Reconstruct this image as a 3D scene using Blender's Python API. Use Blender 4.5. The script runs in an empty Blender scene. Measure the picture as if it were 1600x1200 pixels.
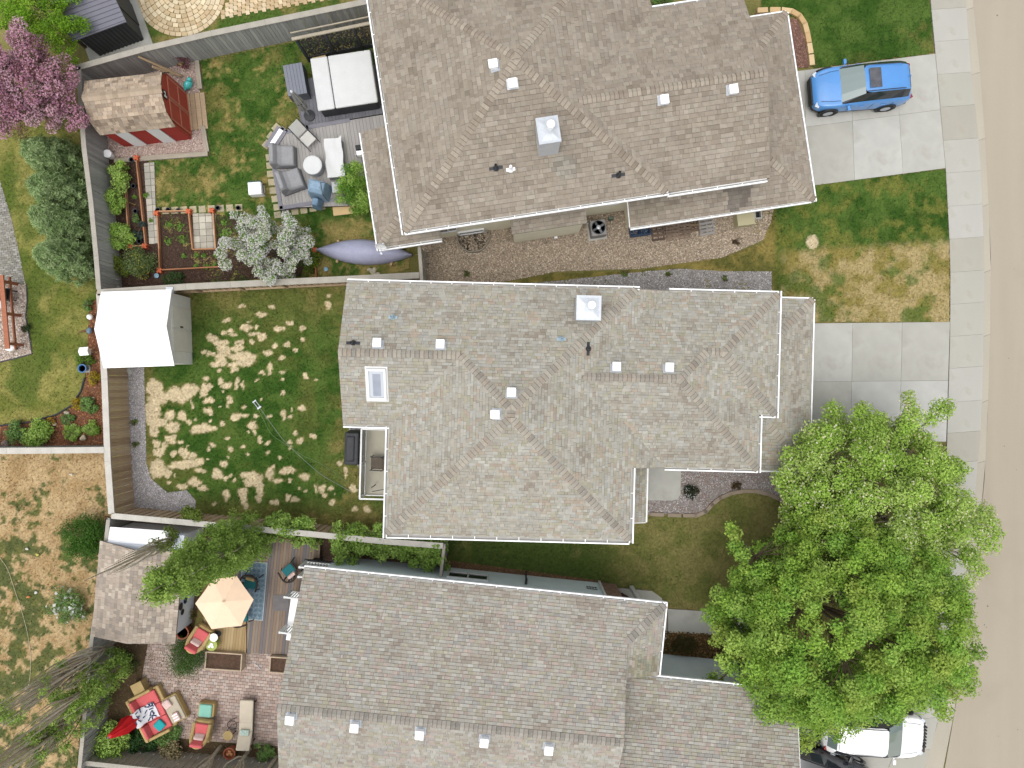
import bpy, math, random
import numpy as np
from mathutils import Vector, Matrix
random.seed(7); RNG = np.random.default_rng(11)
SC = bpy.context.scene
COL = SC.collection
R = math.radians

# ------------------------------------------------------------------ camera, sky, sun, exposure
H, F = 31.7, 1110.0                      # drone height in metres, focal length in photo pixels
cam = bpy.data.cameras.new('camera'); co = bpy.data.objects.new('camera', cam); COL.objects.link(co)
cam.sensor_width = 36.0; cam.lens = F / 1600 * 36; cam.clip_start = 0.5; cam.clip_end = 800
co.location = (0, 0, H); co.rotation_euler = (0, 0, 0); SC.camera = co

SUN_EL, SUN_AZ = 76.0, 214.0             # azimuth clockwise from +Y (image up)
W = bpy.data.worlds.new('World'); SC.world = W; W.use_nodes = True
nt = W.node_tree; bg = nt.nodes['Background']
sky = nt.nodes.new('ShaderNodeTexSky'); sky.sky_type = 'NISHITA'; sky.sun_disc = False
sky.sun_elevation = R(SUN_EL); sky.sun_rotation = R(SUN_AZ); sky.dust_density = 4.0; sky.air_density = 1.0
hs = nt.nodes.new('ShaderNodeHueSaturation'); hs.inputs['Saturation'].default_value = 0.22
nt.links.new(sky.outputs[0], hs.inputs['Color']); nt.links.new(hs.outputs[0], bg.inputs['Color'])
bg.inputs['Strength'].default_value = 0.15
sl = bpy.data.lights.new('sun', 'SUN'); sl.energy = 0.55; sl.angle = R(70); sl.color = (1.0, 0.985, 0.935)
so = bpy.data.objects.new('sun', sl); COL.objects.link(so); so.location = (-20, -30, 60)
sd = Vector((math.sin(R(SUN_AZ)) * math.cos(R(SUN_EL)), math.cos(R(SUN_AZ)) * math.cos(R(SUN_EL)), math.sin(R(SUN_EL))))
so.rotation_euler = sd.to_track_quat('Z', 'Y').to_euler()
SC.view_settings.view_transform = 'Standard'; SC.view_settings.look = 'None'
SC.view_settings.exposure = 0.74; SC.view_settings.gamma = 1.0; SC.view_settings.use_curve_mapping = False
try:
    SC.cycles.max_bounces = 9; SC.cycles.diffuse_bounces = 6; SC.cycles.transparent_max_bounces = 6; SC.cycles.use_denoising = True
except Exception: pass

# ------------------------------------------------------------------ helpers
def U(px, py, z=0.0): k = (H - z) / F; return ((px - 800) * k, (600 - py) * k)
def U3(px, py, z=0.0): x, y = U(px, py, z); return Vector((x, y, z))
def UP(pts, z=0.0): return [U(p[0], p[1], z) for p in pts]
def lin(v):
    v = v / 255.0
    return v / 12.92 if v <= 0.04045 else ((v + 0.055) / 1.055) ** 2.4
def ph(r, g, b, k=1.45): return tuple(min(0.86, lin(c) / k) for c in (r, g, b))   # photo colour -> surface albedo

# numpy value noise
def _h(i, j, s):
    n = (i * 374761393 + j * 668265263 + s * 974634777) & 0xffffffff
    n = ((n ^ (n >> 13)) * 1274126177) & 0xffffffff
    return ((n ^ (n >> 16)) & 0xffff) / 65535.0
def vnoise(x, y, s=0):
    x = np.asarray(x, float) + 1000; y = np.asarray(y, float) + 1000
    i = np.floor(x).astype(np.int64); j = np.floor(y).astype(np.int64); fx = x - i; fy = y - j
    fx = fx * fx * (3 - 2 * fx); fy = fy * fy * (3 - 2 * fy)
    a = _h(i, j, s); b = _h(i + 1, j, s); c = _h(i, j + 1, s); d = _h(i + 1, j + 1, s)
    return (a * (1 - fx) + b * fx) * (1 - fy) + (c * (1 - fx) + d * fx) * fy
def fbm(x, y, sc, s=0, o=4):
    t = 0; a = 0.5; n = 0
    for k in range(o):
        t = t + a * vnoise(np.asarray(x) * sc * 2 ** k, np.asarray(y) * sc * 2 ** k, s + k * 7); n += a; a *= 0.55
    return t / n
def sstep(a, b, x): t = np.clip((x - a) / (b - a), 0, 1); return t * t * (3 - 2 * t)
def mixc(a, b, t): t = np.asarray(t)[..., None]; return np.asarray(a) * (1 - t) + np.asarray(b) * t
def inside(poly, x, y):
    r = np.zeros(x.shape, bool); n = len(poly); j = n - 1
    for i in range(n):
        xi, yi = poly[i]; xj, yj = poly[j]
        c = ((yi > y) != (yj > y)) & (x < (xj - xi) * (y - yi) / ((yj - yi) or 1e-12) + xi)
        r ^= c; j = i
    return r
def area(p): return 0.5 * sum(p[i - 1][0] * p[i][1] - p[i][0] * p[i - 1][1] for i in range(len(p)))
def ccw(p): return list(p) if area(p) > 0 else list(p)[::-1]
def clip(poly, axis, val, keep_ge):
    out = []; n = len(poly)
    for i in range(n):
        a, b = poly[i - 1], poly[i]
        da = (a[axis] - val) * (1 if keep_ge else -1); db = (b[axis] - val) * (1 if keep_ge else -1)
        if (da >= 0) != (db >= 0):
            t = da / (da - db); out.append((a[0] + (b[0] - a[0]) * t, a[1] + (b[1] - a[1]) * t))
        if db >= 0: out.append(b)
    return out
def clip_rect(poly, x0, x1, y0, y1):
    for ax, v, k in ((0, x0, True), (0, x1, False), (1, y0, True), (1, y1, False)):
        if len(poly) < 3: return []
        poly = clip(poly, ax, v, k)
    if len(poly) < 3 or abs(area(poly)) < 2e-4: return []
    return poly

# materials --------------------------------------------------------
MATS = {}
def mat(name, col=(0.5, 0.5, 0.5), rough=0.8, var=0.12, scale=3.0, fine=40.0, bump=0.15, metal=0.0, attr=False,
        ramp=None, spec=0.3, trans=0.0, coat=0.0, stretch=None, alpha=None, dirt=None, tmix=0.0, mulattr=False):
    if name in MATS: return MATS[name]
    m = bpy.data.materials.new(name); m.use_nodes = True; nt = m.node_tree; N = nt.nodes; L = nt.links
    b = N['Principled BSDF']; b.inputs['Roughness'].default_value = rough; b.inputs['Metallic'].default_value = metal
    b.inputs['Specular IOR Level'].default_value = spec; b.inputs['Coat Weight'].default_value = coat
    if trans: b.inputs['Transmission Weight'].default_value = trans
    if alpha is not None: b.inputs['Alpha'].default_value = alpha
    tc = N.new('ShaderNodeTexCoord'); src = tc.outputs['Object']
    if stretch:
        mp = N.new('ShaderNodeMapping'); mp.inputs['Scale'].default_value = stretch; L.new(src, mp.inputs[0]); src = mp.outputs[0]
    if attr:
        at = N.new('ShaderNodeAttribute'); at.attribute_name = 'Col'; base = at.outputs['Color']
    elif ramp:
        oi = N.new('ShaderNodeObjectInfo'); cr = N.new('ShaderNodeValToRGB'); L.new(oi.outputs['Random'], cr.inputs[0])
        els = cr.color_ramp.elements; cr.color_ramp.interpolation = 'LINEAR'
        while len(els) < len(ramp): els.new(0.5)
        for i, c in enumerate(ramp): els[i].position = i / (len(ramp) - 1); els[i].color = (*c, 1)
        base = cr.outputs[0]
        if mulattr:
            at = N.new('ShaderNodeAttribute'); at.attribute_name = 'Col'; vm0 = N.new('ShaderNodeVectorMath'); vm0.operation = 'MULTIPLY'; L.new(base, vm0.inputs[0]); L.new(at.outputs['Color'], vm0.inputs[1]); base = vm0.outputs[0]
    else:
        rgb = N.new('ShaderNodeRGB'); rgb.outputs[0].default_value = (*col, 1); base = rgb.outputs[0]
    def vary(base, sc, amt, det):
        n = N.new('ShaderNodeTexNoise'); n.inputs['Scale'].default_value = sc; n.inputs['Detail'].default_value = det; L.new(src, n.inputs['Vector'])
        mr = N.new('ShaderNodeMapRange'); mr.inputs[1].default_value = 0.25; mr.inputs[2].default_value = 0.75
        mr.inputs[3].default_value = 1 - amt; mr.inputs[4].default_value = 1 + amt; L.new(n.outputs[0], mr.inputs[0])
        vm = N.new('ShaderNodeVectorMath'); vm.operation = 'SCALE'; L.new(base, vm.inputs[0]); L.new(mr.outputs[0], vm.inputs['Scale'])
        return vm.outputs[0], n
    n2 = None
    if var:
        base, _ = vary(base, scale, var, 5); base, n2 = vary(base, fine, var * 0.8, 2)
    if dirt:                                # (colour, noise scale, threshold): stains with their own shape
        n = N.new('ShaderNodeTexNoise'); n.inputs['Scale'].default_value = dirt[1]; n.inputs['Detail'].default_value = 6; L.new(tc.outputs['Object'], n.inputs['Vector'])
        mr = N.new('ShaderNodeMapRange'); mr.inputs[1].default_value = dirt[2]; mr.inputs[2].default_value = dirt[2] + 0.18; mr.inputs[4].default_value = 0.75; L.new(n.outputs[0], mr.inputs[0])
        mx = N.new('ShaderNodeMix'); mx.data_type = 'RGBA'; L.new(mr.outputs[0], mx.inputs[0]); L.new(base, mx.inputs[6]); mx.inputs[7].default_value = (*dirt[0], 1); base = mx.outputs[2]
    L.new(base, b.inputs['Base Color'])
    if bump and n2:
        bp = N.new('ShaderNodeBump'); bp.inputs['Strength'].default_value = bump; bp.inputs['Distance'].default_value = 0.02
        L.new(n2.outputs[0], bp.inputs['Height']); L.new(bp.outputs[0], b.inputs['Normal'])
    if tmix:
        tr = N.new('ShaderNodeBsdfTranslucent'); L.new(base, tr.inputs['Color']); ms = N.new('ShaderNodeMixShader'); ms.inputs[0].default_value = tmix
        L.new(b.outputs[0], ms.inputs[1]); L.new(tr.outputs[0], ms.inputs[2]); L.new(ms.outputs[0], N['Material Output'].inputs['Surface'])
    MATS[name] = m; return m

# mesh builder -----------------------------------------------------
def rotm(rx=0, ry=0, rz=0): return Matrix.Rotation(R(rz), 3, 'Z') @ Matrix.Rotation(R(ry), 3, 'Y') @ Matrix.Rotation(R(rx), 3, 'X')
class MB:
    def __init__(s, col=(1, 1, 1)): s.v = []; s.f = []; s.c = []; s.col = col
    def add(s, vs, fs, col=None):
        o = len(s.v); s.v.extend([tuple(v) for v in vs]); s.f.extend([tuple(i + o for i in f) for f in fs]); s.c.extend([col or s.col] * len(vs)); return s
    def cbox(s, c, d, rz=0, rx=0, ry=0, col=None, taper=1.0):
        m = rotm(rx, ry, rz); vs = []
        for z in (-.5, .5):
            t = taper if z > 0 else 1
            for x, y in ((-.5, -.5), (.5, -.5), (.5, .5), (-.5, .5)): vs.append(m @ Vector((x * d[0] * t, y * d[1] * t, z * d[2])) + Vector(c))
        return s.add(vs, [(3, 2, 1, 0), (4, 5, 6, 7), (0, 1, 5, 4), (1, 2, 6, 5), (2, 3, 7, 6), (3, 0, 4, 7)], col)
    def box(s, x0, x1, y0, y1, z0, z1, col=None): return s.cbox(((x0 + x1) / 2, (y0 + y1) / 2, (z0 + z1) / 2), (x1 - x0, y1 - y0, z1 - z0), col=col)
    def prism(s, poly, z0, z1, col=None):
        p = ccw([(q[0], q[1]) for q in poly]); n = len(p)
        return s.add([(x, y, z0) for x, y in p] + [(x, y, z1) for x, y in p],
                     [tuple(range(n))[::-1], tuple(range(n, 2 * n))] + [(i, (i + 1) % n, n + (i + 1) % n, n + i) for i in range(n)], col)
    def sheet(s, poly, z, col=None): p = ccw(poly); return s.add([(x, y, z) for x, y in p], [tuple(range(len(p)))], col)
    def tube(s, pts, rad, n=6, col=None, cap=True):
        pts = [Vector(p) for p in pts]; rs = rad if hasattr(rad, '__len__') else [rad] * len(pts); vs = []; fs = []
        for i, p in enumerate(pts):
            d = (pts[min(i + 1, len(pts) - 1)] - pts[max(i - 1, 0)]); d = d.normalized() if d.length > 1e-9 else Vector((0, 0, 1))
            a = d.cross(Vector((0, 0, 1)) if abs(d.z) < 0.9 else Vector((1, 0, 0))).normalized(); b = d.cross(a)
            for k in range(n): t = 2 * math.pi * k / n; vs.append(p + (a * math.cos(t) + b * math.sin(t)) * rs[i])
        for i in range(len(pts) - 1):
            for k in range(n): fs.append((i * n + k, i * n + (k + 1) % n, (i + 1) * n + (k + 1) % n, (i + 1) * n + k))
        if cap: fs.append(tuple(range(n))[::-1]); fs.append(tuple(range((len(pts) - 1) * n, len(pts) * n)))
        return s.add(vs, fs, col)
    def lathe(s, prof, n=16, c=(0, 0, 0), col=None):
        vs = []; fs = []
        for r, z in prof:
            for k in range(n): t = 2 * math.pi * k / n; vs.append((c[0] + r * math.cos(t), c[1] + r * math.sin(t), c[2] + z))
        for i in range(len(prof) - 1):
            for k in range(n): fs.append((i * n + k, i * n + (k + 1) % n, (i + 1) * n + (k + 1) % n, (i + 1) * n + k))
        fs.append(tuple(range(n))[::-1]); fs.append(tuple(range((len(prof) - 1) * n, len(prof) * n)))
        return s.add(vs, fs, col)
    def blob(s, c, d, seed=0, rough=0.15, col=None, nu=12, nv=8):
        vs = []; fs = []; rr = random.Random(seed); ph_ = [rr.uniform(0, 6) for _ in range(6)]
        for j in range(nv + 1):
            a = math.pi * j / nv
            for i in range(nu):
                t = 2 * math.pi * i / nu
                k = 1 + rough * (math.sin(2 * t + ph_[0] + a) + math.sin(3 * t + ph_[1]) * math.sin(2 * a + ph_[2])) * 0.6
                vs.append((c[0] + d[0] / 2 * math.sin(a) * math.cos(t) * k, c[1] + d[1] / 2 * math.sin(a) * math.sin(t) * k, c[2] - d[2] / 2 * math.cos(a) * k))
        for j in range(nv):
            for i in range(nu): fs.append((j * nu + i, j * nu + (i + 1) % nu, (j + 1) * nu + (i + 1) % nu, (j + 1) * nu + i))
        return s.add(vs, fs, col)
    def mesh(s, name, m=None, smooth=False):
        me = bpy.data.meshes.new(name); me.from_pydata(s.v, [], s.f); me.update()
        ca = me.color_attributes.new('Col', 'FLOAT_COLOR', 'POINT')
        ca.data.foreach_set('color', np.concatenate([np.array(s.c, float).reshape(-1, 3), np.ones((len(s.c), 1))], 1).ravel())
        if smooth: me.polygons.foreach_set('use_smooth', [True] * len(me.polygons))
        if m: me.materials.append(m)
        return me
    def build(s, name, m, parent=None, smooth=False, bevel=0, loc=None, **k):
        o = bpy.data.objects.new(name, s.mesh(name, m, smooth)); COL.objects.link(o)
        if parent: o.parent = parent
        if loc: o.location = loc
        if bevel:
            b = o.modifiers.new('bevel', 'BEVEL'); b.width = bevel; b.segments = 2; b.limit_method = 'ANGLE'
        return tag(o, **k)
def np_mesh(name, v, nper, cols, m, parent=None, **k):          # v (N*nper,3): N separate faces of nper corners
    n = len(v) // nper; me = bpy.data.meshes.new(name)
    me.vertices.add(len(v)); me.vertices.foreach_set('co', v.astype(np.float32).ravel())
    me.loops.add(len(v)); me.loops.foreach_set('vertex_index', np.arange(len(v), dtype=np.int32))
    me.polygons.add(n); me.polygons.foreach_set('loop_start', np.arange(0, len(v), nper, dtype=np.int32))
    me.update(calc_edges=True)
    ca = me.color_attributes.new('Col', 'FLOAT_COLOR', 'POINT'); c = np.ones((len(v), 4)); c[:, :3] = np.repeat(cols, nper, 0)
    ca.data.foreach_set('color', c.astype(np.float32).ravel()); me.materials.append(m)
    o = bpy.data.objects.new(name, me); COL.objects.link(o)
    if parent: o.parent = parent
    return tag(o, **k)
def tag(o, label=None, cat=None, group=None, kind=None):
    if label: o['label'] = label
    if cat: o['category'] = cat
    if group: o['group'] = group
    if kind: o['kind'] = kind
    return o
def thing(name, label, cat, px, py, z=0.0, rot=0.0, group=None, world=None):
    o = bpy.data.objects.new(name, None); COL.objects.link(o); o.empty_display_size = 0.2
    x, y = world if world else U(px, py, z)
    o.location = (x, y, z); o.rotation_euler = (0, 0, R(rot)); return tag(o, label, cat, group)
def inst(name, me, parent, loc, rot=None, mw=None):
    o = bpy.data.objects.new(name, me); COL.objects.link(o); o.parent = parent
    if mw is not None: o.matrix_basis = mw
    else:
        o.location = loc
        if rot is not None: o.rotation_euler = rot
    return o
def copy_tree(o, parent=None):
    c = o.copy(); COL.objects.link(c); c.parent = parent
    for ch in list(o.children): copy_tree(ch, c)
    return c

# shared materials
M_shingle = mat('asphalt_shingle', attr=True, rough=0.95, var=0.10, scale=6, fine=90, bump=0.3, spec=0.15)
M_white = mat('white_metal', ph(240, 240, 238), rough=0.45, var=0.04, bump=0.0)
M_vent = mat('white_vent', (0.84, 0.84, 0.84), rough=0.4, var=0.03, bump=0.0)
M_galv = mat('galvanised', ph(205, 210, 216), rough=0.4, metal=0.3, var=0.08, scale=8, bump=0.0)
M_dark = mat('black_plastic', (0.018, 0.019, 0.02), rough=0.5, var=0.1, bump=0.05)
M_char = mat('charcoal', (0.035, 0.036, 0.04), rough=0.6, var=0.15, bump=0.05)
M_glass = mat('dark_glass', (0.02, 0.025, 0.03), rough=0.06, var=0, bump=0, spec=0.8)
M_leaf = mat('leaf', attr=True, rough=0.6, var=0, bump=0, spec=0.25, tmix=0.42)
M_bark = mat('bark', attr=True, rough=0.95, var=0.2, scale=8, fine=60, bump=0.4)
M_attr = mat('painted', attr=True, rough=0.7, var=0.06, bump=0.05)
M_ground = mat('ground_attr', attr=True, rough=1.0, var=0.22, scale=9, fine=55, bump=0.5, spec=0.05)
M_peb = mat('pebble', attr=True, rough=0.85, var=0.1, fine=60, bump=0.1, spec=0.2)
M_conc = mat('concrete', ramp=[ph(184, 182, 172), ph(192, 191, 183), ph(198, 197, 191)], rough=0.9, var=0.09, scale=1.3, fine=70, bump=0.15, spec=0.2, dirt=(ph(168, 165, 155), 0.9, 0.54))
M_conc2 = mat('sidewalk_concrete', ramp=[ph(178, 174, 161), ph(186, 184, 173), ph(190, 188, 180)], dirt=(ph(168, 162, 146), 1.4, .58), rough=0.9, var=0.06, scale=1.0, fine=60, bump=0.15, spec=0.2, stretch=(1, 0.25, 1))
M_wood = mat('grey_fence_wood', ramp=[ph(160, 160, 156), ph(176, 176, 172), ph(192, 191, 186)], rough=0.9, var=0.14, scale=4, fine=30, bump=0.3, stretch=(6, 6, 0.6))
M_brownwood = mat('brown_fence_wood', ramp=[ph(178, 152, 124), ph(196, 170, 140), ph(210, 188, 158)], rough=0.9, var=0.16, scale=4, fine=30, bump=0.3, stretch=(6, 6, 0.6))
M_capw = mat('weathered_cap', ph(205, 200, 190), rough=0.85, var=0.13, scale=2, fine=25, bump=0.2)
M_capg = mat('grey_cap', ph(178, 172, 160), rough=0.85, var=0.13, scale=2, fine=25, bump=0.2)
M_soil = mat('soil', ph(98, 78, 66), rough=1, var=0.3, scale=5, fine=30, bump=0.8, spec=0.05)

# ================================================================== SETTING: ground, lawns, paving, road
gm = mat('far_ground', ph(128, 124, 74), rough=1, var=0.3, scale=0.4, fine=20, bump=0.4, spec=0.05, dirt=(ph(165, 140, 95), 0.25, 0.5))
MB().sheet([(-150, -150), (150, -150), (150, 150), (-150, 150)], -0.03).build('ground', gm, kind='structure', label='bare ground under and around the yards', cat='ground')

GREEN, LUSH, OLIVE, DRY, TAN = (np.array(ph(*c)) for c in ((84, 108, 48), (60, 90, 34), (116, 114, 62), (154, 138, 86), (218, 200, 164)))
def lawn(name, label, poly_px, fn, cell=0.07, z=0.012, dens=170, blade=0.075, zpx=0.0):
    poly = UP(poly_px, zpx); xs = [p[0] for p in poly]; ys = [p[1] for p in poly]
    gx = np.arange(min(xs), max(xs) + cell, cell); gy = np.arange(min(ys), max(ys) + cell, cell)
    X, Y = np.meshgrid(gx, gy); C = np.clip(fn(X, Y), 0.004, 0.8)
    jx = X + (RNG.random(X.shape) - .5) * cell * .7; jy = Y + (RNG.random(X.shape) - .5) * cell * .7
    Z = z + 0.02 * (fbm(X, Y, 2.2, 3) - 0.5) + RNG.random(X.shape) * 0.012
    ins = inside(poly, (X[:-1, :-1] + cell / 2), (Y[:-1, :-1] + cell / 2)); r, c = np.nonzero(ins); w = X.shape[1]
    i = r * w + c; quads = np.stack([i, i + 1, i + w + 1, i + w], 1)
    used = np.unique(quads); rem = np.full(X.size, -1); rem[used] = np.arange(len(used)); quads = rem[quads]
    me = bpy.data.meshes.new(name); me.vertices.add(len(used))
    me.vertices.foreach_set('co', np.stack([jx.ravel()[used], jy.ravel()[used], Z.ravel()[used]], 1).astype(np.float32).ravel())
    me.loops.add(quads.size); me.loops.foreach_set('vertex_index', quads.astype(np.int32).ravel())
    me.polygons.add(len(quads)); me.polygons.foreach_set('loop_start', np.arange(0, quads.size, 4, dtype=np.int32)); me.update(calc_edges=True)
    ca = me.color_attributes.new('Col', 'FLOAT_COLOR', 'POINT'); cc = np.ones((len(used), 4))
    cc[:, :3] = C.reshape(-1, 3)[used] * (0.86 + 0.28 * RNG.random((len(used), 1))); ca.data.foreach_set('color', cc.astype(np.float32).ravel())
    me.materials.append(M_ground); o = bpy.data.objects.new(name, me); COL.objects.link(o); tag(o, label, 'lawn', kind='structure')
    n = int(abs(area(poly)) * dens)
    if n:
        bx = RNG.uniform(min(xs), max(xs), n * 3); by = RNG.uniform(min(ys), max(ys), n * 3); k = inside(poly, bx, by); bx = bx[k][:n]; by = by[k][:n]; n = len(bx)
        col = np.clip(fn(bx, by), 0.004, 0.8) * (0.72 + 0.6 * RNG.random((n, 1))); a = RNG.uniform(0, 2 * np.pi, n); l = blade * RNG.uniform(.5, 1.3, n); wd = 0.012 + 0.012 * RNG.random(n)
        up = RNG.uniform(.35, .95, n); dx, dy = np.cos(a), np.sin(a); base = np.stack([bx, by, np.full(n, z)], 1)
        s = np.stack([-dy * wd, dx * wd, 0 * wd], 1); tip = base + np.stack([dx * l * np.sqrt(1 - up ** 2), dy * l * np.sqrt(1 - up ** 2), l * up], 1)
        np_mesh('grass_blades', np.stack([base - s, base + s, tip], 1).reshape(-1, 3), 3, col, M_leaf, o, kind='stuff')
    return o
def base_mix(X, Y, a, b, sc, s, lo=.35, hi=.65): return mixc(a, b, sstep(lo, hi, fbm(X, Y, sc, s)))

# --- patchy back lawn of the middle house (bare patches traced in a 3.902x crop of x 210.., y 560..)
PATCH = [(530,20,30,20),(680,20,55,25),(610,65,20,14),(445,125,18,12),(515,75,12,12),(525,140,15,15),(560,165,30,18),(630,150,14,25),(670,165,8,28),(755,130,10,8),(780,92,18,10),(830,60,14,22),(830,95,14,10),(895,78,16,9),(900,138,14,5),(1047,103,10,9),(1103,132,10,7),(910,212,14,10),(120,180,40,45),(150,240,60,35),(270,225,65,45),(340,195,45,30),(425,190,22,35),(455,170,15,20),(460,255,28,18),(350,280,8,25),(455,322,24,20),(525,305,8,6),(582,250,14,22),(575,290,6,10),(665,297,14,9),(768,245,8,10),(110,330,40,60),(215,345,30,28),(295,350,25,25),(325,385,15,12),(370,368,6,6),(465,380,8,6),(140,390,50,25),(230,420,40,30),(410,430,55,28),(485,425,18,15),(540,398,10,14),(620,355,24,20),(665,345,30,10),(740,357,18,10),(825,350,16,8),(722,412,24,25),(735,455,10,12),(908,345,12,30),(950,352,14,12),(963,313,7,12),(1023,300,20,11),(122,445,24,30),(225,495,32,25),(285,512,14,12),(135,522,20,18),(320,535,6,6),(570,482,18,9),(475,525,22,14),(455,557,10,10),(765,495,12,22),(815,515,16,10),(665,535,14,14),(695,455,6,6),(585,555,16,18),(577,603,6,10),(690,585,8,6),(815,572,10,12),(982,455,10,9),(1005,502,24,20),(937,513,14,14),(950,548,6,12),(1088,475,13,14),(885,600,9,8),(155,575,32,28),(185,540,14,25),(240,575,20,16),(305,578,26,26),(355,598,18,16),(395,630,28,18),(300,650,75,22),(330,635,40,20),(455,618,8,6),(550,645,18,16),(140,675,45,50),(205,700,20,24),(405,685,32,14),(250,710,5,8),(505,710,28,30),(560,735,16,12),(580,710,10,10),(610,742,10,14),(215,755,14,12),(370,755,36,25),(420,797,28,14),(295,785,28,20),(560,835,16,25),(485,890,14,10),(680,715,30,20),(735,735,45,40),(700,760,30,20),(665,815,30,25),(665,860,18,25),(680,900,14,16),(770,800,20,40),(760,855,14,18),(850,660,12,10),(830,700,22,35),(880,740,30,14),(935,685,42,20),(945,745,12,12),(1040,725,28,20),(855,880,26,13),(930,848,12,14),(985,860,25,15),(1010,790,8,8),(1040,805,10,8),(1100,775,8,14),(1105,815,6,16),(1140,790,22,22),(1200,785,14,14),(1160,835,16,14),(1222,832,7,7),(1205,878,18,16),(1345,920,18,18),(1420,925,20,18),(1255,635,14,14),(1290,690,10,30),(1330,790,18,25),(545,205,8,6),(405,235,6,6),(130,280,20,20),
 (660,-10,80,22),(480,-120,30,18),(530,-95,40,14),(560,-45,30,22),(640,-60,26,16),(730,-150,40,9),(800,-40,16,8),(470,-30,20,14),(760,-270,26,9),(900,-180,16,8),(700,-230,14,6),(420,-40,14,10),(600,-140,20,8),(1180,-330,16,22),(1190,-380,18,12),(526,-19,30,20),(624,-58,27,20),(682,-187,27,20),(780,-128,20,17),(780,-265,23,13),(877,-175,20,13),(1022,-187,17,13),(546,-156,20,13),(702,0,37,20),(604,39,27,17),(526,-70,23,17),(858,-78,17,13),(936,-89,13,13),(944,-214,17,10),(819,-39,20,13),(643,-97,23,13),(585,-167,17,13),(460,-31,20,17),(487,39,23,13),(741,-187,13,10),(721,-97,17,13),(897,0,17,13),(983,-46,13,10),(565,-234,20,10),(663,-312,23,10),(838,-319,17,10),(1034,-117,13,13)]
def f_back(X, Y):
    px = X * F / H + 800; py = 600 - Y * F / H
    wx = (fbm(X, Y, 4.0, 21, 3) - .5) * 9; wy = (fbm(X, Y, 4.0, 22, 3) - .5) * 9
    c = base_mix(X, Y, LUSH, GREEN, 1.6, 5); c = mixc(c, OLIVE, 0.5 * sstep(.55, .78, fbm(X, Y, .55, 6)))
    edge = np.maximum(sstep(540, 455, py) * .6, sstep(770, 815, py) * .9); edge = np.maximum(edge, sstep(498, 530, px) * .7 * sstep(.3, .6, fbm(X, Y, 1.5, 9)))
    edge = np.maximum(edge, sstep(250, 230, px) * .8)
    c = mixc(c, mixc(OLIVE, DRY, sstep(.45, .7, fbm(X, Y, 1.8, 8))), edge)
    d = np.full(X.shape, 9.0)
    for zx, zy, rx, ry in PATCH:
        d = np.minimum(d, ((px + wx - 210 - zx / 3.902) / (rx / 3.7)) ** 2 + ((py + wy - 560 - zy / 3.902) / (ry / 3.7)) ** 2)
    d = d + (fbm(X, Y, 9, 31, 2) - .5) * .8
    c = mixc(c, mixc(OLIVE, DRY, .5 + 0 * d), .55 * sstep(2.3, 1.1, d))
    return mixc(c, TAN * (0.82 + .36 * fbm(X, Y, 6, 4)[..., None]), sstep(1.45, .8, d))
lawn('lawn', 'patchy green back lawn with bare straw patches behind the middle house', [(225, 572), (300, 560), (298, 452), (560, 445), (660, 445), (700, 560), (700, 850), (600, 838), (304, 806), (306, 782), (292, 766), (262, 770), (236, 748), (229, 725)], f_back, cell=0.06, dens=230)

def f_nyard(X, Y):
    c = base_mix(X, Y, LUSH, GREEN, 2.0, 15); c = mixc(c, OLIVE, .8 * sstep(.5, .68, fbm(X, Y, 1.1, 16)))
    c = mixc(c, DRY * 1.2, .8 * sstep(.5, .72, fbm(X, Y, 4.5, 17, 3) * .5 + .5 * fbm(X, Y, .9, 18)))
    py = 600 - Y * F / H; px = X * F / H + 800
    return mixc(c, DRY, .9 * sstep(335, 360, py) * sstep(.4, .6, fbm(X, Y, 1.4, 19)))
lawn('lawn', 'mottled green lawn between the red barn shed and the grey deck', [(314, 95), (480, 62), (600, 60), (640, 200), (640, 420), (560, 440), (340, 450), (235, 330), (236, 252), (328, 244), (318, 140)], f_nyard)
lawn('lawn', 'short grass strip beside the curved beige paving above the grey fence', [(195, 0), (210, 70), (225, 80), (330, 58), (600, -5), (600, -60), (190, -60)], lambda X, Y: base_mix(X, Y, GREEN, DRY, 1.2, 12), dens=120)
def f_west(X, Y):
    c = base_mix(X, Y, np.array(ph(116, 122, 58)), np.array(ph(150, 145, 82)), 1.1, 41); return mixc(c, np.array(ph(84, 104, 44)), .8 * sstep(.5, .68, fbm(X, Y, .6, 43)))
lawn('lawn', 'yellow-green lawn curving past the dark green junipers', [(-60, 190), (128, 180), (150, 440), (152, 470), (140, 500), (138, 560), (133, 590), (128, 610), (112, 634), (88, 648), (0, 664), (-60, 664)], f_west)
def f_sw(X, Y):
    px = X * F / H + 800; py = 600 - Y * F / H
    c = base_mix(X, Y, np.array(ph(196, 170, 128)), np.array(ph(178, 150, 108)), 2.2, 51)
    g = sstep(.53, .60, .55 * fbm(X, Y, 1.5, 53) + .45 * fbm(X, Y, 4.5, 57, 3) + .07 * sstep(740, 1000, py) - .2 * sstep(800, 705, py) + .04 * sstep(120, 20, px) + .16 * (fbm(X, Y, .5, 58) - .5))
    return mixc(c, base_mix(X, Y, np.array(ph(98, 106, 56)), np.array(ph(72, 90, 48)), 3, 54), g * .9)
lawn('lawn', 'dry straw coloured lawn with green weeds in the lower corner', [(-80, 706), (166, 706), (172, 800), (170, 900), (150, 1000), (130, 1100), (110, 1290), (-80, 1290)], f_sw)
lawn('lawn', 'dense dark green front lawn above the blue car', [(1190, -70), (1450, -70), (1453, 0), (1459, 83), (1270, 107), (1262, 60), (1248, 28), (1190, 22)], lambda X, Y: mixc(base_mix(X, Y, LUSH * .95, GREEN, 1.2, 61), OLIVE, .7 * sstep(.55, .75, fbm(X, Y, .9, 62))))
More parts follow.
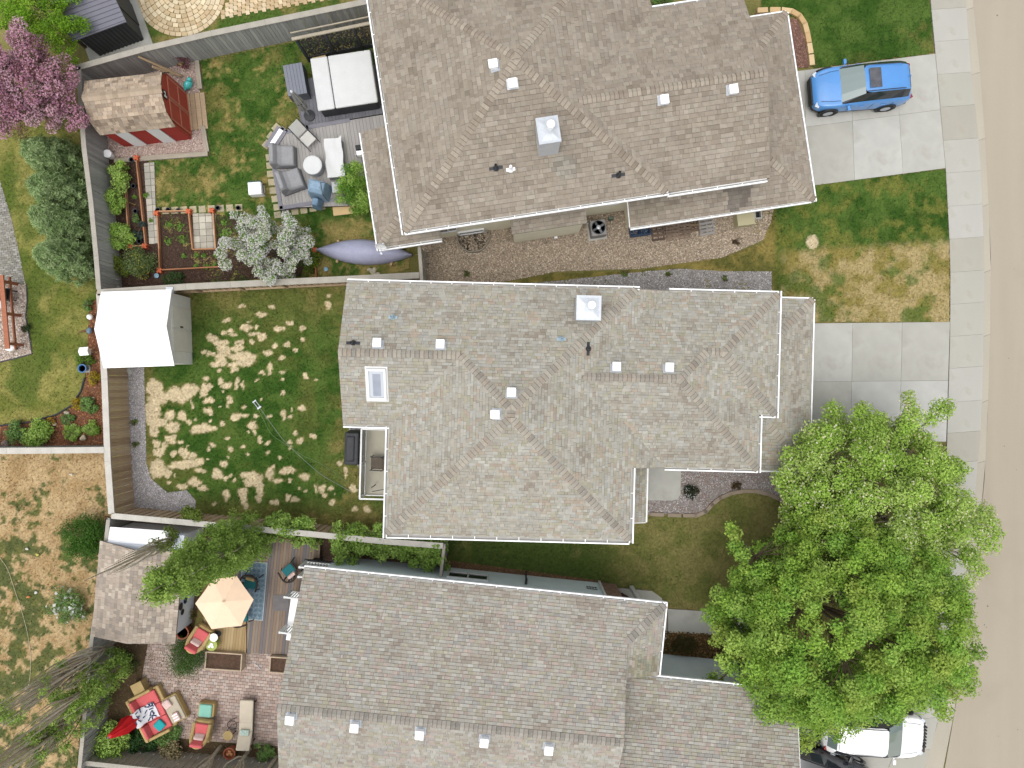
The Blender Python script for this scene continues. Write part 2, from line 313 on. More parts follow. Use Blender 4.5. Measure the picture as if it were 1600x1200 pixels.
def f_front(X, Y):
    px = X * F / H + 800; py = 600 - Y * F / H
    c = base_mix(X, Y, LUSH * .9, GREEN, 1.1, 71); c = mixc(c, np.array(ph(122, 124, 60)), .8 * sstep(.46, .68, .5 * fbm(X, Y, 3.2, 72, 3) + .5 * fbm(X, Y, .9, 79)))
    dryy = base_mix(X, Y, np.array(ph(142, 130, 72)), np.array(ph(176, 158, 112)), 1.9, 73); dryy = mixc(dryy, GREEN, .75 * sstep(.5, .68, fbm(X, Y, 1.3, 74)))
    c = mixc(c, dryy, sstep(384, 402, py + (px - 1213) * .06 + (fbm(X, Y, 2, 75) - .5) * 14) * sstep(1205, 1240, px))
    spot = ((px - 1269) / 9.) ** 2 + ((py - 379) / 11.) ** 2 + (fbm(X, Y, 6, 76) - .5); c = mixc(c, TAN * .95, sstep(1.3, .7, spot))
    return mixc(c, base_mix(X, Y, np.array(ph(150, 134, 76)), np.array(ph(108, 104, 56)), 1.8, 78), .9 * sstep(1216, 1206, px))
lawn('lawn', 'front lawn half green half dried out between the two driveways', [(1160, 345), (1195, 380), (1120, 405), (1000, 422), (860, 428), (770, 446), (1000, 446), (1205, 460), (1225, 490), (1268, 503), (1484, 502), (1484, 400), (1478, 264), (1272, 290), (1205, 300)], f_front)
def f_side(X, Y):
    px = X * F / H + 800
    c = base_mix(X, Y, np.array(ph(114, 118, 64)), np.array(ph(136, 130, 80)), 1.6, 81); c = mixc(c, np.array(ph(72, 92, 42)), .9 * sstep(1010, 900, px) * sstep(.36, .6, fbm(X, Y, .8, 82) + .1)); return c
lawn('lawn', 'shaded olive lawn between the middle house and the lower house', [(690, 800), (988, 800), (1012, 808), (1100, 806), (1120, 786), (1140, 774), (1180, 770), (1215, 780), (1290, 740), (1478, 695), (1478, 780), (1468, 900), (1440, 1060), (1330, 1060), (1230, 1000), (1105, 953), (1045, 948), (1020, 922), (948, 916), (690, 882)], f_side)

# --- soil and mulch beds
def bed(name, label, poly_px, z, cols, dens=260, size=(0.02, 0.05), flat=0.5, zb=0.008, cat='gravel', mound=0.0):
    poly = UP(poly_px, z); m = MB(col=tuple(np.mean(np.array([ph(*c) for c in cols]), 0) * .8)); m.sheet(poly, z + zb)
    o = m.build(name, M_ground, label=label, cat=cat, kind='structure')
    n = int(abs(area(poly)) * dens); xs = [p[0] for p in poly]; ys = [p[1] for p in poly]
    x = RNG.uniform(min(xs), max(xs), n * 4); y = RNG.uniform(min(ys), max(ys), n * 4); k = inside(poly, x, y); x = x[k][:n]; y = y[k][:n]; n = len(x)
    r = RNG.uniform(size[0], size[1], n); pal = np.array([ph(*c) for c in cols]); c = pal[RNG.integers(0, len(pal), n)] * RNG.uniform(.7, 1.25, (n, 1))
    a = RNG.uniform(0, 6.28, n); e = RNG.uniform(.55, 1, n); ca, sa = np.cos(a), np.sin(a)
    def P(u, v, w): return np.stack([x + r * (ca * u - sa * v * e), y + r * (sa * u + ca * v * e), z + zb + r * flat * w + .001], 1)
    t = P(RNG.uniform(-.3, .3, n), RNG.uniform(-.3, .3, n), RNG.uniform(.8, 1.3, n)); q = [P(1, 0, .35), P(0, 1, .3), P(-1, 0, .35), P(0, -1, .3)]; g = [P(.8, 0, -.3), P(0, .8, -.3), P(-.8, 0, -.3), P(0, -.8, -.3)]
    tri = [np.stack([q[i], q[(i + 1) % 4], t], 1) for i in range(4)] + [np.stack([g[i], g[(i + 1) % 4], q[i]], 1) for i in range(4)]
    np_mesh('pebbles', np.concatenate(tri, 0).reshape(-1, 3), 3, np.concatenate([c] * 8, 0), M_peb, o, kind='stuff'); return o
TANS = [(200, 182, 160), (182, 164, 142), (214, 200, 180), (162, 146, 126), (136, 122, 106), (190, 172, 150)]
GREYS = [(172, 170, 168), (194, 190, 188), (140, 138, 138), (210, 206, 204), (158, 150, 146)]
bed('gravel_bed', 'tan pebble strip along the beige side wall of the upper house', [(658, 340), (1215, 290), (1205, 345), (1192, 375), (1130, 402), (1000, 420), (870, 424), (770, 444), (740, 446), (658, 446)], .012, TANS, dens=560, size=(.022, .045))
bed('gravel_bed', 'grey crushed stone strip against the upper edge of the middle house', [(1010, 424), (1060, 420), (1130, 424), (1205, 424), (1207, 470), (740, 470), (752, 448), (860, 440)], .016, GREYS, dens=560, size=(.018, .035))
bed('gravel_bed', 'grey gravel strip along the brown fence of the patchy lawn', [(196, 560), (225, 572), (229, 725), (236, 748), (262, 770), (292, 766), (306, 782), (304, 806), (196, 806)], .016, GREYS + [(206, 200, 204)], dens=560, size=(.018, .038))
bed('gravel_bed', 'pinkish gravel pad around the red barn shed', [(140, 100), (305, 92), (312, 140), (322, 238), (180, 250), (150, 246)], .02, [(206, 184, 170), (190, 162, 150), (220, 205, 196), (160, 130, 118)], dens=520, size=(.018, .036))
bed('gravel_bed', 'cream stone bed beside the red timber railing', [(-60, 452), (40, 444), (42, 460), (41, 490), (45, 520), (51, 552), (0, 565), (-60, 570)], .02, [(214, 198, 182), (196, 174, 158), (228, 216, 206), (160, 140, 128)], dens=420, size=(.025, .055))
bed('gravel_bed', 'grey and pink gravel bed by the front entry of the middle house', [(985, 733), (1240, 733), (1240, 784), (1215, 778), (1180, 766), (1140, 770), (1120, 782), (1098, 802), (1012, 804), (985, 804)], .012, GREYS + [(170, 140, 124), (150, 120, 106)], dens=560, size=(.018, .038))
bed('gravel_bed', 'small gravel patch beneath the covered grill and the balcony', [(545, 668), (610, 668), (610, 765), (575, 765), (563, 735), (548, 705)], .022, GREYS, dens=480, size=(.018, .035))
bed('mulch_bed', 'reddish bark mulch bed with stones below the yellow-green lawn', [(-60, 668), (0, 666), (90, 650), (114, 636), (130, 612), (135, 590), (140, 470), (160, 470), (170, 704), (-60, 704)], .016, [(158, 104, 72), (128, 82, 58), (180, 128, 92), (98, 68, 52), (110, 84, 70)], dens=420, size=(.02, .05), flat=.35, cat='mulch')
bed('mulch_bed', 'brown mulch around the front corner inside the curved edging', [(1180, 20), (1246, 30), (1258, 62), (1264, 106), (1200, 106)], .016, [(138, 104, 92), (112, 84, 74), (160, 124, 108)], dens=420, size=(.02, .045), flat=.35, cat='mulch')
bed('mulch_bed', 'dark leaf mulch beside the concrete walk of the lower house', [(1030, 985), (1110, 990), (1200, 1000), (1200, 1030), (1030, 1030)], .016, [(120, 92, 60), (92, 70, 50), (150, 118, 76), (80, 78, 44)], dens=380, size=(.025, .06), flat=.4, cat='mulch')
bed('soil_bed', 'bare brown soil strip between the vines and the lower house wall', [(400, 826), (495, 832), (700, 846), (700, 898), (490, 880), (395, 846)], .012, [(112, 90, 78), (92, 74, 64), (128, 104, 90)], dens=300, size=(.015, .035), flat=.5, cat='soil')
bed('soil_bed', 'dark vegetable garden soil inside the timber edging', [(150, 236), (232, 252), (246, 332), (352, 336), (480, 400), (470, 432), (330, 440), (160, 452)], .012, [(84, 66, 56), (70, 54, 46), (104, 84, 72)], dens=420, size=(.015, .04), flat=.6, cat='soil')
bed('soil_bed', 'brown planting soil around the seating in the lower yard', [(165, 806), (400, 826), (395, 850), (320, 905), (300, 990), (330, 1160), (445, 1165), (450, 1300), (110, 1300), (150, 1000)], .010, [(110, 88, 70), (92, 72, 58), (128, 106, 84), (104, 98, 62)], dens=260, size=(.015, .04), flat=.5, cat='soil')
bed('soil_bed', 'shaded soil and dry leaves below the lower house eave', [(690, 874), (945, 908), (945, 930), (690, 905)], .02, [(126, 96, 72), (150, 118, 88), (100, 80, 60)], dens=350, size=(.015, .04), flat=.4, cat='soil')

# --- concrete: driveways, sidewalk, road
def slabs(name, label, quads, z, m, piece='concrete_slab', th=0.1, gap=0.006, cat='driveway', base=True):
    allp = [U(*p) for q in quads for p in q]; cx = sum(p[0] for p in allp) / len(allp); cy = sum(p[1] for p in allp) / len(allp)
    root = MB(col=ph(150, 144, 130))
    for q in quads: root.prism([(x - cx, y - cy) for x, y in UP(q)], z - th, z - 0.022)
    root = root.build(name, M_ground, loc=(cx, cy, 0), label=label, cat=cat, kind='structure')
    for q in quads:
        p = UP(q); mx = sum(a[0] for a in p) / len(p); my = sum(a[1] for a in p) / len(p); o = []
        for x, y in p:
            d = Vector((x - mx, y - my)); d = d * (1 - gap / d.length) if d.length else d; o.append((d.x, d.y))
        MB().prism(o, -0.03, 0).build(piece, m, root, loc=(mx - cx, my - cy, z + random.uniform(-.002, .002)), bevel=0.006)
    return root
def lerp(a, b, t): return (a[0] + (b[0] - a[0]) * t, a[1] + (b[1] - a[1]) * t)
def gridq(A, B, C, D, us, vs):             # A top-left, B top-right, C bottom-right, D bottom-left
    P = lambda u, v: lerp(lerp(A, B, u), lerp(D, C, u), v)
    return [[P(us[i], vs[j]), P(us[i + 1], vs[j]), P(us[i + 1], vs[j + 1]), P(us[i], vs[j + 1])] for i in range(len(us) - 1) for j in range(len(vs) - 1)]
slabs('driveway', 'pale concrete driveway of the middle house', gridq((1180, 506), (1484, 503), (1478, 690), (1180, 692), [0, .24, .5, .755, 1], [0, .49, 1]), .03, M_conc)
slabs('driveway', 'concrete driveway under the blue car', gridq((1240, 112), (1461, 84), (1477, 263), (1240, 294), [0, .08, .40, .72, 1], [0, .49, 1]), .03, M_conc)
slabs('driveway', 'concrete driveway of the lower house under the parked cars', gridq((1215, 1085), (1425, 1080), (1385, 1300), (1215, 1300), [0, .5, 1], [0, .4, 1]), .03, M_conc)
slabs('walkway', 'concrete walk to the lower house entry', [[(950, 917), (1018, 923), (1034, 934), (1042, 952), (1042, 1000), (940, 990)], [(1043, 951), (1106, 955), (1200, 962), (1200, 1000), (1105, 991), (1043, 988)]], .03, M_conc, cat='walkway')
slabs('entry_pad', 'smooth concrete pad with a rounded corner at the middle house entry', [[(985, 715), (1064, 715), (1063, 772), (1059, 779), (1050, 782), (985, 781)]], .08, M_conc, th=.12, cat='walkway')
LX = [(-120, 1445), (0, 1453), (85, 1461), (265, 1477), (400, 1484), (510, 1484), (620, 1481), (720, 1478), (800, 1476), (900, 1468), (1000, 1450), (1100, 1425), (1200, 1388), (1330, 1330)]
MX = [(-120, 1498), (0, 1508), (100, 1515), (250, 1531), (400, 1537), (550, 1536), (650, 1533), (725, 1527), (800, 1520), (900, 1508), (1000, 1493), (1100, 1472), (1200, 1446), (1330, 1400)]
RX = [(-120, 1508), (0, 1519), (100, 1530), (250, 1541), (400, 1548), (520, 1547), (650, 1543), (750, 1538), (850, 1528), (950, 1516), (1075, 1498), (1200, 1476), (1330, 1440)]
def ip(T, y): return float(np.interp(y, [t[0] for t in T], [t[1] for t in T]))
js = [-120, -34, 16, 66, 117, 168, 220, 271, 323, 374, 426, 476, 526, 576, 629, 677, 724, 774, 824, 874, 924, 974, 1024, 1074, 1124, 1174, 1224, 1330]
def strip(T0, T1, js, tilt=4):
    return [[(ip(T0, a), a), (ip(T1, a), a - tilt), (ip(T1, b), b - tilt), (ip(T0, b), b)] for a, b in zip(js[:-1], js[1:])]
slabs('sidewalk', 'concrete sidewalk curving along the street', strip(LX, MX, js), .05, M_conc2, gap=.004, cat='sidewalk')
slabs('gutter_pan', 'narrow concrete gutter between sidewalk and street', strip(MX, RX, js[::2] + [1330]), .022, mat('gutter_concrete', ph(186, 178, 162), rough=.9, var=.08, scale=1, fine=50, bump=.15, stretch=(1, .2, 1)), gap=.006, cat='gutter')
ys_ = list(range(-700, 1901, 50)); rd = [(ip(RX, y), y) for y in ys_]
rd = [(x - max(0, (y - 1330)) * .35, y) for x, y in rd]
M_road = mat('road', ph(180, 169, 152), rough=.92, var=.05, scale=1.1, fine=120, bump=.2, spec=.15, dirt=(ph(172, 163, 144), .35, .52), stretch=(1, .09, 1))
MB().sheet(UP(rd + [(2400, 1900), (2400, -700)]), .006).build('road', M_road, label='tan-grey residential street surface', cat='road', kind='structure')
m = MB(col=(.12, .1, .085))
for x, y, s in ((1558, 24, 1.6), (1569, 697, 1.1), (1588, 734, .8), (1543, 947, 1.6), (1538, 976, 1.2), (1541, 980, 1), (1560, 1150, .8), (1590, 1140, 1), (1576, 560, .8), (1585, 420, .7)):
    c = U(x, y); m.blob((c[0], c[1], .01), (.05 * s, .04 * s, .012), seed=x, nu=6, nv=4)
m.build('debris', M_ground, label='specks of leaf litter on the street', cat='debris', kind='stuff')
# curved block edging, top right bed
e = [(1181, 18), (1200, 17), (1220, 17), (1236, 19), (1248, 26), (1256, 38), (1260, 52), (1263, 68), (1266, 86), (1268, 104)]
ed = thing('garden_edging', 'sandy yellow block edging curving round the upper front bed', 'edging', 1250, 60)
c0 = Vector((*U(1250, 60), 0)); me_ = MB().cbox((0, 0, .06), (.46, .22, .12)).mesh('edging_block', mat('edge_block', ramp=[ph(222, 190, 142), ph(206, 172, 124), ph(230, 204, 160)], var=.1))
P = [U3(*p) for p in e]
for a, b in zip(P[:-1], P[1:]):
    d = b - a; n = max(1, round(d.length / .5))
    for i in range(n): inst('edging_block', me_, ed, a + d * ((i + .5) / n) - c0, (0, 0, math.atan2(d.y, d.x)))
ed = thing('garden_edging', 'curved concrete edging between the entry gravel and the shaded lawn', 'edging', 1100, 790)
c0 = Vector((*U(1100, 790), 0)); me_ = MB().cbox((0, 0, .05), (.6, .16, .1)).mesh('edging_block', mat('edge_block2', ramp=[ph(158, 142, 124), ph(172, 156, 138)], var=.12))
P = [U3(*p) for p in [(1012, 803), (1040, 804), (1066, 805), (1088, 805), (1102, 799), (1112, 788), (1124, 778), (1140, 771), (1160, 767), (1180, 767), (1200, 772), (1216, 779), (1234, 790)]]
for a, b in zip(P[:-1], P[1:]):
    d = b - a; inst('edging_block', me_, ed, (a + b) / 2 - c0, (0, 0, math.atan2(d.y, d.x)))

# --- paved areas
def paving(name, label, poly_px, bw, bh, rot, cols, z=.03, gap=.012, individual=False, cat='paving', jit=.1, org=(0, 0)):
    poly = UP(poly_px); cx = sum(p[0] for p in poly) / len(poly); cy = sum(p[1] for p in poly) / len(poly); a = R(rot); ca, sa = math.cos(a), math.sin(a)
    loc = [((x - cx) * ca + (y - cy) * sa, -(x - cx) * sa + (y - cy) * ca) for x, y in poly]
    root = MB(col=tuple(np.mean([ph(*c) for c in cols], 0) * .45)).sheet(loc, z - .02).build(name, M_ground, loc=(cx, cy, 0), label=label, cat=cat, kind='structure'); root.rotation_euler = (0, 0, a)
    x0 = min(p[0] for p in loc); x1 = max(p[0] for p in loc); y0 = min(p[1] for p in loc); y1 = max(p[1] for p in loc); m = MB(); j = 0; y = y0
    while y < y1:
        x = x0 - (bw / 2 if j % 2 and not individual else 0)
        while x < x1:
            q = clip_rect(loc, x + gap / 2, x + bw - gap / 2, y + gap / 2, y + bh - gap / 2)
            if q and abs(area(q)) > bw * bh * .15:
                c = tuple(np.array(ph(*random.choice(cols))) * random.uniform(1 - jit, 1 + jit)); zz = z + random.uniform(-.004, .004)
                if individual: MB(col=c).prism(q, z - .04, zz).build('paving_stone', M_peb, root)
                else: m.prism(q, z - .04, zz, col=c)
            x += bw
        y += bh; j += 1
    if not individual: m.build('paving_stones', M_peb, root, kind='stuff')
    return root
paving('patio', 'rosy clay paver patio in the lower yard', [(232, 1003), (300, 992), (470, 1010), (470, 1168), (330, 1158), (252, 1150), (225, 1100), (222, 1060)], .2, .14, -5.8, [(200, 176, 164), (186, 162, 150), (206, 186, 174), (178, 158, 148), (194, 178, 168)])
paving('patio', 'fine grey paver walk at the edge of the yellow-green lawn', [(-60, 270), (0, 280), (18, 340), (34, 410), (40, 443), (-60, 452)], .2, .1, 8, [(158, 154, 148), (146, 142, 136), (168, 164, 158)], z=.03)
paving('garden_path', 'square pale pavers between the vegetable beds', [(302, 334), (338, 334), (338, 388), (304, 389)], .29, .29, 3, [(190, 182, 166), (176, 170, 156), (200, 194, 178)], individual=True, gap=.02, z=.065)
paving('garden_path', 'column of pale pavers beside the long narrow planting bed', [(226, 256), (242, 254), (244, 320), (250, 380), (234, 382)], .27, .29, 4, [(190, 184, 170), (176, 172, 160)], individual=True, gap=.02, z=.065)
def stones(label, pts, w, h, rot, cols):
    root = thing('stepping_stones', label, 'stepping stones', *pts[0]); root['kind'] = 'structure'; b = Vector((*U(*pts[0]), 0))
    mm = mat('step_stone', ramp=[ph(*c) for c in cols], var=.12, scale=5); me = MB().cbox((0, 0, .015), (w, h, .05)).mesh('paving_stone', mm)
    for p in pts: inst('paving_stone', me, root, U3(*p) - b, (0, 0, R(rot + random.uniform(-3, 3))))
stones('row of square stepping stones along the left side of the grey deck', [(421, 246), (422, 259), (423, 272), (425, 285), (427, 298), (430, 311), (433, 324), (434, 336)], .3, .28, 6, [(196, 184, 150), (178, 168, 140)])
stones('row of square stepping stones along the lower side of the grey deck', [(447, 333), (461, 330), (475, 328), (489, 325), (503, 322)], .3, .33, 8, [(196, 184, 150), (178, 168, 140)])
stones('three stepping stones at the cut corner of the grey deck', [(417, 226), (424, 213), (432, 200)], .34, .3, 50, [(186, 178, 156), (196, 184, 160)])
stones('row of square stepping stones along the edge of the vegetable garden', [(245 + i * 14.3, 330 - i * .6) for i in range(10)], .3, .3, 4, [(206, 188, 136), (190, 172, 126), (196, 184, 150)])
# curved beige paving at top
root = thing('patio', 'circular beige block patio above the grey fence', 'paving', 300, -10); root['kind'] = 'structure'; b0 = Vector((*U(300, -10), 0)); m = MB()
MB(col=ph(150, 124, 92)).sheet([(q[0] - b0.x, q[1] - b0.y) for q in UP([(200, -60), (200, 0), (222, 26), (262, 42), (300, 40), (320, 24), (350, 32), (470, 0), (560, -30), (560, -60)])], .012).build('joint_sand', M_ground, root)
for k in range(9):
    r = .35 + k * .2; n = max(6, int(6.28 * r / .26))
    for i in range(n):
        a = 6.283 * i / n; c = (U3(282, -14) - b0) + Vector((r * math.cos(a), r * math.sin(a), .03))
        m.cbox(c, (.18, .24, .05), rz=math.degrees(a), col=tuple(np.array(ph(*random.choice([(222, 200, 164), (208, 184, 146), (232, 214, 180)]))) * random.uniform(.9, 1.1)))
for i in range(34):
    for j in range(9):
        c = U3(330 + i * 6.4, -30 + j * 7.2 - i * 1.15 + (3 if i % 2 else 0)) - b0
        if (c + b0 - U3(282, -14)).length > 2.15 and -30 + j * 7.2 - i * 1.15 < 36 - (i * 1.35): m.cbox(c + Vector((0, 0, .03)), (.17, .19, .05), rz=10, col=tuple(np.array(ph(*random.choice([(222, 198, 160), (206, 180, 142), (230, 210, 176)]))) * random.uniform(.9, 1.1)))
m.build('paving_stones', M_peb, root, kind='stuff')

# ================================================================== HOUSES
class Frame:
    def __init__(s, deg): s.a = R(deg); s.c = math.cos(s.a); s.s = math.sin(s.a)
    def uv(s, px, py, z): x, y = U(px, py, z); return (x * s.c + y * s.s, -x * s.s + y * s.c)
class Plane:                                # z = z0 + p * (distance from the eave line)
    def __init__(s, u0, v0, du, dv, z0, p): s.u0, s.v0, s.du, s.dv, s.z0, s.p = u0, v0, du, dv, z0, p
    def z(s, u, v): return s.z0 + s.p * ((u - s.u0) * s.du + (v - s.v0) * s.dv)
CAPMESH = {}
class House:
    def __init__(s, label, deg, base_px, pal, cappal, exp=.145):
        s.exp = exp; s.stains = []
        s.fr = Frame(deg); s.o = thing('house', label, 'house', *base_px, rot=deg); s.c = s.fr.uv(*base_px, 0.0)
        s.roof = bpy.data.objects.new('roof', None); COL.objects.link(s.roof); s.roof.parent = s.o
        s.pal = [np.array(ph(*c)) for c in pal]; s.mean = np.mean(s.pal, 0); s.sh = MB(); s.deck = MB(); s.faces = []; s.gut = []; s.seed = abs(hash(label)) % 97 if False else len(label)
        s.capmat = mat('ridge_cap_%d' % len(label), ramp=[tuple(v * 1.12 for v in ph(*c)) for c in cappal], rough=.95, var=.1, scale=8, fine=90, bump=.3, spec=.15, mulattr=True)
    def L(s, u, v, z=0): return Vector((u - s.c[0], v - s.c[1], z))
    def face(s, poly, pl, under=.16):
        exp = s.exp
        poly = ccw(poly); s.faces.append((poly, pl))
        n = len(poly); top = [s.L(u, v, pl.z(u, v)) for u, v in poly]
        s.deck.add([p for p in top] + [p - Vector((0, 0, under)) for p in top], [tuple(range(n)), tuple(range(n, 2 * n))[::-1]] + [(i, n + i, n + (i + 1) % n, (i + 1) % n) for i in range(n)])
        # shingle courses: a = along the eave, b = up the slope (plan distance)
        du, dv = pl.du, pl.dv; au, av = dv, -du
        ab = ccw([((u - pl.u0) * au + (v - pl.v0) * av, (u - pl.u0) * du + (v - pl.v0) * dv) for u, v in poly])
        k = 1 / math.sqrt(1 + pl.p ** 2); st = exp * k; rr = random.Random(s.seed + len(s.faces) * 13)
        b0 = min(p[1] for p in ab); b1 = max(p[1] for p in ab); j = 0; b = b0 - .03
        nrm = Vector((-pl.p * du, -pl.p * dv, 1)).normalized()
        while b < b1:
            row = clip(clip(ab, 1, b, True), 1, b + st, False)
            if len(row) >= 3:
                a0 = min(p[0] for p in row); a1 = max(p[0] for p in row); a = a0 - rr.uniform(0, .3)
                while a < a1:
                    w = rr.choice((.1, .13, .16, .2, .24, .3)) * (.35 + .65 * exp / .145); q = clip_rect(row, a, a + w - rr.choice((.003, .003, .009)), b, b + st - rr.choice((.006, .010, .013)))  # gap above each course bares the dark deck as a painted-in butt shadow line
                    if q:
                        hh = rr.choice((.006, .007, .016, .018)); cu = (a + w / 2); 
                        t = float(vnoise(cu * 1.15 + 7 * len(s.faces), b * 1.6, s.seed)); t2 = rr.random()
                        i = int(np.clip((t * .75 + t2 * .55 - .12) * len(s.pal), 0, len(s.pal) - 1)); c = (s.pal[i] * .64 + s.mean * .36) * rr.uniform(.92, 1.08) * (1.0 if hh < .01 else 1.06)
                        vs = []; su = pl.u0 + cu * au + b * du; sv = pl.v0 + cu * av + b * dv
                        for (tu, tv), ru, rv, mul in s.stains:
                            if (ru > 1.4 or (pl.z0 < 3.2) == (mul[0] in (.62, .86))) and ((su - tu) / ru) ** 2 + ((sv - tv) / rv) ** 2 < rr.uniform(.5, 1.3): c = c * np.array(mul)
                        for qa, qb in q:
                            u = pl.u0 + qa * au + qb * du; v = pl.v0 + qa * av + qb * dv
                            vs.append(s.L(u, v, pl.z(u, v)) + nrm * (.003 + hh * (1 - (qb - b) / st) + .002))
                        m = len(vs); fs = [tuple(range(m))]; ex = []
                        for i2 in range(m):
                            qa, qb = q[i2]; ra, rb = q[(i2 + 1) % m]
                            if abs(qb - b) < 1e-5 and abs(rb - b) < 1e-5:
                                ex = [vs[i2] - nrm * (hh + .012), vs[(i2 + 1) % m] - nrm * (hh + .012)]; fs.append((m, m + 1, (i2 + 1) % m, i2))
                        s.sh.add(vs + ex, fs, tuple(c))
                    a += w
            b += st; j += 1
    def z_at(s, u, v):
        zz = [pl.z(u, v) for p, pl in s.faces if inside(p, np.array([u]), np.array([v]))[0]]; return max(zz) if zz else None
    def hit(s, px, py):                     # camera ray against the roof planes
        best = None
        for p, pl in s.faces:
            z = 4.5
            for _ in range(30): u, v = s.fr.uv(px, py, z); z += (pl.z(u, v) - z) * .8
            u, v = s.fr.uv(px, py, z)
            if inside(p, np.array([u]), np.array([v]))[0] and (best is None or z > best[2]): best = (u, v, z, pl)
        return best
    def cap(s, p0, p1, n0, n1, exp=.168):    # hip / ridge cap shingles; n0, n1: the two planes
        a = s.L(*p0, n0.z(*p0)); b = s.L(*p1, n0.z(*p1))
        if b.z < a.z: a, b = b, a
        d = (b - a); ln = d.length; x = d.normalized(); N = [Vector((-q.p * q.du, -q.p * q.dv, 1)).normalized() for q in (n0, n1)]
        up = (N[0] + N[1]).normalized(); y = up.cross(x).normalized(); up = x.cross(y)
        ang = round(math.degrees(math.acos(max(-1, min(1, N[0].dot(N[1]))))) / 2); key = (ang, s.capmat.name)
        if key not in CAPMESH:
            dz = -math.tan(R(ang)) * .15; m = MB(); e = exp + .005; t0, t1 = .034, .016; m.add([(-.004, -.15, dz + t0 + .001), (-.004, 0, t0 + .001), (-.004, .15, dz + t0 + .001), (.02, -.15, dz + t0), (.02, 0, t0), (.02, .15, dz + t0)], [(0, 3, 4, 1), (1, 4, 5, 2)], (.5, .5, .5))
            m.add([(0, -.15, dz + t0), (0, 0, t0), (0, .15, dz + t0), (e, -.15, dz + t1), (e, 0, t1), (e, .15, dz + t1), (0, -.15, dz - .01), (0, 0, -.01), (0, .15, dz - .01), (e, -.15, dz - .01), (e, .15, dz - .01)],
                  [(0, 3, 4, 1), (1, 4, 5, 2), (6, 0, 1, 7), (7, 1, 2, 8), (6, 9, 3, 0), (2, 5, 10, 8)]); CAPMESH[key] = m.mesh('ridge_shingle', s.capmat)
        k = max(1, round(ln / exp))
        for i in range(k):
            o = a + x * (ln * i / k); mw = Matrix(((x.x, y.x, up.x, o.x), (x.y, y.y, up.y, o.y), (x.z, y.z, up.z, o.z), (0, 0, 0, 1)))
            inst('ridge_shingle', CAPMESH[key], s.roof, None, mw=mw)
    def gutter(s, p0, p1, z, hang=False, inner=(.30, .29, .27), w=.125):
        a = s.L(*p0, z); b = s.L(*p1, z); d = (b - a).normalized(); o = Vector((d.y, -d.x, 0)); m = MB(col=(.82, .82, .81))   # outward = right of travel
        def bar(off0, off1, z0, z1, col=None):
            q = [a + o * off0, a + o * off1, b + o * off1, b + o * off0]
            m.add([p + Vector((0, 0, z0)) for p in q] + [p + Vector((0, 0, z1)) for p in q], [(3, 2, 1, 0), (4, 5, 6, 7), (0, 1, 5, 4), (1, 2, 6, 5), (2, 3, 7, 6), (3, 0, 4, 7)], col)
        bar(-.02, .012, -.19, -.012); bar(.012, w - .03, -.13, -.10, inner); bar(w - .03, w, -.13, -.005); bar(w - .05, w - .03, -.03, -.008)
        n = int((b - a).length / .8)
        for i in range(1, n):
            p = a + (b - a) * (i / n); m.cbox(p + o * (w / 2) + Vector((0, 0, -.012)), (.03, w, .012), rz=math.degrees(math.atan2(d.y, d.x)), col=(.82, .82, .81))
        m.build('gutter', M_attr, s.o)
    def rake(s, p0, p1, pl, col=(.8, .8, .79), h=.2, w=.03):
        a = s.L(*p0, pl.z(*p0)); b = s.L(*p1, pl.z(*p1)); d = (b - a); o = Vector((d.y, -d.x, 0)).normalized() * w
        vs = [a, b, b + o, a + o]; MB(col=col).add([v + Vector((0, 0, -.01)) for v in vs] + [v - Vector((0, 0, h)) for v in vs], [(0, 1, 2, 3), (7, 6, 5, 4), (0, 4, 5, 1), (1, 5, 6, 2), (2, 6, 7, 3), (3, 7, 4, 0)]).build('rake_trim', M_attr, s.o)
    def wall(s, poly, z1, m, name='wall', z0=0.0): return MB().prism([(u - s.c[0], v - s.c[1]) for u, v in poly], z0 - .1 if z0 == 0 else z0, z1).build(name, m, s.o)
    def finish(s):
        s.deck.build('roof_deck', mat('roof_felt', ph(92, 87, 80), rough=.95), s.roof)  # deck coloured dark so the course gaps read as shadow lines
        s.sh.build('shingles', M_shingle, s.roof, kind='stuff')
    def on(s, px, py):                      # position and downhill direction at a roof pixel
        u, v, z, pl = s.hit(px, py); return s.L(u, v, z), pl, math.degrees(math.atan2(-pl.dv, -pl.du))
    def box_vent(s, px, py, rz=None):
        p, pl, r = s.on(px, py); r = r if rz is None else rz; m = MB(); sl = math.degrees(math.atan(pl.p))
        e = bpy.data.objects.new('roof_vent', None); COL.objects.link(e); e.parent = s.o; e.location = p; e.rotation_euler = (0, 0, R(r))
        MB().cbox((-.03, 0, .03), (.36, .42, .02), ry=sl).build('flashing', M_galv, e)
        MB().cbox((0, 0, .14), (.25, .26, .2), taper=.8).build('throat', M_vent, e)
        MB().cbox((.03, 0, .26), (.34, .32, .1), ry=4).build('hood', M_vent, e, bevel=.025)
    def pipe_vent(s, px, py, m, wide=True):
        p, pl, r = s.on(px, py); sl = math.degrees(math.atan(pl.p))
        e = bpy.data.objects.new('vent_pipe', None); COL.objects.link(e); e.parent = s.o; e.location = p; e.rotation_euler = (0, 0, R(r))
        MB().cbox((0, 0, .025), (.12, .52 if wide else .34, .025), ry=sl).build('flashing', m, e, bevel=.005)
        MB().lathe([(.12, 0), (.075, .1), (.055, .14), (.055, .42), (.04, .42), (.04, .3)], 12).build('pipe', m, e)
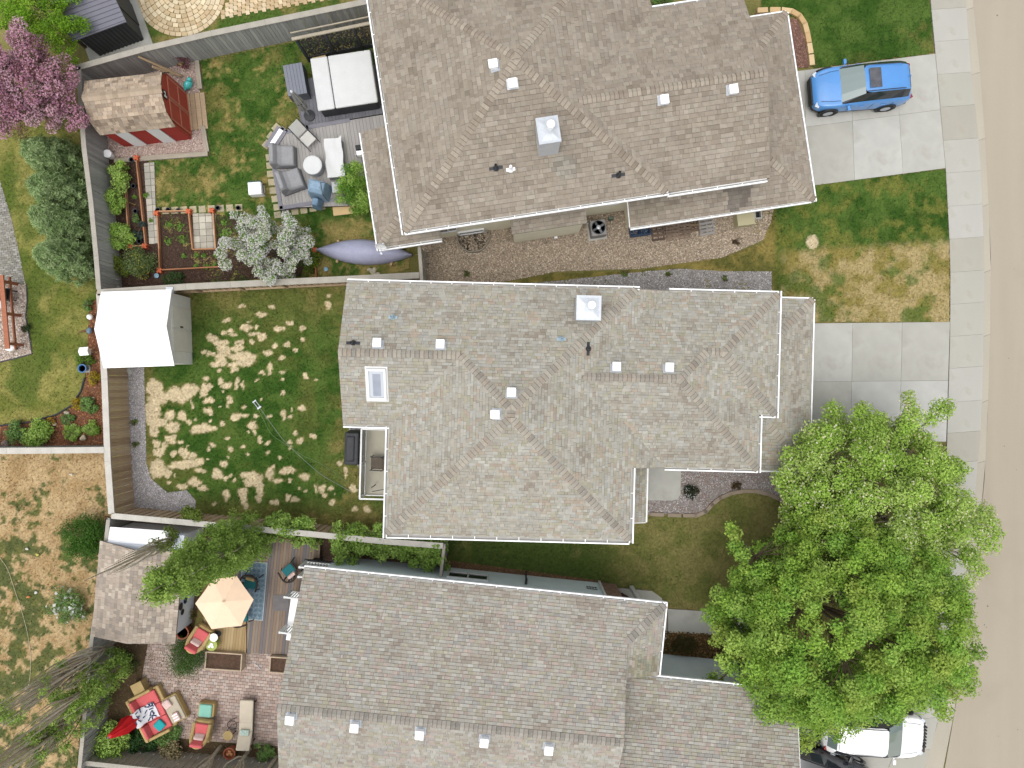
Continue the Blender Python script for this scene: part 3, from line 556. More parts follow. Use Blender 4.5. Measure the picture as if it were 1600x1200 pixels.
    def window(s, u, v, z, w, h, face, name='window', panes=1):    # face: outward direction in the house frame, degrees
        e = bpy.data.objects.new(name, None); COL.objects.link(e); e.parent = s.o; e.location = s.L(u, v, z); e.rotation_euler = (0, 0, R(face + 90))
        m = MB()
        for x in (-w / 2, w / 2): m.box(x - .035, x + .035, -.05, .03, -h / 2 - .035, h / 2 + .035)
        for z_ in (-h / 2, h / 2): m.box(-w / 2 + .035, w / 2 - .035, -.05, .03, z_ - .035, z_ + .035)
        for i in range(1, panes): x = -w / 2 + w * i / panes; m.box(x - .025, x + .025, -.045, .02, -h / 2 + .035, h / 2 - .035)
        m.build('frame', M_white, e)
        for i in range(panes): MB().box(-w / 2 + w * i / panes + .036, -w / 2 + w * (i + 1) / panes - .036, -.012, 0, -h / 2 + .036, h / 2 - .036).build('pane', M_glass, e)
        return e

# ------------------------------------------------------------------ middle house
PALC = [(145, 132, 118), (158, 151, 138), (165, 159, 146), (171, 167, 155), (174, 174, 167), (179, 175, 163), (167, 164, 141), (175, 158, 140), (186, 185, 177)]
M_sid = mat('grey_stucco', (.5, .5, .47), rough=.9, var=.05)
h = House('large grey-brown shingled house in the middle with skylight and many hips', -1.5, (870, 640), PALC, [(140, 133, 123), (160, 152, 140), (150, 144, 133), (174, 167, 153), (158, 146, 132), (168, 162, 150), (146, 141, 132)], exp=.125); f = h.fr
z0, zA, p = 4.0, 3.43, .4
Wu = f.uv(606, 740, z0)[0]; Eu = f.uv(985, 790, z0)[0]; S = f.uv(795, 839, z0)[1]; N_ = f.uv(760, 446, z0)[1]; G = f.uv(539, 553, z0)[0]; Sr = f.uv(570, 665, z0)[1]
AN = f.uv(1120, 457, zA)[1]; AS = f.uv(1110, 732, zA)[1]; AE = f.uv(1185, 690, zA)[0]; BE = f.uv(1214, 550, zA)[0]; BS = f.uv(1198, 648, zA)[1]
pN, pS, pW, pE = Plane(0, N_, 0, -1, z0, p), Plane(0, S, 0, 1, z0, p), Plane(Wu, 0, 1, 0, z0, p), Plane(Eu, 0, -1, 0, z0, p)
pR = Plane(0, Sr, 0, 1, z0, p); aN, aS, aE = Plane(0, AN, 0, -1, zA, p), Plane(0, AS, 0, 1, zA, p), Plane(AE, 0, -1, 0, zA, p); bE, bS = Plane(BE, 0, -1, 0, zA, p), Plane(0, BS, 0, 1, zA, p)
hw = (Eu - Wu) / 2; P1 = (Wu + hw, S + hw); P2 = (Wu + hw, N_ - hw); RR = (N_ + Sr) / 2; J = (Wu + N_ - RR, RR)
dE = (z0 - zA) / p; hA = (AN - AS) / 2; RA = AS + hA; hB = (AN - BS) / 2; RB = BS + hB; PA = (AE - hA, RA); PB = (BE - hB, RB); JB = (AE - hB, RB)
MT = (Eu - (aS.z(0, RA) - z0) / p, RA)
h.face([(G, N_), (Eu, N_), P2, J, (G, RR)], pN); h.face([(Wu, S), (Wu, Sr), J, P2, P1], pW); h.face([(G, Sr), (Wu, Sr), J, (G, RR)], pR); h.face([(Wu, S), (Eu, S), P1], pS)
h.face([(Eu, S), (Eu, AS), (Eu + dE, AS), MT, (Eu + dE, AN), (Eu, N_), P2, P1], pE)
h.face([(Eu + dE, AN), (BE, AN), PB, JB, PA, MT], aN); h.face([(BE, BS), (BE, AN), PB], bE); h.face([(AE, BS), (BE, BS), PB, JB], bS); h.face([(AE, AS), (AE, BS), JB, PA], aE); h.face([(Eu + dE, AS), (AE, AS), PA, MT], aS)
# front pent roof
zP, pp = 2.5, .28; PE = f.uv(1267, 600, zP)[0]; PNv = f.uv(1240, 467, zP)[1]; PSv = f.uv(1225, 735, zP)[1]; k = 2.55
qE, qN, qS = Plane(PE, 0, -1, 0, zP, pp), Plane(0, PNv, 0, -1, zP, pp), Plane(0, PSv, 0, 1, zP, pp)
h.face([(PE, PSv), (PE, PNv), (PE - k, PNv - k), (PE - k, PSv + k)], qE, .1); h.face([(PE - k, PNv), (PE, PNv), (PE - k, PNv - k)], qN, .1); h.face([(PE - k, PSv), (PE, PSv), (PE - k, PSv + k)], qS, .1)
# porch pent
XE = f.uv(1010, 775, 2.6)[0]; XS = f.uv(1000, 816, 2.6)[1]; XN = f.uv(1000, 722, 2.6)[1]; qX = Plane(XE, 0, -1, 0, 2.6, .3); h.face([(XE, XS), (XE, XN), (XE - 1.2, XN), (XE - 1.2, XS)], qX, .1)
for a, b, m_, n_ in ((J, (G, RR), pN, pR), (P2, J, pN, pW), (P1, P2, pW, pE), ((Wu, S), P1, pS, pW), ((Eu, S), P1, pS, pE), ((Eu, N_), P2, pN, pE), (MT, PA, aN, aS), (PA, JB, aN, aE), (JB, PB, aN, bS),
                     (PB, (BE, AN), aN, bE), (PB, (BE, BS), bS, bE), (PA, (AE, AS), aS, aE), ((PE, PNv), (PE - 1.9, PNv - 1.9), qE, qN), ((PE, PSv), (PE - 1.9, PSv + 1.9), qE, qS)): h.cap(a, b, m_, n_)
h.finish()
h.gutter((G + .05, N_), (Eu + .15, N_), z0) if False else h.gutter((Eu + .15, N_), (G + .02, N_), z0)
h.gutter((BE, AN), (Eu + dE, AN), zA); h.gutter((BE, BS - .13), (BE, AN + .13), zA, w=.14); h.gutter((AE, BS), (BE, BS), zA); h.gutter((AE, AS - .13), (AE, BS), zA, w=.14); h.gutter((Eu + dE, AS), (AE, AS), zA)
h.gutter((Eu, S - .13), (Eu, AS), z0, w=.16); h.gutter((Wu, S), (Eu, S), z0, w=.18); h.gutter((Wu, Sr - .02), (Wu, S - .18), z0, w=.14); h.gutter((G, Sr), (Wu, Sr), z0, w=.1)
h.rake((G, RR), (G, N_), pN, col=ph(190, 184, 174)); h.rake((G, Sr), (G, RR), pR, col=ph(190, 184, 174)); h.rake((Eu + dE, AN), (Eu, N_), pE, col=ph(150, 140, 130)); h.rake((Eu, AS), (Eu + dE, AS), pE, col=ph(150, 140, 130))
h.gutter((PE, PSv), (PE, PNv), zP, w=.09); h.gutter((PE, PNv), (PE - 1.6, PNv), zP, w=.08); h.gutter((PE - 2.4, PSv), (PE, PSv), zP, w=.08); h.gutter((XE, XS), (XE, XN), 2.6, w=.06); h.rake((XE - 1.2, XS), (XE, XS), qX)
i_ = .45
h.wall([(Wu + i_, S + i_), (Eu - i_, S + i_), (Eu - i_, N_ - i_), (Wu + i_, N_ - i_)], 3.9, M_sid); h.wall([(G + i_, Sr + i_), (Wu + i_ + .01, Sr + i_), (Wu + i_ + .01, N_ - i_ - .01), (G + i_, N_ - i_ - .01)], 3.9, M_sid)
h.wall([(Eu - i_ - .01, AS + i_), (AE - i_, AS + i_), (AE - i_, AN - i_), (Eu - i_ - .01, AN - i_)], 3.3, M_sid); h.wall([(AE - i_ - .01, BS + i_), (BE - i_, BS + i_), (BE - i_, AN - i_ - .01), (AE - i_ - .01, AN - i_ - .01)], 3.3, M_sid)
h.wall([(AE - i_ - .02, PSv + .4), (PE - .5, PSv + .4), (PE - .5, PNv - .4), (AE - i_ - .02, PNv - .4)], 2.45, M_sid, 'garage_wall')
for x, y in ((591, 537), (689, 539), (799, 614), (962, 574), (1044, 575)): h.box_vent(x, y)
h.box_vent(775, 647)
h.pipe_vent(552, 536, M_char); h.pipe_vent(919, 545, M_char); M_blu = mat('pale_blue_vent', ph(176, 200, 212), rough=.5, var=.05)
h.pipe_vent(614, 496, M_blu, False); h.pipe_vent(877, 530, M_blu, False)
# chimney chase
def chimney(hh, px, py, w, d, zt, tall):
    u, v = hh.fr.uv(px, py, zt); zb = hh.z_at(u, v) - .3; e = bpy.data.objects.new('chimney', None); COL.objects.link(e); e.parent = hh.o; e.location = hh.L(u, v, 0)
    MB().box(-w / 2 + .03, w / 2 - .03, -d / 2 + .03, d / 2 - .03, zb, zt - .04).build('chase', mat('chase_siding', ph(206, 208, 210), rough=.5, var=.05), e)
    MB().cbox((0, 0, zt - .02), (w, d, .06)).cbox((0, 0, zt + .02), (w * .9, d * .9, .03), taper=.4).build('chase_cover', M_galv, e)
    MB().lathe([(.12, zt), (.12, zt + tall - .1), (.15, zt + tall - .1), (.15, zt + tall - .02), (.1, zt + tall + .02), (.02, zt + tall + .03)], 16, c=(.08, .08, 0)).build('flue_cap', M_vent, e, smooth=False)
chimney(h, 920, 481, .92, .92, 5.4, .35)
# skylight
p, pl, r = h.on(589, 600); e = bpy.data.objects.new('skylight', None); COL.objects.link(e); e.parent = h.o; e.location = p; e.rotation_euler = (0, -R(math.degrees(math.atan(pl.p))), 0); e.rotation_euler = (R(math.degrees(math.atan(pl.p))), 0, 0)
m = MB()
for x0, x1, y0, y1 in ((-.37, -.28, -.66, .66), (.28, .37, -.66, .66), (-.28, .28, -.66, -.52), (-.28, .28, .56, .66)): m.box(x0, x1, y0, y1, .0, .13)
m.box(-.43, .43, -.72, .72, .004, .03); m.build('frame', M_white, e, bevel=.01)
MB().box(-.28, .28, -.52, .56, .06, .09).build('pane', mat('skylight_glass', ph(188, 194, 202), rough=.08, var=0, bump=0, spec=.8, coat=.5), e)
MB().box(-.14, .16, -.46, .44, .093, .096).build('blind', mat('blind', ph(160, 166, 178), rough=.6, var=.1), e)
# balcony deck at the back
bx = thing('balcony', 'small beige balcony with white railing at the back of the middle house', 'balcony', 587, 722, 1.3, rot=-1.5)
q = [Vector(U3(x, y, 1.3)) - bx.location for x, y in ((571, 666), (640, 666), (640, 775), (569, 775))]; rz = Matrix.Rotation(R(1.5), 3, 'Z'); q = [rz @ v for v in q]
MB().prism([(v.x, v.y) for v in q], -.14, 0).build('floor', mat('vinyl_deck', ph(196, 190, 172), rough=.8, var=.05), bx)
m = MB(); gl = MB()
xw = (q[0].x + q[3].x) / 2 + .04; yn, ys = q[0].y - .05, q[3].y + .05
for yy in (yn, (yn + ys) / 2, ys): m.cbox((xw, yy, .5), (.06, .06, 1.05))
m.cbox((xw, (yn + ys) / 2, 1.03), (.07, yn - ys, .045)); m.cbox((xw, (yn + ys) / 2, .08), (.05, yn - ys, .04)); m.cbox((xw + .75, ys, 1.03), (1.5, .07, .045)); m.cbox((xw + .5, yn, 1.03), (1.0, .07, .045)); m.cbox((xw + .75, ys, .08), (1.5, .05, .04))
m.build('railing', M_white, bx, bevel=.008)
MB().box(xw - .006, xw + .006, ys + .05, yn - .05, .12, .98).build('glass_panel', mat('rail_glass', ph(205, 210, 210), rough=.05, var=0, bump=0, trans=.85), bx)
for dx in (.1, 1.4): MB().cbox((xw + dx, ys + .06, -.72), (.12, .12, 1.16)).build('post', M_white, bx)
m = MB()
for i in range(6): m.cbox((xw + .55 + i * .1, ys + .4 , -.1 - i * .01), (.02, .5, .03))
m.cbox((xw + .45, ys + .45, .4), (.03, .03, .9)).cbox((xw + .85, ys + .35, .75), (.8, .03, .03), rz=12).build('gate', M_dark, bx)
def armchair(name, label, px, py, z, rot, seatm, framem, w=.56, group=None):
    e = thing(name, label, 'chair', px, py, z, rot, group)
    MB().cbox((0, 0, .42), (w - .06, .5, .05), rx=-4).build('seat', seatm, e, bevel=.02); MB().cbox((0, .3, .68), (w - .06, .05, .52), rx=-14).build('backrest', seatm, e, bevel=.02)
    for sx in (-1, 1):
        for sy in (-.24, .27): MB().tube([(sx * w / 2, sy, 0), (sx * w / 2, sy * .95, .62 if sy < 0 else .9)], .016).build('leg', framem, e)
        MB().tube([(sx * w / 2, -.26, .62), (sx * w / 2, .05, .64), (sx * w / 2, .3, .66)], .022).build('arm', framem, e)
    return e
armchair('patio_chair', 'brown mesh armchair on the beige balcony', 592, 722, 1.3, -92, mat('brown_mesh', ph(110, 100, 88), rough=.9, var=.2), M_char)
g = thing('grill', 'covered barbecue grill under a black cover beside the balcony', 'grill', 557, 698, rot=-1.5)
MB().cbox((0, 0, .5), (.66, 1.5, 1.0), taper=.93).build('cover', mat('black_cover', (.03, .031, .035), rough=.55, var=.2, scale=5, bump=.4), g, bevel=.06)
MB().cbox((-.05, 0, 1.0), (.4, 1.2, .1), taper=.85).build('lid_bulge', MATS['black_cover'], g, bevel=.04)

# ------------------------------------------------------------------ upper house
PALN = [(134, 123, 109), (146, 135, 121), (154, 144, 130), (160, 150, 136), (166, 157, 143), (160, 149, 134), (150, 138, 124), (170, 161, 147)]
M_bei = mat('beige_stucco', (.66, .62, .48), rough=.9, var=.05, scale=3)
h = House('large tan-brown shingled house at the top with a wide gable wing', 8.6, (860, 200), PALN, [(138, 126, 112), (156, 145, 131), (164, 154, 139), (172, 162, 147), (158, 146, 131), (148, 136, 122)], exp=.175); f = h.fr; NH = h
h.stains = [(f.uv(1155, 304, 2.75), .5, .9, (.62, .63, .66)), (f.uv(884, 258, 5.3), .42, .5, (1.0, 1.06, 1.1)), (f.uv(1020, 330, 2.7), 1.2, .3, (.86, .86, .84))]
z0, p = 4.4, .36
Wu, S = f.uv(632, 362, z0); Eu = f.uv(1041, 303, z0)[0]; hw = (Eu - Wu) / 2; N_ = S + 2 * hw + .1; dE = .6; zW = z0 - p * dE; GE = 11.06; WN = S + 7.15; RW = (S + WN) / 2
pS, pN, pW, pE = Plane(0, S, 0, 1, z0, p), Plane(0, N_, 0, -1, z0, p), Plane(Wu, 0, 1, 0, z0, p), Plane(Eu, 0, -1, 0, z0, p); wS, wN = Plane(0, S, 0, 1, zW, p), Plane(0, WN, 0, -1, zW, p)
P1, P2 = (Wu + hw, S + hw), (Wu + hw, N_ - hw); MT = (Eu + dE - (RW - S), RW); xN = (Eu + dE, WN)
h.face([(Wu, S), (Eu, S), P1], pS); h.face([(Wu, N_), (Wu, S), P1, P2], pW); h.face([(Eu, N_), (Wu, N_), P2], pN)
h.face([(Eu, S), (Eu + dE, S), MT, xN, (Eu + dE, WN + .01), (Eu, N_), P2, P1], pE)
h.face([(Eu + dE, S), (GE, S), (GE, RW), MT], wS); h.face([(GE, WN), xN, MT, (GE, RW)], wN)
# rear lower roof and front pent roofs
zl, pp = 2.7, .33; q1 = Plane(-4.55, 0, 1, 0, zl, pp); q2 = Plane(0, 6.3, 0, 1, zl, pp)
h.face([(-4.55, 11.07), (-4.55, 6.3), (-2.75, 8.1), (-2.75, 11.07)], q1, .1); h.face([(-4.55, 6.3), (-1.95, 6.3), (-1.95, 7.0), (-2.75, 8.1)], q2, .1)
zp = 2.55; g1 = Plane(13.4, 0, -1, 0, zp, .3); g2 = Plane(0, 5.62, 0, 1, zp, .3); g3 = Plane(0, 13.4, 0, -1, zp, .3)
h.face([(13.4, 5.62), (13.4, 13.4), (10.5, 10.5), (10.5, 8.52)], g1, .1); h.face([(5.76, 5.62), (13.4, 5.62), (10.7, 8.32), (9.2, 7.0), (5.76, 7.0)], g2, .1); h.face([(13.4, 13.4), (10.0, 13.4), (10.5, 10.5)], g3, .1)
bayu0, bayv = f.uv(800, 365, 2.9); bayu1 = f.uv(918, 348, 2.9)[0]; b1 = Plane(0, bayv, 0, 1, 2.75, .4); h.face([(bayu0, bayv), (bayu1, bayv), (bayu1, bayv + .8), (bayu0, bayv + .8)], b1, .08)
for a, b, m_, n_ in (((Wu, S), P1, pS, pW), (P1, P2, pW, pE), (P1, (Eu, S), pS, pE), (P2, (Wu, N_), pN, pW), (P2, (Eu, N_), pN, pE), (MT, (GE, RW), wS, wN), ((-4.55, 6.3), (-3.3, 7.55), q1, q2), ((13.4, 5.62), (11.2, 7.82), g1, g2), ((13.4, 13.4), (11.2, 11.2), g1, g3)): h.cap(a, b, m_, n_)
h.finish()
h.gutter((Wu, N_), (Wu, S - .1), z0); h.gutter((Wu, S), (Eu + .1, S), z0); h.gutter((Eu + .1, S - .01), (GE - .1, S - .01), zW + .1 if False else zW, w=.13); h.gutter((GE, WN), xN, zW); h.rake((GE, S), (GE, RW), wS, col=ph(150, 136, 122)); h.rake((GE, RW), (GE, WN), wN, col=ph(150, 136, 122))
h.gutter((-4.55, 11.07), (-4.55, 6.2), zl, w=.1); h.gutter((-4.55, 6.3), (-1.95, 6.3), zl, w=.13); h.rake((-4.55, 11.07), (-2.75, 11.07), q1); h.gutter((5.76, 5.62), (13.3, 5.62), zp, w=.1); h.gutter((13.4, 5.55), (13.4, 13.4), zp, w=.1); h.rake((5.76, 7.0), (5.76, 5.62), g2, h=.12); h.gutter((13.4, 13.4), (10.8, 13.4), zp, w=.08)
h.wall([(Wu + .45, S + .5), (Eu - .2, S + .5), (Eu - .2, N_ - .45), (Wu + .45, N_ - .45)], 4.3, M_bei); h.wall([(Eu - .21, S + .51), (GE - .4, S + .51), (GE - .4, WN - .45), (Eu - .21, WN - .45)], 4.1, M_bei)
h.wall([(-4.1, 6.75), (-2.7, 6.75), (-2.7, 10.7), (-4.1, 10.7)], 2.65, M_bei); h.wall([(6.1, 6.1), (12.9, 6.1), (12.9, 12.9), (8.0, 12.9), (8.0, 7.0), (6.1, 7.0)], 2.5, M_bei, 'garage_wall')
h.wall([(bayu0 + .12, bayv + .12), (bayu1 - .1, bayv + .12), (bayu1 - .1, bayv + 1.0), (bayu0 + .12, bayv + 1.0)], 2.7, M_bei, 'bay', z0=.35)
for x, y in ((772, 104), (801, 133), (1036, 158), (1143, 142)): h.box_vent(x, y)
h.pipe_vent(775, 263, M_char); h.pipe_vent(966, 274, M_char); h.pipe_vent(798, 265, M_vent, False); chimney(h, 857, 203, .8, .95, 6.5, .38)
w1 = f.uv(697, 362, 3.2); h.window(w1[0], S + .47, 1.9, .75, 1.25, -90, panes=2); w1 = f.uv(960, 322, 2); h.window(w1[0], S + .48, 2.0, .6, .6, -90)
h.window(f.uv(738, 372, .5)[0], S + .46, .55, 1.1, .5, -90)
MB(col=ph(120, 112, 100)).lathe([(.75, 0), (.75, .25), (.7, .25), (.7, .02)], 16).build('window_well', mat('well_metal', ph(150, 142, 128), rough=.6, metal=.2), h.o, loc=h.L(f.uv(741, 380, .1)[0], S + .35, 0))
# satellite dish on the lower back corner
e = thing('satellite_dish', 'small white satellite dish on the back lower roof corner', 'satellite dish', 597, 384, 2.95, rot=30)
MB().lathe([(.03, 0), (.17, .03), (.24, .09), (.225, .09), (.15, .045), (.02, .02)], 16).build('dish', M_white, e, loc=(0, -.02, .25)); e.children[0].rotation_euler = (R(70), 0, R(-35))
MB().tube([(0, .05, -.2), (0, .03, .12), (0, 0, .27)], .02).cbox((0, .05, -.14), (.2, .14, .03)).build('mount', M_galv, e); MB().tube([(-.05, -.04, .2), (-.16, -.3, .24)], .012).cbox((-.17, -.32, .25), (.07, .1, .07)).build('receiver', M_galv, e)

# ------------------------------------------------------------------ lower house
PALS = [(148, 134, 122), (160, 150, 136), (166, 160, 148), (172, 168, 158), (176, 176, 168), (168, 164, 142), (176, 158, 148), (184, 180, 170), (160, 158, 154)]
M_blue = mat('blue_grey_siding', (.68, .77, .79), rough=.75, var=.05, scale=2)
h = House('wide grey shingled house along the bottom with blue-grey siding', -5.8, (760, 1080), PALS, [(134, 130, 122), (160, 154, 144), (150, 144, 136), (172, 168, 158)], exp=.125); f = h.fr; SH = h
h.stains = [(f.uv(1008, 1042, 4.2), .7, .5, (.78, .8, .68)), (f.uv(700, 1020, 4.8), 1.6, .8, (1.03, 1.03, 1.03))]
z0, p = 4.0, .38; G = -7.34; N_ = -7.97; RV = -12.64; E1 = 5.39; E2 = 6.8; B = -10.75; S2 = RV - 4.67; GN = -10.84; GE = 12.25
pN, pS, bE, gN = Plane(0, N_, 0, -1, z0, p), Plane(0, S2, 0, 1, z0, p), Plane(E2, 0, -1, 0, z0, p), Plane(0, GN, 0, -1, z0, p)
h.face([(G, N_), (E2, N_), (E1, N_ - (E2 - E1)), (E1, RV), (G, RV)], pN); h.face([(G, S2), (E1, S2), (E1, RV), (G, RV)], pS); h.face([(E2, B), (E2, N_), (E1, N_ - (E2 - E1)), (E1, B)], bE)
h.face([(E1 - .02, GN), (GE, GN), (GE, GN - 3.6), (E1 - .02, GN - 3.6)], gN); gS = Plane(0, GN - 7.2, 0, 1, z0, p); h.face([(E1 - .02, GN - 7.2), (GE, GN - 7.2), (GE, GN - 3.6), (E1 - .02, GN - 3.6)], gS)
h.cap((G, RV), (E1, RV), pN, pS); h.cap((E2, N_), (E1, N_ - (E2 - E1)), pN, bE); h.cap((E1 + .1, GN - 3.6), (GE, GN - 3.6), gN, gS); h.finish()
dirtg = (.26, .25, .22)
h.gutter((E2 + .1, N_), (G, N_), z0, w=.11, inner=dirtg); h.gutter((E2, B), (E2, N_ + .1), z0, w=.11, inner=dirtg); h.gutter((GE, GN), (E1 + .3, GN), z0, w=.11, inner=dirtg)
h.rake((G, RV), (G, N_), pN); h.rake((G, S2), (G, RV), pS); h.rake((E1, N_ - 3), (E1, RV), pN, col=ph(130, 122, 112), h=.25); h.rake((GE, GN - 3.6), (GE, GN), gN); h.rake((E1, RV), (E1, S2), pS, col=ph(130, 122, 112), h=.25)
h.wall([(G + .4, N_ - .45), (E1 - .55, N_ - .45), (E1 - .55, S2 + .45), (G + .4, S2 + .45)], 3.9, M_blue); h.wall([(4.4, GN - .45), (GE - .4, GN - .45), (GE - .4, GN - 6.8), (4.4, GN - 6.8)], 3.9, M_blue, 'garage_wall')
MB(col=ph(150, 118, 100)).prism([(4.84 - h.c[0], N_ - .43 - h.c[1]), (5.5 - h.c[0], N_ - .43 - h.c[1]), (5.5 - h.c[0], N_ - 1.6 - h.c[1]), (4.84 - h.c[0], N_ - 1.6 - h.c[1])], -.1, 3.4).build('stone_pier', mat('stone_veneer', ph(158, 128, 110), rough=.9, var=.35, scale=7, fine=20, bump=.6), h.o)
u = f.uv(732, 897, .9)[0]; h.window(u, N_ - .43, 1.25, 1.7, .8, 90, panes=2)
d_ = f.uv(937, 925, 2)[0]; MB(col=(.8, .8, .8)).cbox((0, 0, 1.9), (.09, .09, 3.6)).build('downspout', M_white, h.o, loc=h.L(4.75, N_ - .38, 0), bevel=.01)
u = f.uv(822, 902, 1)[0]; MB().cbox((0, .1, 1.4), (.1, .22, .22)).tube([(0, .12, 1.3), (0, .16, .5), (.02, .16, .05)], .04).build('meter', M_char, h.o, loc=h.L(u, N_ - .45, 0))
u = f.uv(918, 912, 1)[0]; m = MB()
for i in range(4): m.tube([(i * .12, .03, .9), (i * .12, .03, 1.3)], .012)
m.tube([(-.05, .03, .95), (.42, .03, .95)], .012).tube([(-.05, .03, 1.25), (.42, .03, 1.25)], .012).build('hose_rack', M_char, h.o, loc=h.L(u, N_ - .45, 0))
MB().cbox((0, 0, 1.9), (.16, .16, 3.7)).build('porch_column', M_white, h.o, loc=h.L(6.2, N_ - .5, 0))
for x, y in ((456, 1119), (556, 1131), (657, 1142), (757, 1154), (857, 1166)): h.box_vent(x, y)
# door planter by the entry
e = thing('planter', 'dark brown round planter tucked by the lower house entry', 'planter', 971, 932, .05); MB().lathe([(.16, 0), (.26, .55), (.28, .6), (.22, .6), (.2, .5)], 16).build('pot', mat('brown_pot', ph(70, 44, 36), rough=.6), e)

# ================================================================== FENCES
def fence(name, label, pts, woodm, capm, hgt=1.8, capw=.24, flip=1, board=.15, alt=True, posts=True, wz=None):
    P = [Vector((*U(x, y, hgt), 0)) for x, y in pts]; c0 = sum(P, Vector()) / len(P); root = thing(name, label, 'fence', 0, 0, world=(c0.x, c0.y))
    bm = MB().box(-board / 2 + .006, board / 2 - .006, -.011, .011, .05, hgt - .06).mesh('board', woodm); pm = MB().box(-.05, .05, -.05, .05, -.1, hgt - .03).mesh('post', woodm)
    for a, b in zip(P[:-1], P[1:]):
        d = b - a; ln = d.length; x = d / ln; an = math.atan2(x.y, x.x); nrm = Vector((-x.y, x.x, 0)) * flip; n = max(1, round(ln / board))
        for i in range(n):
            off = (.06 if i % 2 == 0 else .028) if alt else .045
            o = inst('board', bm, root, a + d * ((i + .5) / n) + nrm * off - c0, (R(random.uniform(-.4, .4)), R(random.uniform(-.5, .5)), an))
        k = max(1, round(ln / 2.4))
        for i in range(k):
            q0 = a + d * (i / k); q1 = a + d * ((i + 1) / k); mid = (q0 + q1) / 2 - c0; l2 = (q1 - q0).length
            MB().cbox((0, 0, hgt - .02), (l2 - .006, capw, .045)).build('cap_board', capm, root, loc=mid).rotation_euler = (0, 0, an)
            for zz in (.25, hgt - .25): MB().cbox((0, 0, zz), (l2, .075, .085)).build('rail', woodm, root, loc=mid).rotation_euler = (0, 0, an)
            inst('post', pm, root, q0 - c0, (0, 0, an))
    return root
fence('fence', 'grey board fence running from the pink tree up past the hot tub', [(118, 106), (226, 76), (330, 52), (582, 0), (640, -13)], M_wood, M_capg, alt=False, flip=-1)
fence('fence', 'grey board fence between the junipers and the vegetable garden', [(122, 104), (131, 230), (142, 317), (150, 400), (154, 452)], M_wood, M_capg, alt=False, capw=.2)
fence('fence', 'fence with pale top board between the vegetable garden and the patchy lawn', [(152, 457), (290, 448), (430, 441), (540, 436), (655, 430)], M_brownwood, M_capg, capw=.26)
fence('fence', 'brown board fence with white cap beside the gravel strip of the patchy lawn', [(155, 459), (163, 592), (168, 721), (174, 803)], M_brownwood, M_capw, capw=.26)
fence('fence', 'brown board fence with pale cap along the lower side of the patchy lawn', [(174, 806), (330, 820), (480, 834), (600, 846), (692, 853)], M_brownwood, M_capw, capw=.24)
fence('fence', 'short white-capped fence between the mulch bed and the dry straw lawn', [(-60, 705), (80, 704), (163, 703)], M_wood, M_capw, capw=.26)
fence('fence', 'weathered fence behind the lower yard shed at the edge of the dry lawn', [(169, 812), (165, 849), (153, 930), (143, 1000), (137, 1060), (128, 1160), (120, 1240)], M_wood, M_capg, capw=.16)
fence('fence', 'grey weathered fence along the very bottom of the lower yard', [(128, 1192), (230, 1203), (330, 1210), (440, 1218)], M_capg, M_capg, hgt=1.5, capw=.2)
fence('gate_fence', 'short grey gate fence beside the tan pebble strip', [(655, 386), (659, 441)], M_capg, M_capg, capw=.14)
fence('gate_fence', 'short dark gate fence beside the lower house wall', [(694, 852), (688, 903)], M_wood, M_capg, capw=.12, hgt=1.7)

# ================================================================== SHEDS AND YARD THINGS
def shingle_patch(mb, quad, pal, exp=.14, seed=1, lift=.004):
    """courses on a planar 3D quad: quad[0]-quad[1] is the eave, quad[3]-quad[2] the top"""
    a, b, c, d = [Vector(q) for q in quad]; rr = random.Random(seed); n = max(1, round((d - a).length / exp)); nr = (b - a).cross(d - a).normalized()
    if nr.z < 0: nr = -nr
    for j in range(n):
        t0, t1 = j / n, (j + 1) / n; l0, r0, l1, r1 = a.lerp(d, t0), b.lerp(c, t0), a.lerp(d, t1), b.lerp(c, t1); x = -rr.uniform(0, .2); L = (r0 - l0).length
        while x < L:
            w = rr.choice((.11, .15, .2, .26)); s0, s1 = max(0, x) / L, min(L, x + w - .008) / L; x += w
            if s1 - s0 < .002: continue
            hh = rr.choice((.007, .008, .017)); col = tuple(np.array(ph(*rr.choice(pal))) * rr.uniform(.85, 1.12))
            mb.add([l0.lerp(r0, s0) + nr * (hh + lift), l0.lerp(r0, s1) + nr * (hh + lift), l1.lerp(r1, s1) + nr * lift, l1.lerp(r1, s0) + nr * lift, l0.lerp(r0, s0), l0.lerp(r0, s1)], [(0, 1, 2, 3), (4, 5, 1, 0)], col)
# --- red gambrel barn shed
M_red = mat('barn_red', ph(190, 82, 64), rough=.7, var=.1, scale=2.5, stretch=(1, 1, .3)); M_redd = mat('barn_red_dark', ph(168, 54, 46), rough=.7, var=.1)
BARN = [(196, 176, 154), (184, 164, 142), (190, 172, 150), (172, 154, 134), (180, 164, 146), (158, 140, 122)]
e = thing('garden_shed', 'red barn shed with gambrel shingle roof and white panels', 'shed', 243, 186, rot=6.5)
Lx, Wy = 3.0, 2.3; prof = [(-Wy / 2, 1.75), (-.82, 2.45), (0, 2.78), (.82, 2.45), (Wy / 2, 1.75)]
m = MB()
for x in (-Lx / 2, Lx / 2):
    pass
sec = [(-Wy / 2 + .06, 0)] + [(-Wy / 2 + .06, 1.78), (-.8, 2.42), (0, 2.74), (.8, 2.42), (Wy / 2 - .06, 1.78)] + [(Wy / 2 - .06, 0)]
vs = [(x, y, z) for x in (-Lx / 2, Lx / 2) for y, z in sec]; n = len(sec); m.add(vs, [tuple(range(n)), tuple(range(n, 2 * n))[::-1]] + [(i, n + i, n + (i + 1) % n, (i + 1) % n) for i in range(n)]); m.build('wall', M_redd, e)
MB().add([(Lx / 2 + .012, y, z) for y, z in sec], [tuple(range(n))]).build('front_wall', M_red, e)
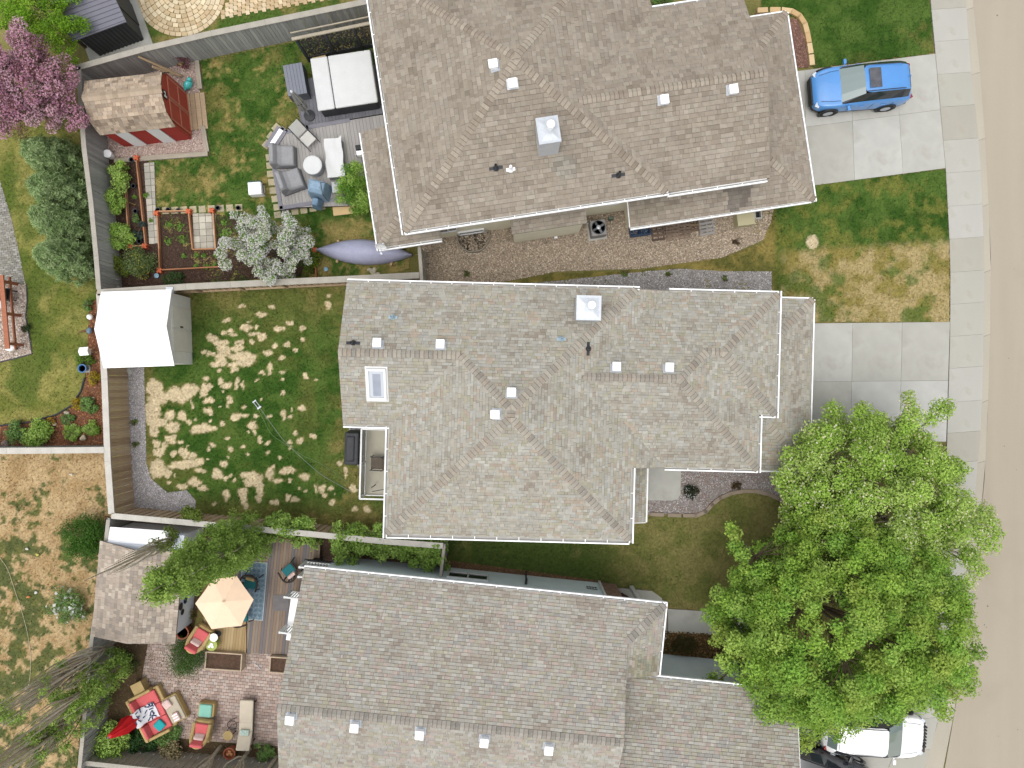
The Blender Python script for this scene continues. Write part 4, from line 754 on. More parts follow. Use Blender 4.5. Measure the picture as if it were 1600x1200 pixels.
rf = MB(); dk = MB(col=ph(120, 96, 76)); seed = 3
for i in range(4):
    (y0, za), (y1, zb) = prof[i], prof[i + 1]; lo, hi = ((y0, za), (y1, zb)) if za < zb else ((y1, zb), (y0, za)); q = [(-Lx / 2 - .1, lo[0], lo[1]), (Lx / 2 + .1, lo[0], lo[1]), (Lx / 2 + .1, hi[0], hi[1]), (-Lx / 2 - .1, hi[0], hi[1])]
    shingle_patch(rf, q, BARN, .155, seed + i, .012); dk.add([Vector(v) + Vector((0, 0, .004)) for v in q] + [Vector(v) - Vector((0, 0, .05)) for v in q], [(0, 1, 2, 3), (7, 6, 5, 4), (0, 4, 5, 1), (1, 5, 6, 2), (2, 6, 7, 3), (3, 7, 4, 0)])
rp = dk.build('roof', M_attr, e); rf.build('shingles', M_shingle, rp, kind='stuff')
mcap = MB().add([(0, -.16, -.035), (0, 0, .03), (0, .16, -.035), (.3, -.16, -.045), (.3, 0, .02), (.3, .16, -.045)], [(0, 3, 4, 1), (1, 4, 5, 2)]).mesh('ridge_shingle', mat('barn_cap', ramp=[ph(164, 146, 124), ph(186, 168, 146)], rough=.95))
for i in range(13): inst('ridge_shingle', mcap, rp, (-Lx / 2 - .1 + i * .246, 0, 2.80))
for x in (-.75, .55): MB().box(x - .27, x + .27, -Wy / 2 + .02, -Wy / 2 + .058, .05, 1.75).build('white_panel', M_white, e)
for sy in (-1, 1):
    d = MB(); d.box(Lx / 2 + .014, Lx / 2 + .05, sy * .47 - .45, sy * .47 + .45, .08, 1.95).build('door', M_red, e)
    t = MB(); yc = sy * .47
    for z_ in (.1, 1.0, 1.93): t.box(Lx / 2 + .05, Lx / 2 + .072, yc - .45, yc + .45, z_ - .04, z_ + .04)
    for yy in (yc - .42, yc + .42): t.box(Lx / 2 + .0501, Lx / 2 + .07, yy - .035, yy + .035, .1, 1.93)
    t.build('door_trim', mat('barn_trim', ph(206, 128, 104), rough=.7), e)
MB().box(Lx / 2 + .02, Lx / 2 + .05, -.17, .17, 2.1, 2.42).build('sign', M_dark, e); MB().box(Lx / 2 + .051, Lx / 2 + .056, -.12, -.04, 2.14, 2.38).box(Lx / 2 + .0515, Lx / 2 + .056, -.035, .12, 2.22, 2.29).box(Lx / 2 + .051, Lx / 2 + .0562, .05, .12, 2.3, 2.38).build('sign_motif', M_white, e)
m = thing('shed_ramp', 'weathered wooden ramp in front of the red barn shed', 'ramp', 308, 175, rot=6)
pm = mat('ramp_plank', ramp=[ph(186, 160, 128), ph(172, 148, 120), ph(198, 174, 142)], rough=.9, var=.14, stretch=(1, 6, 1))
for i in range(4): MB().cbox((-.33 + i * .22, 0, .09 - i * .012), (.21, 1.62, .05)).build('plank', pm, m, bevel=.006)
for y in (-.7, .7): MB().cbox((0, y, .03), (.85, .1, .05)).build('sleeper', pm, m)
for lab, a, b in (('grey timber sleeper edging the right side of the upper gravel pad', (308, 90), (314, 140)), ('grey timber sleeper along the lower edge of the shed gravel pad', (180, 252), (326, 241)), ('short grey timber sleeper at the lower right of the shed gravel pad', (318, 198), (325, 238))):
    A, B = U3(*a), U3(*b); d = B - A; MB().cbox((0, 0, .06), (d.length, .2, .12)).build('timber_sleeper', mat('grey_timber', ph(170, 160, 144), rough=.9, var=.2, stretch=(.5, 4, 1)), loc=(A + B) / 2, label=lab, cat='timber', bevel=.01).rotation_euler = (0, 0, math.atan2(d.y, d.x))
# planks leaning by the shed
for lab, a, b, r in (('long pale plank leaning between grey fence and red shed', (216, 88, 1.6), (282, 118, .25), .05), ('darker plank leaning just below the pale one beside the shed', (238, 104, 1.2), (285, 119, .1), .06)):
    A = U3(*a); B = U3(*b); c = (A + B) / 2; MB().tube([A - c, B - c], r, 4).build('plank', mat('pale_plank', ph(190, 164, 130), rough=.9, var=.15), loc=c, label=lab, cat='plank')
e = thing('broom', 'straw coloured bundle of brush by the fence near the teal ornament', 'brush', 272, 102, rot=10); m = MB()
for i in range(40): a = random.uniform(-.5, .5); m.tube([(0, 0, .05), (.5 * math.cos(a), .5 * math.sin(a) * .5, .12 + random.random() * .15)], .012, 4)
m.build('bristles', mat('straw', ph(196, 164, 100), rough=.9, var=.2), e); MB().tube([(-.5, 0, .06), (0.02, 0, .08)], .02).build('handle', mat('pale_plank'), e)
MB().blob((0, 0, .14), (.34, .26, .28), seed=4, rough=.2).build('tarp_bundle', mat('navy', ph(42, 50, 96), rough=.6, var=.2), loc=U3(228, 100, .05), label='small navy blue bundle between fence and red shed', cat='bundle', smooth=True)
e = thing('bird_ornament', 'glazed teal bird ornament standing by the red shed', 'ornament', 297, 135, rot=50); tm = mat('teal_glaze', ph(84, 200, 196), rough=.15, var=.3, scale=9, bump=.1, coat=.5)
MB().blob((0, 0, .2), (.5, .34, .38), seed=2, rough=.05).build('body', tm, e, smooth=True); MB().blob((.2, 0, .36), (.22, .2, .22), seed=3, rough=.03).build('head', tm, e, smooth=True); MB().cbox((-.3, 0, .22), (.26, .16, .06), ry=20, taper=.6).build('tail', tm, e, bevel=.02); MB().cbox((.33, 0, .36), (.08, .04, .04), taper=.3).build('beak', mat('pale_plank'), e)
# --- grey resin shed, top left
e = thing('garden_shed', 'dark grey plastic shed with pale ridge at the top left', 'shed', 178, 38, rot=20); M_rs = mat('grey_resin', ph(122, 122, 134), rough=.6, var=.05); M_rw = mat('dark_resin', ph(70, 72, 72), rough=.7, var=.1)
MB().box(-1.05, 1.05, -1.15, 1.25, 0, 1.95).build('wall', M_rw, e)
for i in range(12): MB().box(-1.02 + i * .175, -.95 + i * .175, -1.175, -1.152, .05, 1.9).build('wall_rib', M_rw, e)
for s in (-1, 1):
    MB().add([(-1.2, s * 1.35, 1.92), (1.2, s * 1.35, 1.92), (1.2, 0, 2.42), (-1.2, 0, 2.42), (-1.2, s * 1.35, 1.87), (1.2, s * 1.35, 1.87), (1.2, 0, 2.37), (-1.2, 0, 2.37)], [(0, 1, 2, 3), (7, 6, 5, 4), (0, 4, 5, 1), (1, 5, 6, 2), (2, 6, 7, 3), (3, 7, 4, 0)]).build('roof_panel', M_rs, e)
    for j in range(8): y = s * (1.3 - j * .16); zz = 1.92 + .5 * (1 - abs(y) / 1.35); MB().cbox((0, y, zz + .012), (2.38, .012, .02)).build('roof_batten', mat('resin_batten', ph(104, 104, 114), rough=.6), e)
MB().cbox((0, 0, 2.45), (2.42, .24, .05)).build('ridge_cap', mat('ridge_pale', ph(196, 206, 220), rough=.4, var=.05), e, bevel=.02)
MB().box(1.055, 1.09, -.5, .5, .1, 1.8).build('door', M_rw, e); MB().box(1.09, 1.13, .3, .36, .9, 1.1).build('handle', M_white, e)
MB().cbox((0, 0, .04), (2.9, 3.1, .08)).build('shed_pad', M_conc, loc=(*U(176, 42), 0), label='pale slab under the grey plastic shed', cat='slab').rotation_euler = (0, 0, R(20))
# --- white fabric shed, left of patchy lawn
e = thing('storage_shed', 'shed with bright white pitched roof in the corner of the patchy lawn', 'shed', 251, 519, rot=2.0); M_wr = mat('white_roof', (.84, .84, .84), rough=.5, var=.03, bump=0); M_sw = mat('shed_beige', (.62, .61, .57), rough=.7, var=.05)
hx, hy = 1.38, 1.6
MB().box(-hx + .2, hx, -hy + .12, hy - .12, 0, 1.88).build('wall', M_sw, e); MB().add([(hx, -hy + .12, 1.88), (hx, hy - .12, 1.88), (hx, 0, 2.42), (-hx + .2, -hy + .12, 1.88), (-hx + .2, hy - .12, 1.88), (-hx + .2, 0, 2.42)], [(0, 1, 2), (5, 4, 3), (0, 2, 5, 3), (1, 4, 5, 2)]).build('gable', M_sw, e)
for s in (-1, 1): MB().add([(-hx - .1, s * hy, 1.95), (hx + .1, s * hy, 1.95), (hx + .1, 0, 2.52), (-hx - .1, 0, 2.52), (-hx - .1, s * hy, 1.9), (hx + .1, s * hy, 1.9), (hx + .1, 0, 2.47), (-hx - .1, 0, 2.47)], [(0, 1, 2, 3), (7, 6, 5, 4), (0, 4, 5, 1), (1, 5, 6, 2), (2, 6, 7, 3), (3, 7, 4, 0)]).build('roof_panel', M_wr, e)
for s in (-1, 1): MB().box(hx + .002, hx + .035, s * .5 - .46, s * .5 + .46, .06, 1.78).build('door', mat('shed_door', (.58, .56, .49), rough=.7, var=.05), e)
MB().box(hx + .036, hx + .075, .06, .12, .95, 1.15).build('handle', M_dark, e); MB().box(hx + .001, hx + .02, -hy + .12, hy - .12, 1.80, 1.87).build('door_lintel', M_sw, e)
MB().cbox((0, 0, .5), (.3, .26, .12)).tube([(0, 0, 0), (0, 0, .5)], .03).build('flood_light', M_galv, loc=(*U(296, 462), 1.3), label='small grey fixture at the upper corner of the white-roofed shed', cat='fixture')
MB().cbox((0, 0, .03), (.18, .3, .05)).build('splash_block', M_conc, loc=(*U(203, 580), .02), label='pale splash block below the white-roofed shed', cat='splash block', bevel=.01).rotation_euler = (0, 0, R(25))
# --- lower-yard shed with shingle roof
e = thing('garden_shed', 'lower yard shed with long tan shingle roof and blue-grey walls', 'shed', 252, 902, rot=-5.0); SHP = [(180, 166, 151), (192, 177, 161), (171, 158, 145), (197, 184, 168), (183, 169, 153), (165, 154, 142)]
hx, hy = 1.55, 1.88; MB().box(-hx, hx, -hy, hy, 0, 2.0).build('wall', mat('shed_blue', (.6, .64, .7), rough=.7, var=.06), e)
MB().box(hx - .6, hx + .15, hy - .02, hy + .55, 0, 1.9).build('side_wall', MATS['shed_blue'], e)
q1 = [(hx + .2, -hy - .2, 1.98), (hx + .2, hy - .1, 1.98), (0, hy - .1, 2.45), (0, -hy - .2, 2.45)]; q2 = [(-hx - .2, -hy - .2, 1.98), (-hx - .2, hy + .05, 1.98), (0, hy - .1, 2.45), (0, -hy - .2, 2.45)]
rf = MB(); dk = MB(col=ph(130, 116, 104))
for i, q in enumerate((q1, q2)): shingle_patch(rf, q, SHP, .16, 30 + i, .012); dk.add([Vector(v) + Vector((0, 0, .003)) for v in q] + [Vector(v) - Vector((0, 0, .07)) for v in q], [(0, 1, 2, 3), (7, 6, 5, 4), (0, 4, 5, 1), (1, 5, 6, 2), (2, 6, 7, 3), (3, 7, 4, 0)])
rp = dk.build('roof', M_attr, e); rf.build('shingles', M_shingle, rp, kind='stuff')
for y, z, r, c in ((-1.05, 1.15, .13, M_dark), (-.75, 1.35, .16, M_char), (-.6, .95, .15, mat('navy')), (-.35, 1.45, .15, M_white)):
    MB().lathe([(r, 0), (r, .02), (r * .7, .03), (r * .68, .02)], 16).build('wall_plate', c, e, loc=(hx + .02, y, z)).rotation_euler = (0, R(90), 0)
e = thing('lean_to', 'white flat-roofed lean-to behind the lower yard shed', 'lean-to', 250, 838, rot=-4)
MB().box(-1.2, 1.35, -.45, .55, 0, 1.72).build('wall', MATS['shed_blue'], e); MB().add([(-1.3, -.5, 1.9), (1.4, -.5, 1.9), (1.4, .68, 1.74), (-1.3, .68, 1.74), (-1.3, -.5, 1.84), (1.4, -.5, 1.84), (1.4, .68, 1.68), (-1.3, .68, 1.68)], [(0, 1, 2, 3), (7, 6, 5, 4), (0, 4, 5, 1), (1, 5, 6, 2), (2, 6, 7, 3), (3, 7, 4, 0)]).build('roof_panel', M_wr, e)
MB().lathe([(.05, 0), (.13, .1), (.15, .16), (.1, .16)], 12).build('wall_lamp', M_white, loc=U3(278, 868, 1.5), label='white bell shaped lamp on the blue-grey shed wall', cat='lamp')

# --- N deck with hot tub
def planked(name, label, poly_px, z, rot, bw, ramp, cat='deck', piece='plank', along='y', th=.14, gap=.008, parent=None):
    poly = UP(poly_px, z); cx = sum(p[0] for p in poly) / len(poly); cy = sum(p[1] for p in poly) / len(poly); a = R(rot); ca, sa = math.cos(a), math.sin(a)
    loc = [((x - cx) * ca + (y - cy) * sa, -(x - cx) * sa + (y - cy) * ca) for x, y in poly]; root = thing(name, label, cat, 0, 0, rot=rot, world=(cx, cy))
    MB(col=(.03, .03, .03)).prism(loc, max(.0, z - th), z - .03).build('substructure', M_attr, root); ax = 0 if along == 'y' else 1; lo = min(p[ax] for p in loc); hi = max(p[ax] for p in loc); x = lo
    mm = mat('planks_' + str(abs(hash(tuple(ramp))) % 9999), ramp=[ph(*c) for c in ramp], rough=.85, var=.1, scale=3, fine=25, bump=.2, stretch=(8, .6, 1) if along == 'y' else (.6, 8, 1))
    while x < hi:
        q = clip(clip(loc, ax, x + gap / 2, True), ax, x + bw - gap / 2, False)
        if len(q) >= 3 and abs(area(q)) > .004: MB().prism(q, z - .03, z + random.uniform(-.001, .002)).build(piece, mm, root)
        x += bw
    return root
d1 = planked('deck', 'grey composite deck with covered seating behind the upper house', [(423, 233), (441, 201), (447, 206), (480, 199), (640, 172), (640, 318), (439, 325)], .32, 8.6, .15, [(172, 168, 164), (180, 176, 171), (164, 160, 157), (176, 172, 168)])
bz = mat('deck_border', ph(140, 138, 146), rough=.8, var=.08)
DB = [U3(x, y, .325) for x, y in ((423, 233), (441, 201), (447, 206), (480, 199), (545, 188))]; DL = [U3(x, y, .325) for x, y in ((423, 233), (439, 325), (560, 306))]
inv = Matrix.Rotation(-R(8.6), 3, 'Z')
for seq in (DB, DL):
    for a, b in zip(seq[:-1], seq[1:]):
        c = inv @ ((a + b) / 2 - d1.location); d = inv @ (b - a); MB().cbox((0, 0, -.12), (d.length + .1, .17, .26)).build('border_board', bz, d1, loc=(c.x, c.y, .325 + .012)).rotation_euler = (0, 0, math.atan2(d.y, d.x))
d2 = planked('deck', 'lower dark grey deck platform around the hot tub', [(457, 128), (640, 90), (640, 170), (480, 198), (470, 190)], .16, 8.6, .15, [(122, 122, 128), (132, 132, 138), (114, 114, 120)])
st = thing('deck_step', 'narrow white step set in the cut corner of the grey deck', 'step', 431, 217, .33, rot=57); MB().cbox((0, 0, .03), (.95, .2, .05)).build('tread', M_vent, st, bevel=.01); MB().cbox((0, .18, .02), (1.05, .14, .05)).cbox((0, -.18, .02), (1.05, .14, .05)).build('side_board', bz, st)
e = thing('hot_tub', 'square hot tub with white padded folding cover', 'hot tub', 545, 140, .16, rot=8.6); M_cov = mat('vinyl_cover', ph(224, 225, 224), rough=.6, var=.05, scale=2, fine=18, bump=.15)
MB().cbox((0, 0, .44), (2.5, 2.15, .84), taper=1.0).build('cabinet', M_char, e, bevel=.05)
MB().cbox((-.92, 0, .93), (.74, 2.28, .13)).build('cover_panel', M_cov, e, bevel=.05); MB().cbox((.4, 0, .93), (1.84, 2.28, .13)).build('cover_panel', M_cov, e, bevel=.05)
for x in (-.6, .1, .9): MB().cbox((x, -1.15, .86), (.05, .02, .16)).build('strap', M_char, e)
MB().tube([(1.36, -1.1, .5), (1.36, -1.1, 1.0), (1.36, 1.1, 1.0), (1.36, 1.1, .5)], .02).build('cover_lifter', M_char, e)
e = thing('step_box', 'grey slatted step box beside the hot tub', 'step box', 468, 134, .16, rot=10)
for i in range(6): MB().cbox((-.35 + i * .14, 0, .66), (.13, 1.35, .03)).build('slat', mat('resin_slat', ph(132, 136, 146), rough=.7, var=.06), e)
MB().cbox((0, 0, .32), (.84, 1.35, .62)).build('box', mat('resin_dark', ph(104, 106, 112), rough=.7), e, bevel=.01)
# lattice privacy screen (top edge far, leaning away in view)
A, B = U3(462, 61, 2.05), U3(640, 24, 2.05); A.z = B.z = 0; c = (A + B) / 2; d = B - A; e = thing('privacy_screen', 'black ornamental lattice screen behind the hot tub', 'privacy screen', 0, 0, world=(c.x, c.y), rot=math.degrees(math.atan2(d.y, d.x))); Ls = d.length
M_lat = mat('lattice', ph(66, 62, 60), rough=.6, var=.1)
for k in range(5): MB().box(-Ls / 2 + k * Ls / 4 - .05, -Ls / 2 + k * Ls / 4 + .05, -.05, .05, 0, 2.05).build('post', M_char, e)
for k in range(4):
    m = MB(); x0 = -Ls / 2 + k * Ls / 4 + .06; w = Ls / 4 - .12; rr = random.Random(k)
    for i in range(26):
        for j in range(26):
            if rr.random() < .72: m.box(x0 + i * w / 26, x0 + (i + .86) * w / 26, -.012, .012, .45 + j * 1.5 / 26, .45 + (j + .86) * 1.5 / 26)
    m.build('lattice_panel', M_lat, e, kind='stuff')
    MB().box(x0, x0 + w, -.02, .02, .1, .42).build('lower_board', M_char, e)
MB().box(-Ls / 2 - .15, Ls / 2, -.06, .06, 2.06, 2.12).build('top_rail', mat('pale_rail', ph(176, 166, 146), rough=.8), e); MB().box(-Ls / 2 - .15, Ls / 2, .22, .27, 2.1, 2.15).build('top_rail', MATS['pale_rail'], e)
MB().box(-Ls / 2 + .2, -Ls / 2 + .8, -.16, -.05, .3, .36).build('shelf', mat('ply', ph(220, 190, 140), rough=.8, var=.06), e)
# closed cantilever umbrella (tall, leaning out in view)
e = thing('closed_umbrella', 'folded grey patio umbrella beside the hot tub steps', 'umbrella', 484, 181, .16); gm_ = mat('grey_canvas', ph(160, 158, 152), rough=.9, var=.15, scale=8)
MB().tube([(0, 0, 0), (0, 0, 2.6)], .028).build('pole', M_galv, e); m = MB(); prof = [(.05, .75), (.13, .8), (.16, 1.2), (.14, 1.7), (.1, 2.2), (.05, 2.5), (.02, 2.55)]
vs = []; fs = []; nn = 14
for r, z in prof:
    for k in range(nn): t = 6.283 * k / nn; q = r * (1 + (.28 if k % 2 else -.2)); vs.append((q * math.cos(t), q * math.sin(t), z))
for i in range(len(prof) - 1):
    for k in range(nn): fs.append((i * nn + k, i * nn + (k + 1) % nn, (i + 1) * nn + (k + 1) % nn, (i + 1) * nn + k))
m.add(vs, fs).build('canopy', gm_, e); MB().lathe([(.25, 0), (.25, .06), (.05, .1)], 14).build('base', M_char, e); MB().lathe([(.02, 2.55), (.05, 2.6), (.03, 2.7), (.005, 2.72)], 10).build('finial', M_vent, e); MB().lathe([(.13, 1.5), (.155, 1.52), (.13, 1.56)], 12).build('strap', M_dark, e)
# deck furniture
e = thing('sling_chair', 'pale sling lounge chair on the upper deck corner', 'chair', 477, 214, .33, rot=45); fab = mat('pale_sling', ph(206, 204, 198), rough=.85, var=.06)
MB().cbox((0, -.3, .36), (.52, .5, .03), rx=6).build('seat', fab, e, bevel=.01); MB().cbox((0, .22, .62), (.52, .62, .03), rx=52).build('backrest', fab, e, bevel=.01)
for s in (-1, 1):
    MB().tube([(s * .29, -.62, 0), (s * .29, -.5, .42), (s * .29, .25, .55)], .018).build('arm', M_char, e); MB().tube([(s * .29, -.55, .33), (s * .29, 0, .3), (s * .28, .45, .9)], .018).build('side_rail', M_char, e); MB().tube([(s * .29, .3, .6), (s * .29, .1, 0)], .018).build('leg', M_char, e)
M_gc = mat('grey_cover', ph(158, 158, 160), rough=.75, var=.1, scale=4, fine=20, bump=.35)
def covered_chair(label, px, py, rot):
    e = thing('covered_chair', label, 'covered chair', px, py, .33, rot, 'covered chairs on the upper deck'); e.scale = (1.02, 1.15, 1.0); sec_ = [(-.44, .0), (-.43, .38), (-.40, .44), (.0, .52), (.14, .62), (.24, .84), (.36, .87), (.43, .7), (.46, 0)]
    vs = []; n = len(sec_)
    for x, s in ((-.43, 1), (-.36, 1.05), (0, 1), (.36, 1.05), (.43, 1)):
        for y, z in sec_: vs.append((x + (.02 * math.sin(9 * y)), y, z * s - (.07 if abs(x) > .4 and z > .1 else 0)))
    fs = [(i * n + j, (i + 1) * n + j, (i + 1) * n + j + 1, i * n + j + 1) for i in range(4) for j in range(n - 1)] + [tuple(range(n)), tuple(range(4 * n, 5 * n))[::-1]]
    MB().add(vs, fs).build('cover', M_gc, e, bevel=.03); MB().box(-.445, .445, -.455, .47, 0, .1).build('skirt', mat('grey_cover_dark', ph(108, 108, 112), rough=.75, var=.1), e, bevel=.02)
covered_chair('grey covered armchair on the upper deck, the upper of two', 446, 248, 92); covered_chair('grey covered armchair on the upper deck, the lower of two', 458, 286, 110)
e = thing('fire_table', 'round covered table with white top on the upper deck', 'table', 493, 263, .33); MB().lathe([(.0, .5), (.38, .505), (.41, .49), (.42, .44)], 28).build('top_cover', M_cov, e); MB().lathe([(.42, .44), (.41, .1), (.36, 0)], 28).build('side', mat('pale_grey', ph(196, 198, 202), rough=.7, var=.06), e)
e = thing('covered_bench', 'long bench under a white sheet on the upper deck', 'bench', 527, 252, .33, rot=6); vs = []
for j in range(9):
    for i in range(6): vs.append((-.38 + i * .152 + .02 * math.sin(j * 1.7), -.85 + j * .2125 + (.08 if i == 5 and j == 8 else 0), .5 + .03 * math.sin(i * 1.3 + j * .8) + (.04 if i in (0, 5) else 0)))
m = MB().add(vs, [(j * 6 + i, j * 6 + i + 1, (j + 1) * 6 + i + 1, (j + 1) * 6 + i) for j in range(8) for i in range(5)]); m.build('sheet', M_cov, e, smooth=True); MB().box(-.36, .36, -.82, .82, .05, .46).build('bench_box', M_gc, e, bevel=.02)
e = thing('grill', 'barbecue under a pale blue cover on the deck edge', 'grill', 502, 303, .33, rot=-12); M_bc = mat('blue_cover', ph(142, 168, 190), rough=.6, var=.16, scale=5, fine=18, bump=.5); M_bc2 = mat('blue_cover_fold', ph(120, 148, 172), rough=.6, var=.2, scale=6, bump=.5)
MB().add([(-.42, -.3, 0), (.42, -.3, 0), (.45, .42, 0), (-.45, .42, 0), (-.34, -.2, .86), (.34, -.2, .86), (.36, .34, .95), (-.36, .34, .95), (-.22, -.05, 1.02), (.2, -.02, 1.04), (.18, .25, 1.05), (-.2, .24, 1.04)], [(0, 1, 5, 4), (1, 2, 6, 5), (2, 3, 7, 6), (3, 0, 4, 7), (4, 5, 9, 8), (5, 6, 10, 9), (6, 7, 11, 10), (7, 4, 8, 11), (8, 9, 10, 11)]).build('cover', M_bc, e, bevel=.04)
MB().cbox((0, -.5, .35), (.4, .5, .62), taper=.6).build('shelf_fold', M_bc2, e, bevel=.05); MB().tube([(.36, .34, .96), (.2, .25, 1.06), (.34, -.2, .87), (.42, -.3, .3)], .012).build('seam', M_char, e)
e = thing('storage_box', 'small grey storage box beside the blue covered barbecue', 'storage box', 532, 296, .33, rot=6); MB().cbox((0, 0, .2), (.5, .42, .38)).build('box', M_gc, e, bevel=.015); MB().cbox((0, 0, .41), (.55, .47, .05)).build('lid', mat('pale_grey'), e, bevel=.015)
MB().cbox((0, 0, .03), (1.12, .6, .05)).build('wood_board', mat('ply'), loc=(*U(540, 325), .02), label='bare yellow plywood board on the grass below the deck', cat='board').rotation_euler = (0, 0, R(7))
e = thing('cooler', 'white cooler box with green lid trim on the grass', 'cooler', 404, 299, rot=4); MB().cbox((0, 0, .24), (.6, .52, .46)).build('box', M_vent, e, bevel=.03); MB().cbox((0, .02, .49), (.56, .5, .06)).build('lid', M_vent, e, bevel=.02); MB().cbox((0, .3, .4), (.6, .08, .1)).build('trim', mat('dark_green', ph(50, 90, 74), rough=.5), e); MB().tube([(.33, -.2, .2), (.36, -.2, .45), (.36, .2, .45), (.33, .2, .2)], .02).build('handle', M_dark, e)
e = thing('gas_meter', 'white meter and pipes beside the upper house back corner', 'meter', 566, 246, .3, rot=8); MB().cbox((0, 0, .5), (.24, .2, .3)).build('body', M_vent, e, bevel=.03); MB().tube([(-.12, 0, .5), (-.2, 0, .45), (-.2, 0, .05)], .025).tube([(.12, 0, .55), (.2, 0, .5), (.2, .05, 0)], .025).build('pipe', M_galv, e); MB().cbox((.02, .25, .4), (.3, .2, .5)).build('cabinet', M_dark, e, bevel=.02)
# --- boat under lavender tarp
e = thing('covered_boat', 'slender boat under a lavender grey tarp beside the fence', 'boat', 571, 396, rot=-3); vs = []; fs = []; ns = 18; cs = [(-1, .18), (-.99, .42), (-.72, .62), (-.35, .74), (0, .8), (.35, .74), (.72, .62), (.99, .42), (1, .18)]
for i in range(ns + 1):
    t = i / ns; w = .54 * math.sin(math.pi * (t * .99 + .005)) ** .85 + .005; sag = .04 * math.sin(t * 14)
    for y, z in cs: vs.append((-2.12 + 4.24 * t, y * w, z * (.55 + .45 * math.sin(math.pi * t)) + sag * (1 - abs(y))))
n = len(cs); fs = [(i * n + j, (i + 1) * n + j, (i + 1) * n + j + 1, i * n + j + 1) for i in range(ns) for j in range(n - 1)]
MB().add(vs, fs).build('tarp', mat('lavender_tarp', ph(172, 174, 198), rough=.55, var=.08, scale=3, fine=14, bump=.35), e, smooth=True)
MB().add([(x, y * .93, z * .4 + .05) for x, y, z in vs], fs).build('hull', M_char, e, smooth=True)
for x in (-1.2, 1.2): MB().cbox((x, 0, .1), (.1, 1.0, .2)).build('trestle', mat('pale_plank'), e)
MB().tube([(-2.3, 0, .35), (-2.55, .02, .05)], .01).tube([(2.3, 0, .35), (2.6, .1, .05)], .01).build('rope', M_white, e)
e = thing('stone_pile', 'few pale flat stones under the boat', 'stones', 583, 425); 
for x, y, s in ((0, 0, 1), (.2, -.12, .8), (-.15, .1, .7), (.08, .12, .6)): MB().blob((x, y, .06), (.32 * s, .24 * s, .1), seed=int(x * 50) + 9, rough=.25).build('stone', mat('pale_stone', ph(190, 182, 160), rough=.9, var=.15), e)

# --- vegetable garden edging: timber rails with orange corner brackets
M_tim = mat('cedar_rail', ramp=[ph(170, 116, 82), ph(186, 134, 98), ph(200, 156, 118)], rough=.85, var=.14); M_br = mat('orange_bracket', ph(206, 104, 66), rough=.7, var=.1)
def rail_frame(label, segs, corners):
    allp = [U3(*p) for s_ in segs for p in s_]; c = sum(allp, Vector()) / len(allp); e = thing('garden_bed_frame', label, 'bed frame', 0, 0, world=(c.x, c.y))
    for a, b in segs:
        A, B = U3(*a), U3(*b); d = B - A; MB().cbox((0, 0, .14), (d.length, .05, .2)).build('timber', M_tim, e, loc=((A + B) / 2 - c)).rotation_euler = (0, 0, math.atan2(d.y, d.x))
    for p in corners:
        q = U3(*p) - c; MB().cbox((0, 0, .15), (.26, .09, .24), rz=40).cbox((0, 0, .15), (.26, .085, .242), rz=-50).build('bracket', M_br, e, loc=q)
rail_frame('long narrow cedar bed frame beside the grey fence', [((196, 254), (206, 384)), ((217, 253), (231, 384)), ((206, 386), (231, 385))], [(217, 249), (207, 386), (230, 386)])
rail_frame('cedar frame of the soil bed between the two paver paths', [((249, 333), (252, 390)), ((249, 332), (297, 331)), ((298, 333), (304, 390)), ((252, 390), (253, 425)), ((253, 423), (345, 418))], [(248, 335), (298, 332), (253, 424)])
rail_frame('cedar frame around the square paver alcove', [((336, 332), (340, 390)), ((304, 391), (340, 390))], [(334, 331)])
rail_frame('faded cedar rails beside the fence behind the shrubs', [((166, 262), (172, 345)), ((174, 350), (184, 392)), ((184, 396), (190, 452))], [])
rail_frame('thin cedar rail under the white apple tree', [((494, 394), (496, 440)), ((457, 420), (458, 440))], [(494, 392)])
for lab, px, py, r in (('pale blue saucer on the soil by the orange bracket', 246, 431, .11), ('small pale blue saucer on the grass below the boat', 510, 421, .1)): MB().lathe([(.02, 0), (r * .8, .02), (r, .06), (r * .92, .06), (r * .7, .03)], 16).build('saucer', mat('blue_saucer', ph(150, 186, 204), rough=.4), loc=(*U(px, py), .03), label=lab, cat='saucer')
e = thing('bucket', 'white bucket with lid at the corner of the shed gravel', 'bucket', 175, 244); MB().lathe([(.14, 0), (.17, .36), (.18, .38)], 18).build('body', M_vent, e); MB().lathe([(.0, .4), (.17, .4), (.19, .36)], 18).build('lid', M_vent, e)
e = thing('downspout_pipe', 'white pipe standing against the fence by the red shed', 'pipe', 164, 225); MB().tube([(0, 0, 0), (0, 0, 1.1), (.08, .05, 1.2)], .05, 8).build('pipe', M_galv, e)
m_ = mat('dark_pot', (.04, .045, .055), rough=.5)
for i, (x, y, lab) in enumerate(((208, 251, 'by the orange bracket at the top of the narrow bed'), (211, 292, 'in the middle of the narrow bed, upper'), (214, 331, 'in the narrow bed below the yellow stake'), (220, 378, 'at the lower end of the narrow bed'), (265, 329, 'on the stones above the soil bed'), (281, 330, 'on the stones above the soil bed, right one'), (342, 326, 'on the stones by the white apple tree'), (249, 329, 'at the corner of the soil bed'), (374, 326, 'on the stones nearest the white cooler'))):
    e = thing('plant_pot', 'small black nursery pot ' + lab, 'pot', x, y, .02, group='nursery pots in the vegetable garden'); MB().lathe([(.07, 0), (.1, .16), (.11, .17), (.085, .165), (.08, .1)], 12).build('pot', m_, e); MB().lathe([(.0, .12), (.085, .12)], 12).build('soil', M_soil, e)
